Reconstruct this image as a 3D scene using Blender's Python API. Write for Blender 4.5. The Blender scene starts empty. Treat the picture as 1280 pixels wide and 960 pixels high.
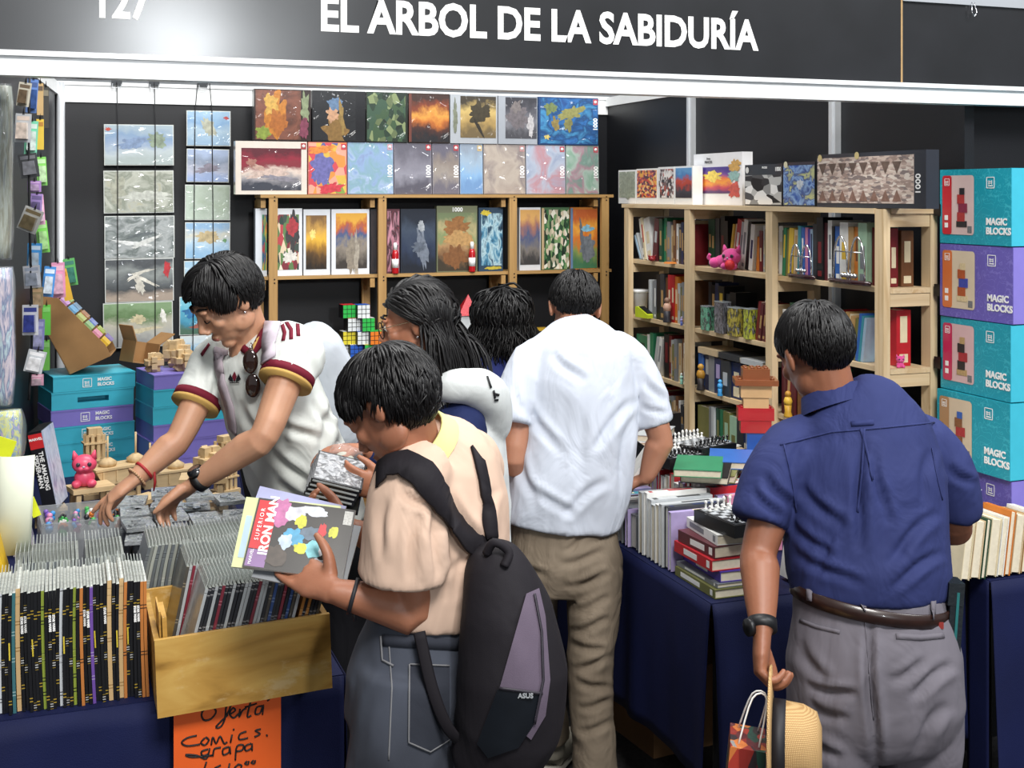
import bpy, bmesh, math, random
from mathutils import Vector, Matrix, noise, Euler
from mathutils.bvhtree import BVHTree
R = math.radians
SC = bpy.context.scene
COL = SC.collection
# ------------------------------------------------------------------ camera
PHI = R(20.0); FPX = 1550.0; CAMZ = 1.9; HOR = 242.0
cs, sn = math.cos(PHI), math.sin(PHI)
cam_d = bpy.data.cameras.new('camera'); cam = bpy.data.objects.new('camera', cam_d); COL.objects.link(cam)
cam.location = (0, 0, CAMZ); cam.rotation_euler = (R(90), 0, -PHI)
cam_d.sensor_width = 36.0; cam_d.lens = 36.0 * FPX / 1280.0
cam_d.shift_y = -(480 - HOR) / 1280.0
cam_d.clip_start = 0.05
SC.camera = cam
# ------------------------------------------------------------------ light
w = bpy.data.worlds.new('hall_world'); SC.world = w; w.use_nodes = True
w.node_tree.nodes['Background'].inputs[0].default_value = (0.90, 0.95, 1.0, 1)
w.node_tree.nodes['Background'].inputs[1].default_value = 0.30
def area(name, loc, target, size, power, col=(1, 1, 1), sy=None):
    d = bpy.data.lights.new(name, 'AREA'); d.energy = power; d.size = size; d.color = col
    if sy: d.shape = 'RECTANGLE'; d.size_y = sy
    o = bpy.data.objects.new(name, d); COL.objects.link(o); o.location = loc
    o.rotation_euler = (Vector(target) - Vector(loc)).to_track_quat('-Z', 'Y').to_euler()
    return o
area('hall_lamp_front_offscreen', (0.6, -1.5, 6.0), (1.0, 3.6, 0.8), 2.4, 470, (1, .98, .95), 1.6)
area('hall_lamp_side_offscreen', (5.0, 0.5, 5.5), (1.4, 3.8, 0.9), 1.6, 230, (.96, .98, 1))
area('hall_lamp_over_offscreen', (1.4, 4.4, 5.2), (1.4, 4.4, 0), 2.6, 190, (1, .99, .97), 2.0)
area('hall_lamp_far_offscreen', (1.15, -6.8, 3.45), (0.5, 3.4, 2.2), 0.5, 170, (.93, .97, 1))
VS = SC.view_settings
VS.view_transform = 'Standard'; VS.look = 'None'; VS.gamma = 1.0; VS.use_curve_mapping = False; VS.exposure = 0.0
# ------------------------------------------------------------------ points from picture position + distance
def W(px, py, d):
    X = (px - 640) * d / FPX
    return Vector((X * cs + d * sn, -X * sn + d * cs, CAMZ - (py - HOR) * d / FPX))
def Wz(px, py, z): return W(px, py, (CAMZ - z) * FPX / (py - HOR))
def Wv(px, py, v):
    t = (px - 640) / FPX
    return W(px, py, v / (cs - t * sn))
def Wu(px, py, u):
    t = (px - 640) / FPX
    return W(px, py, u / (t * cs + sn))
RIGHT = Vector((cs, -sn, 0)); AWAY = Vector((sn, cs, 0)); UP = Vector((0, 0, 1))
# ------------------------------------------------------------------ materials
def lin(h):
    h = h.lstrip('#')
    v = [int(h[i:i + 2], 16) / 255 for i in (0, 2, 4)]
    return tuple(c / 12.92 if c <= .04045 else ((c + .055) / 1.055) ** 2.4 for c in v) + (1,)
MATS = {}
class NT:
    def __init__(s, name):
        s.m = bpy.data.materials.new(name); s.m.use_nodes = True; s.t = s.m.node_tree; s.b = s.t.nodes['Principled BSDF']
    def n(s, ty, **kw):
        nd = s.t.nodes.new(ty)
        for k, v in kw.items():
            if k.startswith('i_'):
                key = k[2:]; key = int(key) if key.isdigit() else key.replace('_', ' ')
                nd.inputs[key].default_value = v
            else: setattr(nd, k, v)
        return nd
    def l(s, a, b): s.t.links.new(a, b)
    def ramp(s, fac, stops, interp='LINEAR'):
        r = s.n('ShaderNodeValToRGB'); cr = r.color_ramp; cr.interpolation = interp
        while len(cr.elements) > 1: cr.elements.remove(cr.elements[-1])
        cr.elements[0].position = stops[0][0]; cr.elements[0].color = stops[0][1]
        for p, c in stops[1:]:
            e = cr.elements.new(p); e.color = c
        s.l(fac, r.inputs[0]); return r.outputs[0]
    def coords(s, kind='Object', scale=(1, 1, 1), loc=(0, 0, 0), rot=(0, 0, 0)):
        tc = s.n('ShaderNodeTexCoord'); mp = s.n('ShaderNodeMapping'); mp.inputs['Scale'].default_value = scale
        mp.inputs['Location'].default_value = loc; mp.inputs['Rotation'].default_value = rot
        s.l(tc.outputs[kind], mp.inputs[0]); return mp.outputs[0]
def dim(c, f): return (c[0] * f, c[1] * f, c[2] * f, 1)
def mat(col, rough=.55, metal=0, coat=0, var=.12, vs=18, bump=0, bs=120, name=None, spec=.5, sheen=0, trans=0, alpha=1, ior=None):
    key = (col, rough, metal, coat, var, vs, bump, bs, spec, sheen, trans, alpha)
    if key in MATS: return MATS[key]
    k = NT(name or 'surface_' + col.lstrip('#')); b = k.b; c = lin(col)
    b.inputs['Roughness'].default_value = rough; b.inputs['Metallic'].default_value = metal
    b.inputs['Specular IOR Level'].default_value = spec
    if coat: b.inputs['Coat Weight'].default_value = coat; b.inputs['Coat Roughness'].default_value = .08
    if sheen: b.inputs['Sheen Weight'].default_value = sheen
    if trans: b.inputs['Transmission Weight'].default_value = trans
    if alpha < 1: b.inputs['Alpha'].default_value = alpha
    co = k.coords()
    if var:
        nz = k.n('ShaderNodeTexNoise', i_Scale=vs, i_Detail=4.0); k.l(co, nz.inputs['Vector'])
        k.l(k.ramp(nz.outputs[0], [(.3, dim(c, 1 - var)), (.7, dim(c, 1 + var * .6))]), b.inputs['Base Color'])
    else: b.inputs['Base Color'].default_value = c
    if bump:
        n2 = k.n('ShaderNodeTexNoise', i_Scale=bs, i_Detail=3.0); k.l(co, n2.inputs['Vector'])
        bp = k.n('ShaderNodeBump', i_Strength=bump, i_Distance=.004); k.l(n2.outputs[0], bp.inputs['Height']); k.l(bp.outputs[0], b.inputs['Normal'])
    MATS[key] = k.m; return k.m
def wood(c1, c2, axis=2, name='pine', rough=.5):
    key = ('wood', c1, c2, axis, rough)
    if key in MATS: return MATS[key]
    k = NT(name); sc = [26, 26, 26]; sc[axis] = 1.6
    co = k.coords('Object', tuple(sc))
    nz = k.n('ShaderNodeTexNoise', i_Scale=1.0, i_Detail=5.0, i_Distortion=1.2); k.l(co, nz.inputs['Vector'])
    col = k.ramp(nz.outputs[0], [(.25, lin(c1)), (.5, lin(c2)), (.62, dim(lin(c2), .9)), (.8, lin(c1))])
    kn = k.n('ShaderNodeTexVoronoi', i_Scale=5.0); k.l(k.coords('Object', (1, 1, 1)), kn.inputs['Vector'])
    mx = k.n('ShaderNodeMix', data_type='RGBA', blend_type='MULTIPLY'); mx.inputs[0].default_value = .55
    k.l(col, mx.inputs[6]); k.l(k.ramp(kn.outputs['Distance'], [(0, (.35, .22, .12, 1)), (.07, (1, 1, 1, 1))]), mx.inputs[7])
    k.l(mx.outputs[2], k.b.inputs['Base Color']); k.b.inputs['Roughness'].default_value = rough
    bp = k.n('ShaderNodeBump', i_Strength=.25, i_Distance=.002); k.l(nz.outputs[0], bp.inputs['Height']); k.l(bp.outputs[0], k.b.inputs['Normal'])
    MATS[key] = k.m; return k.m
def printed(kind, cols, scale=3.0, seed=0, coat=.0, rough=.4, warp=.35, name='printed_picture', axis=2):
    """flat print: 'land' = warped bands down the picture, 'cells' = mosaic, 'marble' = swirls, 'rays' = burst"""
    key = ('print', kind, tuple(cols), scale, seed, coat, warp, axis)
    if key in MATS: return MATS[key]
    k = NT(name); co = k.coords('Generated', (1, 1, 1), (0, 0, 0))
    off = k.coords('Generated', (scale,) * 3, (seed * 3.7, seed * 1.3, seed * 2.1))
    nz = k.n('ShaderNodeTexNoise', i_Scale=1.0, i_Detail=6.0, i_Roughness=.6); k.l(off, nz.inputs['Vector'])
    L = [lin(c) for c in cols]; n = len(L)
    if kind == 'land':
        sx = k.n('ShaderNodeSeparateXYZ'); k.l(co, sx.inputs[0])
        ma = k.n('ShaderNodeMath', operation='MULTIPLY_ADD'); k.l(nz.outputs[0], ma.inputs[0]); ma.inputs[1].default_value = warp * 2
        k.l(sx.outputs[axis], ma.inputs[2])
        sb = k.n('ShaderNodeMath', operation='SUBTRACT'); k.l(ma.outputs[0], sb.inputs[0]); sb.inputs[1].default_value = warp
        fac = sb.outputs[0]
        st = [((i + .5) / n, c) for i, c in enumerate(L)]; c = k.ramp(fac, st)
    elif kind == 'cells':
        vo = k.n('ShaderNodeTexVoronoi', i_Scale=1.0); k.l(off, vo.inputs['Vector'])
        wn = k.n('ShaderNodeTexWhiteNoise'); k.l(vo.outputs['Color'], wn.inputs[0])
        c = k.ramp(wn.outputs[0], [(i / n, q) for i, q in enumerate(L)], 'CONSTANT')
    elif kind == 'marble':
        n2 = k.n('ShaderNodeTexNoise', i_Scale=1.0, i_Detail=6.0, i_Distortion=.7); k.l(off, n2.inputs['Vector'])
        st = [(.28 + .44 * i / max(1, n - 1), q) for i, q in enumerate(L)]; c = k.ramp(n2.outputs[0], st)
    else:
        wv = k.n('ShaderNodeTexWave', i_Scale=scale, i_Distortion=6.0, i_Detail=3.0); k.l(co, wv.inputs['Vector'])
        st = [(i / max(1, n - 1), q) for i, q in enumerate(L)]; c = k.ramp(wv.outputs[0], st)
    k.l(c, k.b.inputs['Base Color']); k.b.inputs['Roughness'].default_value = rough
    if coat:
        k.b.inputs['Coat Weight'].default_value = coat; k.b.inputs['Coat Roughness'].default_value = .06
        n3 = k.n('ShaderNodeTexNoise', i_Scale=3.0, i_Detail=2.0, i_Distortion=1.0); k.l(co, n3.inputs['Vector'])
        bp = k.n('ShaderNodeBump', i_Strength=.5, i_Distance=.03); k.l(n3.outputs[0], bp.inputs['Height']); k.l(bp.outputs[0], k.b.inputs['Coat Normal'])
    MATS[key] = k.m; return k.m
# ------------------------------------------------------------------ mesh builder
class MB:
    def __init__(s): s.v = []; s.f = []; s.mi = []; s.sm = []
    def add(s, vs, fs, mi=0, smooth=False):
        o = len(s.v); s.v += [tuple(p) for p in vs]
        for f in fs: s.f.append(tuple(i + o for i in f)); s.mi.append(mi); s.sm.append(smooth)
    def box(s, c, size, rot=None, mi=0, taper=1.0):
        hx, hy, hz = size[0] / 2, size[1] / 2, size[2] / 2; c = Vector(c)
        P = [Vector((x * (taper if z > 0 else 1), y * (taper if z > 0 else 1), z)) for z in (-hz, hz) for x, y in ((-hx, -hy), (hx, -hy), (hx, hy), (-hx, hy))]
        if rot is not None: P = [rot @ p for p in P]
        s.add([p + c for p in P], [(0, 3, 2, 1), (4, 5, 6, 7), (0, 1, 5, 4), (1, 2, 6, 5), (2, 3, 7, 6), (3, 0, 4, 7)], mi); return s
    def box2(s, a, b, mi=0):
        a = Vector(a); b = Vector(b); return s.box((a + b) / 2, [abs(q) for q in (b - a)], mi=mi)
    def tube(s, pts, rad, segs=12, side=None, mi=0, smooth=True, sub=0, cap=True):
        pts = [Vector(p) for p in pts]; n = len(pts)
        rr = [(r, r) if not isinstance(r, (tuple, list)) else tuple(r) for r in (rad if isinstance(rad, (list, tuple)) and len(rad) == n and not (n == 2 and isinstance(rad, tuple) and False) else [rad] * n)]
        if sub and n > 2:
            P, Q = [], []
            for i in range(n - 1):
                p0, p1, p2, p3 = pts[max(i - 1, 0)], pts[i], pts[i + 1], pts[min(i + 2, n - 1)]
                for j in range(sub):
                    t = j / sub
                    P.append(.5 * ((2 * p1) + (p2 - p0) * t + (2 * p0 - 5 * p1 + 4 * p2 - p3) * t * t + (3 * p1 - p0 - 3 * p2 + p3) * t ** 3))
                    e = t * t * (3 - 2 * t) if False else t
                    Q.append((rr[i][0] * (1 - e) + rr[i + 1][0] * e, rr[i][1] * (1 - e) + rr[i + 1][1] * e))
            P.append(pts[-1]); Q.append(rr[-1]); pts, rr, n = P, Q, len(P)
        vs, fs = [], []; S = Vector(side) if side is not None else None
        for i in range(n):
            T = (pts[min(i + 1, n - 1)] - pts[max(i - 1, 0)])
            T = T.normalized() if T.length > 1e-9 else Vector((0, 0, 1))
            if S is None: S = T.orthogonal()
            Sx = S - T * S.dot(T)
            Sx = Sx.normalized() if Sx.length > 1e-6 else T.orthogonal().normalized()
            if side is None: S = Sx
            N = T.cross(Sx)
            for k in range(segs):
                a = 2 * math.pi * k / segs
                vs.append(pts[i] + Sx * (rr[i][0] * math.cos(a)) + N * (rr[i][1] * math.sin(a)))
        for i in range(n - 1):
            for k in range(segs):
                a, b = i * segs + k, i * segs + (k + 1) % segs
                fs.append((a, b, b + segs, a + segs))
        if cap: fs.append(tuple(range(segs - 1, -1, -1))); fs.append(tuple((n - 1) * segs + k for k in range(segs)))
        s.add(vs, fs, mi, smooth); return s
    def ell(s, c, r, rot=None, segs=16, rings=10, mi=0):
        if not isinstance(r, (tuple, list)): r = (r, r, r)
        c = Vector(c); vs = []; fs = []
        def tr(p): return (rot @ p if rot is not None else p) + c
        vs.append(tr(Vector((0, 0, -r[2]))))
        for i in range(1, rings):
            t = -math.pi / 2 + math.pi * i / rings
            for k in range(segs):
                a = 2 * math.pi * k / segs
                vs.append(tr(Vector((r[0] * math.cos(t) * math.cos(a), r[1] * math.cos(t) * math.sin(a), r[2] * math.sin(t)))))
        vs.append(tr(Vector((0, 0, r[2])))); L = len(vs) - 1
        for k in range(segs):
            fs.append((0, 1 + (k + 1) % segs, 1 + k)); fs.append((L, L - segs + k, L - segs + (k + 1) % segs))
        for i in range(rings - 2):
            for k in range(segs):
                a, b = 1 + i * segs + k, 1 + i * segs + (k + 1) % segs
                fs.append((a, b, b + segs, a + segs))
        s.add(vs, fs, mi, True); return s
    def lathe(s, prof, c=(0, 0, 0), segs=20, mi=0, mx=None, smooth=True):
        vs = []; fs = []; c = Vector(c); n = len(prof)
        for r, z in prof:
            for k in range(segs):
                a = 2 * math.pi * k / segs; p = Vector((r * math.cos(a), r * math.sin(a), z))
                vs.append((mx @ p if mx is not None else p) + c)
        for i in range(n - 1):
            for k in range(segs):
                a, b = i * segs + k, i * segs + (k + 1) % segs
                fs.append((a, b, b + segs, a + segs))
        fs.append(tuple(range(segs - 1, -1, -1))); fs.append(tuple((n - 1) * segs + k for k in range(segs)))
        s.add(vs, fs, mi, smooth); return s
    def prism(s, poly, ax0, ax1, mx=None, mi=0):
        """polygon (x,z) extruded along y from ax0 to ax1"""
        n = len(poly); f = (lambda p: mx @ p) if mx is not None else (lambda p: p)
        vs = [f(Vector((x, ax0, z))) for x, z in poly] + [f(Vector((x, ax1, z))) for x, z in poly]
        fs = [tuple(range(n)), tuple(range(2 * n - 1, n - 1, -1))] + [(i, i + n, (i + 1) % n + n, (i + 1) % n) for i in range(n)]
        s.add(vs, fs, mi); return s
    def mesh(s, name):
        me = bpy.data.meshes.new(name); me.from_pydata(s.v, [], s.f)
        me.polygons.foreach_set('material_index', s.mi); me.polygons.foreach_set('use_smooth', s.sm); me.update(); return me
    def obj(s, name, mats, parent=None, loc=None, rot=None, **tags):
        return link(name, s.mesh(name), mats, parent, loc, rot, **tags)
def link(name, me, mats, parent=None, loc=None, rot=None, label=None, cat=None, group=None, kind=None):
    if mats is not None and len(me.materials) == 0:
        for m in (mats if isinstance(mats, (list, tuple)) else [mats]): me.materials.append(m)
    o = bpy.data.objects.new(name, me); COL.objects.link(o)
    if parent is not None: o.parent = parent
    if loc is not None: o.location = loc
    if rot is not None: o.rotation_euler = rot
    return tag(o, label, cat, group, kind)
def tag(o, label=None, cat=None, group=None, kind=None):
    if label: o['label'] = label
    if cat: o['category'] = cat
    if group: o['group'] = group
    if kind: o['kind'] = kind
    return o
def thing(name, label, cat, loc=(0, 0, 0), rot=None, group=None):
    o = bpy.data.objects.new(name, None); COL.objects.link(o); o.location = loc; o.empty_display_size = .05
    if rot is not None: o.rotation_euler = rot
    return tag(o, label, cat, group)
FONTS = {}
def text(s, size, mt, parent=None, loc=(0, 0, 0), rot=(R(90), 0, 0), bold=0.0, ext=.0004, xs=1.0, ax='CENTER', ay='CENTER', name='lettering', shear=0, space=1.0, res=3):
    key = (s, size, bold, ext, ax, ay, shear, space, mt.name)
    if key not in FONTS:
        d = bpy.data.curves.new('lettering', 'FONT'); d.body = s; d.size = size; d.offset = bold; d.extrude = ext
        d.align_x = ax; d.align_y = ay; d.resolution_u = res; d.shear = shear; d.space_character = space; d.materials.append(mt)
        t = bpy.data.objects.new('lettering', d); COL.objects.link(t)
        me = bpy.data.meshes.new_from_object(t.evaluated_get(bpy.context.evaluated_depsgraph_get()))
        bpy.data.objects.remove(t); bpy.data.curves.remove(d)
        if not me.materials: me.materials.append(mt)
        FONTS[key] = me
    o = bpy.data.objects.new(name, FONTS[key]); COL.objects.link(o)
    if parent is not None: o.parent = parent
    o.location = loc; o.rotation_euler = rot; o.scale = (xs, 1, 1)
    return o
def ordinal(i):
    return ['first', 'second', 'third', 'fourth', 'fifth', 'sixth', 'seventh', 'eighth', 'ninth', 'tenth', 'eleventh', 'twelfth', 'thirteenth', 'fourteenth',
            'fifteenth', 'sixteenth', 'seventeenth', 'eighteenth', 'nineteenth', 'twentieth'][i] if i < 20 else 'number %d' % (i + 1)
WHITE = mat('#f0f2f2', .4, var=.03, name='white_paint'); BLACK = mat('#0b0c10', .45, var=.1, name='black_plastic')
CHROME = mat('#d8dade', .18, 1, var=0, name='chrome'); ALU = mat('#d8dce0', .3, .45, var=.03, name='aluminium')
INK = mat('#15161a', .6, var=0, name='black_ink'); WINK = mat('#f4f4f2', .5, var=0, name='white_ink')
PAGES = mat('#d9cfb8', .8, var=.1, vs=60, name='page_edges'); PAGEW = mat('#e4e2da', .8, var=.08, vs=60, name='white_page_edges')
PINE_Z = wood('#bd9e72', '#d8c09a', 2, 'pale_pine'); PINE_Y = wood('#bd9e72', '#d8c09a', 1, 'pale_pine'); PINE_X = wood('#bd9e72', '#d8c09a', 0, 'pale_pine')
TAN_Z = wood('#96703f', '#b08a54', 2, 'tan_pine'); TAN_X = wood('#96703f', '#b08a54', 0, 'tan_pine'); TAN_Y = wood('#96703f', '#b08a54', 1, 'tan_pine')
# ================================================================== the booth
VB = 6.40; UR = 2.90; VF = 3.40; HT = 2.44
def S(name, m, mt, parent=None, label=None): return m.obj(name, mt, parent, kind='structure', label=label)
k = NT('dark_carpet'); nz = k.n('ShaderNodeTexNoise', i_Scale=60.0, i_Detail=5.0); k.l(k.coords(), nz.inputs['Vector'])
k.l(k.ramp(nz.outputs[0], [(.3, lin('#1c1b1d')), (.7, lin('#3a3838'))]), k.b.inputs['Base Color']); k.b.inputs['Roughness'].default_value = .8
S('floor', MB().box2((-8, -9, -.05), (10, 9, 0)), k.m)
PANEL = mat('#0b0d13', .45, var=.15, vs=2.5, bump=.1, bs=200, name='black_booth_panel')
bw = S('wall_back', MB().box2((-.02, VB, 0), (UR + .05, VB + .04, HT - .09)), PANEL)
S('wall_rail', MB().box2((-.02, VB - .012, HT - .095), (UR + .05, VB + .04, HT)).box2((-.02, VB - .02, HT - .012), (UR + .05, VB + .05, HT + .005)), WHITE, bw)
S('wall_post', MB().tube([(.0, VB - .02, 0), (.0, VB - .02, HT)], .02, 12), ALU, bw)
wr = S('wall_right', MB().box2((UR, VF + .05, 0), (UR + .04, VB, HT)), PANEL)
S('wall_rail', MB().box2((UR - .015, VF + .05, HT - .05), (UR + .045, VB, HT)), WHITE, wr)
for v in (Wu(867, 160, UR).y, Wu(1047, 160, UR).y):
    S('wall_post', MB().box((UR - .012, v, HT / 2), (.03, .045, HT)).box((UR - .03, v, HT / 2), (.008, .018, HT)), ALU, wr)
S('wall_side', MB().box2((UR + .04, VF + .10, 0), (4.2, VF + .14, HT)), PANEL)
a = Vector((-.02, VB + .02, 0)); b = Vector((-.34, 3.0, 0))
dirl = (b - a).normalized(); nl = Vector((-dirl.y, dirl.x, 0))
def LW(v, off=0, z=0):   # point on the inner face of the left wall
    t = (v - a.y) / (b.y - a.y); p = a + (b - a) * t
    inward = Vector((1, .095, 0)).normalized(); return p + inward * off + Vector((0, 0, z))
rl = Matrix.Rotation(math.atan2(dirl.y, dirl.x), 3, 'Z')
wl = S('wall_left', MB().box((a + b) / 2 + Vector((-.02, 0, HT / 2)), ((b - a).length, .04, HT), rl), PANEL)
S('wall_rail', MB().box((a + b) / 2 + Vector((-.012, 0, HT - .03)), ((b - a).length, .05, .06), rl), WHITE, wl)
# fascia with the booth number and the name
k = NT('black_fascia_vinyl'); nz = k.n('ShaderNodeTexNoise', i_Scale=5.0, i_Detail=5.0); k.l(k.coords(), nz.inputs['Vector'])
k.l(k.ramp(nz.outputs[0], [(.3, lin('#101114')), (.7, lin('#1b1c20'))]), k.b.inputs['Base Color']); k.b.inputs['Roughness'].default_value = .33
n2 = k.n('ShaderNodeTexNoise', i_Scale=2.2, i_Detail=1.0); k.l(k.coords(), n2.inputs['Vector'])
bp = k.n('ShaderNodeBump', i_Strength=.06, i_Distance=.05); k.l(n2.outputs[0], bp.inputs['Height']); k.l(bp.outputs[0], k.b.inputs['Normal']); k.b.inputs['Coat Weight'].default_value = 1.0; k.b.inputs['Coat Roughness'].default_value = .2; k.l(bp.outputs[0], k.b.inputs['Coat Normal'])
FASC = k.m
fas = thing('booth_fascia', 'black overhead booth fascia with white lettering and white lower beam', 'sign', (0, VF, 2.2))
seam = Wv(1127, 50, VF).x
MB().box2((-.8, 0, .062), (seam - .003, .03, .36)).obj('fascia_panel', FASC, fas)
MB().box2((seam + .003, .004, .062), (3.7, .03, .335)).obj('fascia_panel', FASC, fas)
MB().box2((seam - .0035, -.001, .062), (seam + .0035, .02, .36)).obj('panel_edge', mat('#a98a5e', .8, name='raw_board_edge'), fas, )
MB().box2((-.8, -.012, .004), (3.7, .045, .05)).box2((-.8, -.022, .05), (3.7, .045, .064)).box2((-.8, -.016, 0), (3.7, .045, .006)).obj('lower_beam', mat('#e9ecee', .28, var=.02, name='white_beam'), fas)
MB().box2((seam + .003, -.005, .335), (3.7, .04, .375)).obj('upper_rail', mat('#b9bdc2', .35, .4, var=.02, name='grey_rail'), fas)
MB().tube([(seam + .28, -.006, .345), (seam + .275, -.012, .31), (seam + .285, -.012, .295), (seam + .295, -.012, .31), (seam + .29, -.006, .345)], .0015, 6).obj('wire_clip', CHROME, fas)
pl, prr = Wv(400, 37, VF - .002), Wv(947, 60, VF - .002)
def fascia_text(s, px0, px1, ybase, cap_px):
    p0 = Wv(px0, ybase, VF - .001); p1 = Wv(px1, ybase, VF - .001)
    cap = cap_px * (p0.y * 0 + (p0.x * sn + p0.y * cs)) / FPX
    t = text(s, cap / .70, WINK, fas, (p0.x, -.0015, p0.z - 2.2), bold=cap * .045, ext=.0006, ax='LEFT', ay='BOTTOM_BASELINE')
    wd = max(q.co.x for q in t.data.vertices)
    t.scale.x = (p1.x - p0.x) / wd
fascia_text('EL ÁRBOL DE LA SABIDURÍA', 399, 948, 37, 41)
fascia_text('127', 116, 188, 20, 40)
# ------------------------------------------------------------------ tablecloth maker
NAVY = mat('#0f1740', .72, var=.25, vs=3, bump=.25, bs=400, name='navy_tablecloth', spec=.25)
def draped_table(name, label, u0, u1, v0, v1, z, drop, sides, seed, rot=0):
    t = thing(name, label, 'table', ((u0 + u1) / 2, (v0 + v1) / 2, 0)); ox, oy = (u0 + u1) / 2, (v0 + v1) / 2
    MB().box2((u0 + .02 - ox, v0 + .02 - oy, z - .035), (u1 - .02 - ox, v1 - .02 - oy, z - .006)).obj('table_top', mat('#8a8378', .7, name='table_board'), t)
    for x in (u0 + .07, u1 - .07):
        for y in (v0 + .09, v1 - .09):
            MB().tube([(x - ox, y - oy, 0), (x - ox, y - oy, z - .035)], .014, 10).obj('leg', mat('#2a2b2f', .4, .5, name='steel_leg'), t)
    t.rotation_euler.z = rot; random.seed(seed)
    m = MB(); m.box2((u0 - ox, v0 - oy, z - .006), (u1 - ox, v1 - oy, z))
    for (ax, p, q, n, am) in sides:
        A = Vector(p); B = Vector(q); L = (B - A).length; nx = int(L / .012); nzs = 14; nrm = Vector(n)
        ph = [random.uniform(0, 6) for _ in range(4)]; vs = []; fs = []
        for j in range(nzs + 1):
            h = j / nzs
            for i in range(nx + 1):
                s = i / nx * L
                f = .5 + .5 * math.sin(s * 19 + ph[0] + 1.2 * math.sin(s * 7 + ph[1]))
                g = .5 + .5 * math.sin(s * 41 + ph[2] + 2 * h)
                o = .004 + am * (h ** .7 * (.05 * f * f + .012 * g) + .012 * h)
                pt = A + (B - A) * (i / nx) + nrm * o
                vs.append((pt.x - ox, pt.y - oy, z - .001 - h * drop * (1 + .02 * math.sin(s * 9 + ph[3]))))
        for j in range(nzs):
            for i in range(nx):
                a0 = j * (nx + 1) + i; fs.append((a0, a0 + 1, a0 + nx + 2, a0 + nx + 1))
        m.add(vs, fs, 0, True)
    c = m.obj('tablecloth', NAVY, t); c.modifiers.new('thickness', 'SOLIDIFY').thickness = .002
    return t
TZ = .76
draped_table('comics_table', 'table under navy cloth holding the rows and crate of comics', -.20, .63, 2.90, 3.555, TZ, .70,
             [('f', (-.20, 2.90), (.63, 2.90), (0, -1), 1), ('r', (.63, 2.90), (.63, 3.555), (1, 0), .5)], 3)
TU, TV = .234, 4.633    # second table, set parallel to the side panel
draped_table('toys_table', 'table under navy cloth holding trays, wooden models and stacked toy boxes', TU - .4, TU + .4, TV - 1.025, TV + 1.025, TZ, .70,
             [('r', (TU + .4, TV - 1.025), (TU + .4, TV + 1.025), (1, 0), .3)], 4, R(-5.34))
draped_table('books_table', 'long table under dark navy cloth covered with rows of books', 1.70, 2.56, 3.05, 5.62, TZ, .50,
             [('f', (1.70, 3.05), (2.56, 3.05), (0, -1), .8), ('l', (1.70, 3.05), (1.70, 5.62), (-1, 0), .38)], 8)
draped_table('corner_table', 'short table under navy cloth carrying the tall stack of toy boxes', 2.57, 3.35, 2.95, 3.43, TZ, .66,
             [('f', (2.57, 2.95), (3.35, 2.95), (0, -1), .8), ('l', (2.57, 2.95), (2.57, 3.04), (-1, 0), 0)], 5)
# cardboard carton under the books table
cb = thing('cardboard_carton', 'brown cardboard carton on the floor under the books table', 'box', (2.02, 3.98, 0), (0, 0, R(6)))
CARD = mat('#7d5a38', .85, var=.12, vs=9, bump=.15, bs=300, name='brown_cardboard')
MB().box((0, 0, .14), (.34, .42, .28)).obj('carton_body', CARD, cb)
for sx in (-1, 1): MB().box((sx * .205, 0, .305), (.09, .42, .004), Matrix.Rotation(sx * R(-35), 3, 'Y')).obj('carton_flap', CARD, cb)
# ------------------------------------------------------------------ bookcases
lbc = thing('puzzle_bookcase', 'tan pine open bookcase full of puzzle boxes against the back panel', 'bookcase', (0, 0, 0))
LZ = [.30, .68, 1.08, 1.49, 1.895]; LV0, LV1 = 6.15, 6.36
LP = [Wv(p, 300, LV0).x for p in (341, 477, 640, 755)]
LU0, LU1 = Wv(325, 240, LV0).x, Wv(765, 240, LV0).x
for u in LP:
    MB().box2((u - .021, LV0 - .018, 0), (u + .021, LV0 + .006, LZ[-1] - .002)).obj('post', TAN_Z, lbc)
    MB().box2((u - .060, LV1 - .035, 0), (u - .018, LV1 - .01, LZ[-1] - .03)).obj('post', TAN_Z, lbc)
    for z in LZ:
        MB().box2((u - .058, LV0 + .006, z - .065), (u - .034, LV1 - .036, z - .02)).obj('cross_rail', TAN_Y, lbc)
        for dz in (-.012, -.03):
            MB().tube([(u + .006, LV0 - .0185, z + dz), (u + .006, LV0 - .020, z + dz)], .004, 8).obj('screw', INK, lbc)
for z in LZ: MB().box2((LU0, LV0 + .0065 if z != LZ[-1] else LV0 - .02, z - .016), (LU1, LV1 - .036, z)).obj('shelf_board', TAN_X, lbc)
rbc = thing('books_bookcase', 'pale pine open bookcase of books and toys along the black side panel', 'bookcase', (0, 0, 0))
RU0, RU1 = 2.60, 2.80; RZ = [.26, .52, .785, 1.05, 1.312, 1.582, 1.85]; RP = [5.47, 4.85, 4.18, 3.49]
for v in RP:
    MB().box2((RU0 - .018, v - .024, 0), (RU0 + .008, v + .024, RZ[-1] - .002)).obj('post', PINE_Z, rbc)
    MB().box2((RU1 - .028, v - .024, 0), (RU1, v + .024, RZ[-1] - .02)).obj('post', PINE_Z, rbc)
    for z in RZ[2:]: MB().box2((RU0 + .01, v - .022, z - .062), (RU1 - .03, v + .0, z - .02)).obj('cross_rail', PINE_X, rbc)
for z in RZ: MB().box2((RU0 + .009 if z != RZ[-1] else RU0 - .02, RP[-1] - .025 if z != RZ[-1] else RP[-1] + .026, z - .018), (RU1 - .03 if z != RZ[-1] else RU1, RP[0] + .05, z)).obj('shelf_board', PINE_Y, rbc)
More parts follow.
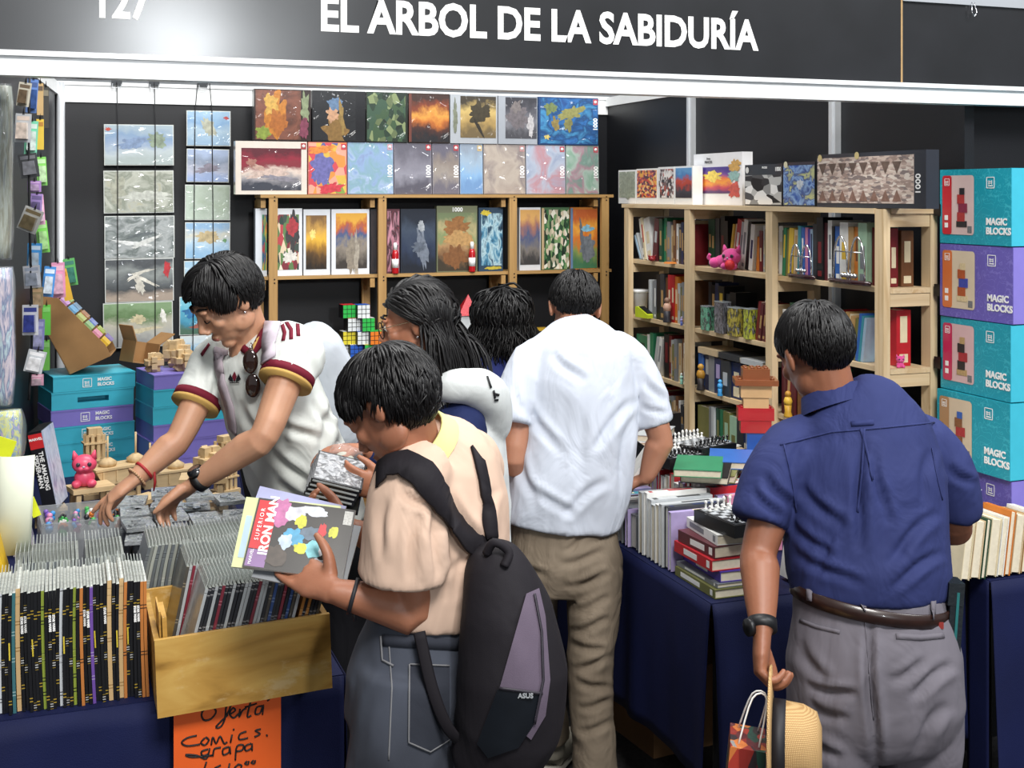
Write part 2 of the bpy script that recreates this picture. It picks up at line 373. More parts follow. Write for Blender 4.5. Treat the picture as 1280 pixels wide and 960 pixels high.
for zc, yc in ((1.845, -.02), (1.575, -.02), (1.33, -.02)):
    bc = thing('binder_clip', ['black binder clip on the bookcase end, at the top rail', 'black binder clip on the bookcase end, at the middle rail', 'black binder clip on the bookcase end, at the lower rail'][(1.845, 1.575, 1.33).index(zc)], 'clip', (RU1 - .01, RP[-1] - .05, zc))
    MB().prism([(-.012, -.02), (.03, -.004), (.03, .004), (-.012, .02)], -.016, .016).obj('clip_body', mat('#14161a', .35, .3, name='black_clip_steel'), bc)
    for sg in (-1, 1): MB().tube([(.03, -.01, sg * .003), (.06, -.006, sg * .012), (.066, 0, sg * .014), (.06, .006, sg * .012), (.03, .01, sg * .003)], .0014, 6).obj('wire_handle', CHROME, bc)
MB().box2((RU0 + .01, RP[-1] - .03, RZ[-1] - .018), (RU1 + .02, RP[-1] + .025, RZ[-1])).obj('end_rail', PINE_X, rbc)
# ================================================================== goods
CN = {'white': '#e6e6e2', 'cream': '#dccfae', 'beige': '#cbb592', 'tan': '#b08d5c', 'pale grey': '#b4b8ba', 'grey': '#7d8186', 'charcoal': '#33363b', 'black': '#131417',
      'red': '#b5202a', 'dark red': '#6e1a20', 'maroon': '#59222a', 'orange': '#cf7a2c', 'yellow': '#d6b23c', 'pale green': '#9fc0a4', 'green': '#2f7d58', 'dark green': '#17452f',
      'teal': '#3d8f9e', 'pale blue': '#9db8cd', 'blue': '#2f62ad', 'navy': '#1c2a55', 'purple': '#4b3a9a', 'lilac': '#a99bc6', 'pink': '#cf86a3', 'brown': '#6a452b', 'olive': '#6f7040'}
def cm(n, rough=.42): return mat(CN[n], rough, var=.1, vs=25, name='cover_' + n.replace(' ', '_'))
# ---------------------------------------------------------------- puzzle boxes
def puzzle_box(px0, px1, z0, h, vf, dep, border, pr, label, num=None, numc=WINK, inset=(.012, .012, .012, .012), logo=None, group=None, rz=0, tilt=0, side=None, gloss=.6, num_h=False, extra=None):
    u0, u1 = Wv(px0, 200, vf).x + .0015, Wv(px1, 200, vf).x - .0015; wd = u1 - u0
    o = MB().box((0, dep / 2, h / 2), (wd, dep, h)).obj('puzzle_box', mat(border, .35, var=.05, coat=gloss, name='box_card_' + border[1:]), loc=((u0 + u1) / 2, vf, z0 + dep * math.sin(tilt)), rot=(-tilt, 0, rz), label=label, cat='puzzle box', group=group)
    l, r, b, t = inset
    MB().box2((-wd / 2 + l, -.0012, b), (wd / 2 - r, 0.0005, h - t)).obj('picture', pr, o)
    x1 = wd / 2
    if num and not num_h:
        text(num, .034, numc, o, (x1 - .016, -.0016, h * .44), (R(90), R(-90), 0), bold=.0008)
    elif num: text(num, .03, numc, o, (0, -.0016, h - .02), bold=.0008)
    if logo:
        MB().box((x1 - .017, -.0012, h - .022), (.026, .002, .03)).obj('logo_badge', mat(logo, .4, coat=.5, name='badge_' + logo[1:]), o)
        MB().tube([(x1 - .017, -.0021, h - .022), (x1 - .017, -.0027, h - .022)], .008, 14).obj('logo_mark', WINK, o)
    if side: MB().box2((-wd / 2 + .001, -.0016, .004), (-wd / 2 + .015, .0002, h - .004)).obj('side_band', mat(side, .4, coat=.4, name='band_' + side[1:]), o)
    if extra: extra(o, wd, h)
    return o
def disc(m, x, z, r, rz=None, y=-.002, segs=20, mi=0, rot=0, rough=0, bx=None, bz=None):
    rz = rz or r; c, s_ = math.cos(rot), math.sin(rot)
    P = []
    cl = lambda q_, b_: q_ if b_ is None else max(b_[0], min(b_[1], q_))
    for k in range(segs):
        a = 2 * math.pi * k / segs; q = 1 + rough * noise.noise(Vector((math.cos(a) * 2.2 + x * 91, math.sin(a) * 2.2 + z * 57, r * 300))) + rough * .6 * noise.noise(Vector((math.cos(a) * 6, math.sin(a) * 6, x * 200)))
        P.append((cl(x + r * q * math.cos(a) * c - rz * q * math.sin(a) * s_, bx), y, cl(z + r * q * math.cos(a) * s_ + rz * q * math.sin(a) * c, bz)))
    m.add(P, [tuple(range(segs))], mi)
    return m
def deco(shapes):   # generic flat print shapes: (kind, x, z, rx, rz, colour, rot) in fractions of the front
    def f(o, wd, h):
        for i, (x, z, rx, rz_, c, ro) in enumerate(shapes):
            disc(MB(), (x - .5) * wd, z * h, rx * wd, rz_ * h, -.0014 - .0002 * i, rot=ro, segs=44, rough=.55, bx=(-wd / 2 + .003, wd / 2 - .003), bz=(.003, h - .003)).obj('printed_shape', mat(c, .4, var=.3, vs=60, name='print_' + c[1:]), o)
    return f
z1 = LZ[-1] + .001; h1 = .262; v1 = LV0 + .005
puzzle_box(294, 384, z1, h1, v1, .07, '#d9cfc4', printed('land', ['#3b3f4a', '#8f8d92', '#d8c7bb', '#7d3038', '#8c2437', '#5a1f2b'], 3.2, 1, .7), 'cream bordered puzzle box with a crimson drapery painting, overhanging the top board', inset=(.028, .028, .02, .034), logo='#a33a3a',
           extra=deco([(.5, .40, .30, .07, '#c9b3a8', .15), (.3, .52, .10, .05, '#b99a8c', -.3), (.22, .6, .06, .08, '#a07064', .2), (.62, .3, .22, .05, '#8a8791', -.1)]))
puzzle_box(384.5, 434, z1, h1, v1, .07, '#b86d5e', printed('cells', ['#c94a55', '#d98f45', '#7e9a4a', '#e1a08a', '#5a5f96', '#d3b04e'], 5, 2, .8), 'bright puzzle box with striped lavender arch and red field picture', logo='#c03848', inset=(.004, .004, .004, .004),
           extra=deco([(.34, .5, .26, .3, '#6b6aa3', 0), (.34, .86, .34, .07, '#d8853f', .1), (.6, .12, .3, .1, '#c4404c', .1)]))
puzzle_box(434.5, 492, z1, h1, v1, .07, '#9fb2cf', printed('marble', ['#6f8fbe', '#9db2d0', '#7fa3ae', '#8aa4c8', '#7d8ab2'], 3, 3, .9), 'shiny wrapped puzzle box with pale blue seascape picture', '1000', WINK, logo='#c79aa5', inset=(.003, .003, .003, .003), tilt=R(1.5))
puzzle_box(492.5, 540, z1, h1, v1, .07, '#8b8792', printed('land', ['#55535f', '#8f8e9a', '#7f7d89', '#605e6a'], 2.5, 4, .9), 'shiny wrapped puzzle box with grey mountain slope picture', '1000', WINK, logo='#b04048', inset=(.003, .003, .003, .003), tilt=R(1.5))
puzzle_box(540.5, 574.5, z1, h1, v1, .07, '#8c8a94', printed('land', ['#6a6671', '#9a9189', '#877c75', '#625f6d'], 3.5, 5, .9), 'narrow shiny wrapped puzzle box with brown and grey misty picture', '1000', WINK, logo='#b04048', inset=(.003, .003, .003, .003), tilt=R(1.5))
puzzle_box(575, 604, z1, h1, v1, .07, '#9fb4cc', printed('land', ['#6d92be', '#86aed4', '#9ab0c4', '#8b98a8'], 2.5, 6, .9), 'narrow shiny wrapped puzzle box with light blue lake picture', None, logo='#c8b080', inset=(.003, .003, .003, .003), tilt=R(1.5))
puzzle_box(604.5, 657, z1, h1, v1, .07, '#a39a96', printed('marble', ['#9d9087', '#b3a79b', '#867b7a', '#a89d92'], 2, 7, 1), 'shiny wrapped puzzle box with hazy taupe picture', '1000', WINK, logo='#b88a8a', inset=(.003, .003, .003, .003), tilt=R(1.5))
puzzle_box(657.5, 707, z1, h1, v1, .07, '#a3a9b6', printed('marble', ['#8f9ab2', '#a9b2c2', '#b3868e', '#9aa4b8'], 2, 8, 1), 'shiny wrapped puzzle box with slate blue and rose picture', '1000', WINK, logo='#b05058', inset=(.003, .003, .003, .003), tilt=R(1.5))
puzzle_box(707.5, 749, z1, h1, v1, .07, '#9aa6a0', printed('marble', ['#7f9f8c', '#9fb0a6', '#a07f8a', '#6f8c82', '#93a69c'], 2.5, 9, .9), 'shiny wrapped puzzle box with misty green picture at the end of row', '1000', WINK, logo='#b05058', inset=(.003, .003, .003, .003), tilt=R(1.5))
z2 = z1 + h1 + .0035; h2 = .255
puzzle_box(317, 389, z2, h2, v1, .065, '#2c1f1c', printed('marble', ['#5a3a30', '#7a4a3a', '#3c2620'], 3, 11, .4), 'dark puzzle box with golden mosaic robe picture, upper row', inset=(.008, .05, .006, .006),
           extra=deco([(.36, .5, .19, .42, '#b5742c', -.12), (.3, .7, .12, .2, '#c29a4a', .1), (.42, .35, .15, .25, '#a3612a', .1), (.16, .14, .12, .13, '#7f8f3c', 0), (.9, .6, .07, .32, '#7f8a6a', 0), (.88, .25, .07, .2, '#7a3c50', 0)]))
puzzle_box(390, 457, z2, h2, v1, .065, '#16171c', printed('marble', ['#101217', '#1b1d22'], 2, 12, .4), 'black puzzle box with painted portrait wearing blue cloth, upper row', inset=(.006, .05, .006, .006),
           extra=deco([(.44, .18, .2, .26, '#7f6134', .2), (.38, .55, .11, .17, '#b98f70', 0), (.42, .72, .14, .13, '#5c7694', .2), (.55, .44, .05, .3, '#8e7440', .12)]))
puzzle_box(457.5, 510, z2, h2, v1, .065, '#232a22', printed('cells', ['#24382a', '#3a5238', '#5d6a48', '#1c2a20', '#7d8a60', '#36503e'], 7, 13, .4), 'dark green puzzle box with jungle picture, upper row', inset=(.004, .012, .004, .004))
puzzle_box(510.5, 562, z2, h2, v1, .065, '#30211c', printed('land', ['#1e1d22', '#4a2a22', '#b4652a', '#d99844', '#7c3a22', '#3a241e'], 3, 14, .4), 'dark puzzle box with fiery orange sunset picture, upper row', inset=(.014, .002, .004, .004), side='#6a3a30')
puzzle_box(562.5, 622, z2, h2, v1, .065, '#a9aeb4', printed('land', ['#6a5a3c', '#a88c54', '#c2a868', '#3a3226'], 4, 15, .3), 'grey bordered puzzle box with sepia tree picture, upper row', inset=(.055, .008, .03, .008),
           extra=deco([(.62, .62, .22, .2, '#3b3424', 0), (.6, .32, .03, .2, '#2c2720', .5), (.1, .55, .05, .3, '#777c6a', 0)]))
puzzle_box(622.5, 672, z2, h2, v1, .065, '#9ea3ab', printed('land', ['#44444a', '#77777e', '#54545c', '#35353c'], 4, 16, .3), 'grey bordered puzzle box with shadowy grey animal picture, upper row', inset=(.04, .004, .03, .008),
           extra=deco([(.5, .55, .26, .22, '#6a6468', 0), (.45, .78, .14, .12, '#77706f', 0), (.82, .4, .08, .22, '#b9b6b8', 0)]))
puzzle_box(672.5, 748, z2, h2, v1, .065, '#20406e', printed('marble', ['#1d4a86', '#2c6aa8', '#164070', '#3f86b4', '#24568e'], 4, 17, .4), 'blue puzzle box with old world map picture, upper row', '1000', WINK, logo='#b8404c', inset=(.012, .004, .006, .006),
           extra=deco([(.55, .68, .2, .12, '#8c8a52', .3), (.2, .76, .1, .12, '#6d7c4e', 0), (.28, .45, .06, .14, '#8a7a48', .2), (.5, .42, .07, .14, '#7c7a4a', -.1), (.14, .16, .05, .05, '#cdbb6a', 0)]))
zs = LZ[3] + .001; vs_ = LV0 + .03
def sb(px0, px1, h, border, pr, label, **kw): return puzzle_box(px0, px1, zs, h, vs_, .05, border, pr, label, **kw)
sb(319, 334, .335, '#d3d8de', printed('cells', ['#4a8a5a', '#c0a03a', '#2f5a7a', '#a83a3a'], 6, 21), 'white puzzle box with colourful picture at the shelf end', inset=(.032, .0, .03, .03))
sb(346, 378, .335, '#dfe2e6', printed('cells', ['#b04048', '#3e4a44', '#d7c4a8', '#5a7a4a', '#e2d8c4', '#7a2f38', '#274038'], 6, 22), 'white puzzle box with red and green cartoon collage picture', inset=(.0, .016, .03, .03), extra=deco([(.62, .62, .25, .3, '#3c3a3c', 0), (.6, .72, .22, .12, '#a8383f', 0), (.5, .28, .3, .08, '#d8d4cc', .3)]))
sb(379, 413, .33, '#d9dde2', printed('land', ['#241c14', '#5a4020', '#a87a2a', '#e2b13c', '#c79a4a', '#7a5a34'], 2, 23), 'white puzzle box with golden sunset sea picture', inset=(.012, .018, .03, .03), extra=deco([(.35, .62, .12, .07, '#f2d27a', 0)]))
sb(414, 462, .33, '#dcdfe4', printed('land', ['#3a3430', '#6d655c', '#8a8074', '#3f557e', '#b35a34', '#d8a23c'], 4.5, 24), 'white puzzle box with castle under orange sky picture', inset=(.022, .012, .03, .02), extra=deco([(.5, .3, .12, .3, '#8c8274', 0), (.66, .25, .06, .35, '#a39a8c', 0)]))
sb(462.5, 473, .33, '#23242a', printed('marble', ['#1c1c22', '#3a2f30'], 4, 25), 'narrow black puzzle box beside the second tan post', inset=(.002, .002, .01, .01))
sb(483, 500, .33, '#5a2f3a', printed('marble', ['#7a2838', '#c58a9a', '#2a1c22', '#a04a5a'], 4, 26), 'narrow wine red puzzle box beside the second tan post', inset=(.004, .004, .01, .01))
sb(500.5, 545, .33, '#232a36', printed('land', ['#141a26', '#26324a', '#3a4658', '#1a2230'], 3, 27), 'dark navy puzzle box with ghostly grey figure picture', inset=(.004, .004, .004, .004), extra=deco([(.62, .35, .14, .3, '#6f7784', .1), (.58, .72, .08, .1, '#a3a8ae', 0), (.5, .4, .2, .08, '#59616e', .5)]))
sb(545.5, 597, .345, '#6d7258', printed('land', ['#3a3226', '#7a5a3c', '#a8835a', '#7c8a5e', '#a89c72', '#6d7a58'], 4, 28), 'olive puzzle box with brown animals picture and number on top', num='1000', num_h=True, inset=(.006, .006, .006, .036), extra=deco([(.5, .68, .3, .14, '#8f6238', .2), (.55, .5, .32, .1, '#b08a58', -.1), (.45, .25, .28, .16, '#7c5230', .15)]))
sb(598, 629, .335, '#2a4258', printed('marble', ['#173046', '#3f7a98', '#a8c4cc', '#20455e', '#0f1c28'], 4, 29), 'blue and black comic style puzzle box with yellow base line', inset=(.014, .004, .03, .03), extra=deco([(.3, .92, .2, .04, '#c9b43a', 0), (.6, .05, .35, .025, '#b8a83c', 0)]))
sb(649, 676, .335, '#d4d6da', printed('land', ['#3c3a3a', '#77706a', '#4a5474', '#9a6a5a', '#c99a5a'], 4, 30), 'grey bordered puzzle box with purple mountain castle picture', inset=(.004, .004, .03, .012))
sb(676.5, 712, .335, '#4a6a4a', printed('cells', ['#d8d4c4', '#3a6a40', '#26422c', '#a8a088', '#6a8a5a', '#c8b8a0', '#1d2a20'], 11, 31), 'green puzzle box with crowded shelf of portraits picture', inset=(.01, .002, .004, .012), side='#b8a07a')
sb(712.5, 747, .335, '#b5702e', printed('land', ['#3c6a4a', '#7a8a4a', '#c46a2a', '#d99a3c', '#b0582a'], 3, 32), 'orange puzzle box with grey elephant in savanna picture', inset=(.012, .002, .004, .012), side='#5f7a9a', extra=deco([(.62, .34, .24, .2, '#6d7278', 0), (.42, .5, .06, .3, '#5f646a', .12), (.62, .66, .22, .05, '#7fb2c8', 0)]))
# red glue bottles in front of the boxes
for i, (px, lb) in enumerate([(494, 'red glue bottle with white cap in front of the wine red box'), (590, 'red glue bottle with white cap in front of the olive box')]):
    p = Wv(px, 335, LV0 + .012); b = MB().lathe([(.001, 0), (.017, 0), (.0175, .004), (.0175, .10), (.012, .118), (.009, .122)], segs=18).obj('glue_bottle', mat('#b3161f', .25, coat=.5, name='red_plastic'), loc=(p.x, p.y, zs), label=lb, cat='bottle')
    MB().lathe([(.0178, .03), (.0178, .075)], segs=18).obj('bottle_label', WHITE, b); MB().lathe([(.010, .12), (.010, .15), (.006, .158)], segs=14).obj('cap', WHITE, b)
# boxes on top of the pale bookcase
def tb(px0, px1, dz, border, pr, label, dep=.05, num=None, uo=.0, **kw):
    u = RU0 + .02 + uo; va, vb = Wu(px0, 250, u).y - .0015, Wu(px1, 250, u).y + .0015; wd = va - vb; h = dz; l, r, b, t = kw.get('inset', (.008, .008, .03, .008))
    o = MB().box((0, dep / 2, h / 2), (wd, dep, h)).obj('puzzle_box', mat(border, .35, var=.05, coat=.4, name='box_card_' + border[1:]), loc=(u, (va + vb) / 2, RZ[-1] + .001), rot=(0, 0, R(-90)), label=label, cat='puzzle box')
    MB().box2((-wd / 2 + l, -.0012, b), (wd / 2 - r, .0005, h - t)).obj('picture', pr, o)
    for (s, size, x, z, c, ro, bd) in kw.get('txt', []): text(s, size, c, o, (x * wd / 2, -.0018, z * h), (R(90), ro, 0), bold=bd)
    if kw.get('extra'): kw['extra'](o, wd, h)
    for (x, z, c) in kw.get('dots', []): disc(MB(), x * wd / 2, z * h, .013, y=-.0022).obj('logo_mark', mat(c, .4, var=0, name='mark_' + c[1:]), o)
    return o
tb(773, 795, .165, '#e4e6e6', printed('marble', ['#5d6a58', '#a3aa98', '#7d8a78', '#c8ccc0'], 3, 41), 'small white puzzle box with grey green globe picture', extra=deco([(.5, .55, .36, .32, '#8c9684', 0)]))
tb(795.5, 822, .168, '#e4e6e6', printed('cells', ['#c0442e', '#e0a43c', '#4a2a3a', '#d8744a', '#7a3a5a', '#e8c07a'], 13, 42), 'small white puzzle box with red and gold street picture')
tb(822.5, 843, .172, '#e4e6e6', printed('cells', ['#c8c4c4', '#6a5a5a', '#a34a3a', '#e0dcd8', '#3a3438'], 9, 43), 'small white puzzle box with crowded red and grey picture', txt=[('1000', .014, -.8, .55, INK, R(-90), .0002)], inset=(.02, .006, .03, .01))
tb(843.5, 866, .172, '#e4e6e6', printed('land', ['#2c2a34', '#3a3a44', '#a8382e', '#b8442e', '#3f7ab4', '#5a94c4'], 4, 44), 'small white puzzle box with red tower and blue sky picture')
tb(867, 928, .225, '#e6e7ea', printed('land', ['#5a3a6a', '#c8485a', '#f0a03a', '#e8744a', '#7a4a9a', '#4a3a8a'], 2.4, 45), 'tall white puzzle box with purple and orange sunset picture', inset=(.01, .085, .05, .06), uo=.06,
   txt=[('Disney', .012, -.35, .90, INK, 0, 0), ('PRINCESS', .016, -.35, .83, INK, 0, 0)], extra=deco([(.42, .55, .18, .1, '#f4d860', 0), (.85, .3, .12, .14, '#c2574e', 0), (.85, .55, .12, .1, '#8fb4b0', 0), (.86, .75, .12, .1, '#caa05a', 0)]))
tb(931, 978, .165, '#1b1d20', printed('cells', ['#e8e8e6', '#2a2b2e', '#b9bab8', '#101113', '#8c8d8c', '#4b4c4e'], 4, 46), 'black puzzle box with angular black and white picture', inset=(.004, .004, .006, .042),
   txt=[('PUZZLE', .011, .1, .92, WINK, 0, 0), ('1000', .022, .8, .87, WINK, 0, .0004)], dots=[(-.85, .87, '#d8d8d4')])
tb(978.5, 1019, .168, '#20242e', printed('marble', ['#1c2f6a', '#3a64b4', '#8fb0d8', '#24408a', '#c8cc8a', '#2a4a9a'], 3.5, 47), 'navy puzzle box with swirling blue night sky picture', inset=(.004, .002, .006, .012), dots=[(-.8, .95, '#d8d0b0')], extra=deco([(.55, .5, .1, .09, '#c8d0d8', 0)]))
def frieze(o, wd, h):
    for i in range(8):
        x = -.44 * wd + i * .1 * wd
        m = MB(); m.add([(x - .04 * wd, -.0018, h * .82), (x + .04 * wd, -.0018, h * .82), (x, -.0018, h * .6)], [(0, 1, 2)]); m.obj('printed_shape', mat('#6d5a50', .5, var=.3, vs=60, name='print_brown'), o)
        m = MB(); m.add([(x - .04 * wd, -.0018, h * .12), (x, -.0018, h * .33), (x + .04 * wd, -.0018, h * .12)], [(0, 1, 2)]); m.obj('printed_shape', mat('#8a6a5c', .5, var=.3, vs=60, name='print_rose_brown'), o)
tb(1021, 1158, .19, '#2a2d36', printed('cells', ['#cbb8aa', '#dfd2c6', '#a08a80', '#b8a094', '#d4c0b4', '#857672'], 24, 48, .5), 'long panorama puzzle box with pale pink fresco picture', inset=(.004, .06, .016, .014), uo=-.03, dots=[(-.93, .93, '#d8c48a'), (-.2, .95, '#d8c48a')], extra=frieze,
   txt=[('1000', .034, .88, .42, WINK, R(-90), .0006)])
# ---------------------------------------------------------------- hanging kits on the back panel
def kit(px0, px1, py0, py1, pr, label, extra=None, border='#cfd3cf'):
    v = VB - .028; A = Wv(px0, py0, v); B = Wv(px1, py1, v); wd, h = B.x - A.x, A.z - B.z
    o = MB().box((0, 0, 0), (wd, .014, h)).obj('model_kit', mat(border, .35, var=.06, coat=.6, name='kit_sleeve_' + border[1:]), loc=((A.x + B.x) / 2, v, (A.z + B.z) / 2), rot=(0, R(random.uniform(-.8, .8)), 0), label=label, cat='model kit')
    MB().box2((-wd / 2 + .004, -.0085, -h / 2 + .004), (wd / 2 - .004, -.0065, h / 2 - .004)).obj('picture', pr, o)
    if extra: extra(o, wd, h)
random.seed(4)
def kx(shapes, txt=()):
    def f(o, wd, h):
        for i, (x, z, rx, rz_, c, ro) in enumerate(shapes): disc(MB(), (x - .5) * wd, (z - .5) * h, rx * wd, rz_ * h, -.0088 - .0002 * i, rot=ro, segs=44, rough=.6, bx=(-wd / 2 + .004, wd / 2 - .004), bz=(-h / 2 + .004, h / 2 - .004)).obj('printed_shape', mat(c, .45, var=.3, vs=50, name='print_' + c[1:]), o)
        for (s, size, x, z, c) in txt: text(s, size, c, o, ((x - .5) * wd, -.0095, (z - .5) * h))
    return f
kit(130, 217, 155, 207, printed('land', ['#a9b5b4', '#b9c4c8', '#93a6c0', '#839dbb', '#a3b4be'], 3, 51, .8), 'pale blue wooden model kit hanging at the top of the wide column', kx([(.06, .88, .04, .04, '#b0483a', 0), (.75, .6, .14, .2, '#8b9a86', .3), (.4, .55, .2, .12, '#7f94b4', .2)]))
kit(129.5, 217, 213, 266, printed('marble', ['#a5a899', '#bdc0b4', '#8c9284', '#b2b5aa', '#b0ae92'], 3.5, 52, .8), 'misty cream forest model kit hanging second in the wide column', kx([(.2, .5, .1, .36, '#a8aa9a', 0), (.6, .4, .3, .12, '#c3c6bd', 0)]))
kit(130.5, 218, 270, 322, printed('marble', ['#7e8684', '#a8adad', '#666f6d', '#959c9b'], 4, 53, .8), 'silvery grey skeleton model kit hanging third in the wide column', kx([(.4, .35, .3, .05, '#dcdedc', -.15), (.6, .4, .22, .05, '#d4d6d2', .4), (.5, .55, .2, .04, '#60686a', .2)]))
kit(131, 217, 324, 376, printed('land', ['#a39486', '#3f4346', '#5d6264', '#8c9290', '#4a4e52'], 2.5, 54, .5), 'dark grey dragon skeleton model kit hanging fourth in the wide column', kx([(.45, .62, .16, .04, '#d8d4c8', .5), (.58, .5, .2, .035, '#dcd8cc', -.5), (.55, .7, .18, .03, '#d0ccc0', .2), (.5, .4, .06, .2, '#cac6ba', .3), (.9, .74, .05, .18, '#b8323a', 0)]))
kit(129, 216, 379, 432, printed('land', ['#8f9090', '#a8a8a2', '#b8b4a4', '#5f7c50', '#7f9a72'], 4, 55, .5), 'green park model kit hanging lowest in the wide column', kx([(.55, .38, .3, .05, '#cfc4a4', .12), (.5, .62, .1, .09, '#c8bc98', 0), (.86, .68, .04, .14, '#e4e2da', .2)]))
kit(233, 288, 138, 183, printed('land', ['#93b0c8', '#a9c0d0', '#80a4c8', '#98b8d2'], 2.5, 56, .8), 'sky blue model kit hanging at the top of the narrow column', kx([(.5, .55, .12, .3, '#b0b2a0', .5), (.9, .8, .05, .05, '#c04a48', 0)]))
kit(233, 286, 186, 228, printed('land', ['#9fb2d8', '#b8bccc', '#8c98ac', '#a4b4d0'], 3, 57, .8), 'grey blue model kit hanging second in the narrow column', kx([(.5, .4, .3, .12, '#8f8a98', .2)]))
kit(231, 287.5, 231, 275, printed('marble', ['#a8b8a8', '#bccabc', '#b0c0ac', '#c2cec2'], 2, 58, .8), 'pale green model kit hanging third in the narrow column')
kit(231, 287.5, 278, 323, printed('land', ['#8fb8d8', '#b4d0e4', '#d0cfc0', '#90b4d4'], 2.5, 59, .7), 'light blue model kit with sandy island picture in the narrow column', kx([(.5, .6, .24, .16, '#c0ae86', 0), (.88, .5, .04, .06, '#6d9a68', 0)]))
kit(230, 287, 326, 368, printed('land', ['#7fb0d4', '#c0d4dc', '#a0c4dc'], 3, 60, .7), 'light blue model kit hanging fifth in the narrow column')
kit(224, 280, 371, 417, printed('land', ['#4a6a58', '#3f8aa8', '#5fb0c8', '#7fc4d8'], 3, 61, .6), 'turquoise reef model kit hanging sixth in the narrow column', kx([(.3, .6, .2, .14, '#2f74a8', .3), (.6, .25, .3, .08, '#9a5a4a', .1)]))
kit(225, 286, 420, 452, printed('land', ['#8a9aa8', '#5fa0c8', '#c8d4d8'], 3, 62, .6), 'pale blue model kit hanging lowest in the narrow column')
for px, py0, py1, lb in ((146, 102, 434, 'black cord holding the wide column of kits, beside the corner pole'), (193, 103, 434, 'black cord holding the wide column of kits, beside the narrow column'), (254, 104, 450, 'black double cord holding the narrow column of kits')):
    v = VB - .04; t = thing('hanging_cord', lb, 'cord', Wv(px, py0, v)); A = Wv(px, py0, v)
    MB().box((0, .018, .005), (.05, .022, .04)).obj('clip', mat('#22262a', .35, .3, name='clip_steel'), t)
    if px == 254:
        m = MB()
        for q in (247, 262):
            pts = [Wv(q + (-3 if q == 247 else 3) * k, py0 + (138 - py0) * min(1, k) if k < 1 else 138 + (py1 - 138) * (k - 1), v + (.0 if k < .1 else -.001)) - A for k in (0, .5, 1, 1.5, 2)]
            m.tube(pts, .0022, 6)
        m.obj('cord', INK, t)
    else: MB().tube([(0, 0, 0), (.004, -.0005, Wv(px, 155, v).z - A.z), (.004, -.0005, Wv(px, py1, v).z - A.z)], .0022, 6).obj('cord', INK, t)
    MB().tube([(-.02, 0, -.01), (-.02, -.004, -.03), (.02, -.004, -.03), (.02, 0, -.01)], .0015, 6).obj('wire_loop', ALU, t)
# ---------------------------------------------------------------- packs hanging on the side panel by the corner pole
def pack(px, py, wpx, hpx, col, col2, label, d=4.3, yaw=25, roll=0, th=.02, bubble=True):
    s = d / FPX; wd, h = wpx * s, hpx * s; p = W(px, py, d)
    o = MB().box((0, 0, 0), (wd, .004, h)).obj('toy_pack', mat(col, .4, coat=.4, var=.08, name='pack_' + col[1:]), loc=p, rot=(0, R(roll), R(-20 + yaw)), label=label, cat='toy pack')
    if bubble: MB().box((0, -.002 - th / 2, -h * .1), (wd * .72, th, h * .56), taper=.9).obj('blister', mat(col2, .15, coat=.8, var=.35, vs=60, name='blister_' + col2[1:]), o)
    MB().box((0, -.0025, h * .34), (wd * .8, .001, h * .14)).obj('header_print', mat(col2, .5, var=.2, name='header_' + col2[1:]), o)
    MB().tube([(-.002, -.001, h / 2 - .004), (.0, -.004, h / 2 + .02), (.002, -.001, h / 2 - .004)], .0018, 6).obj('cord_loop', INK, o)
    return o
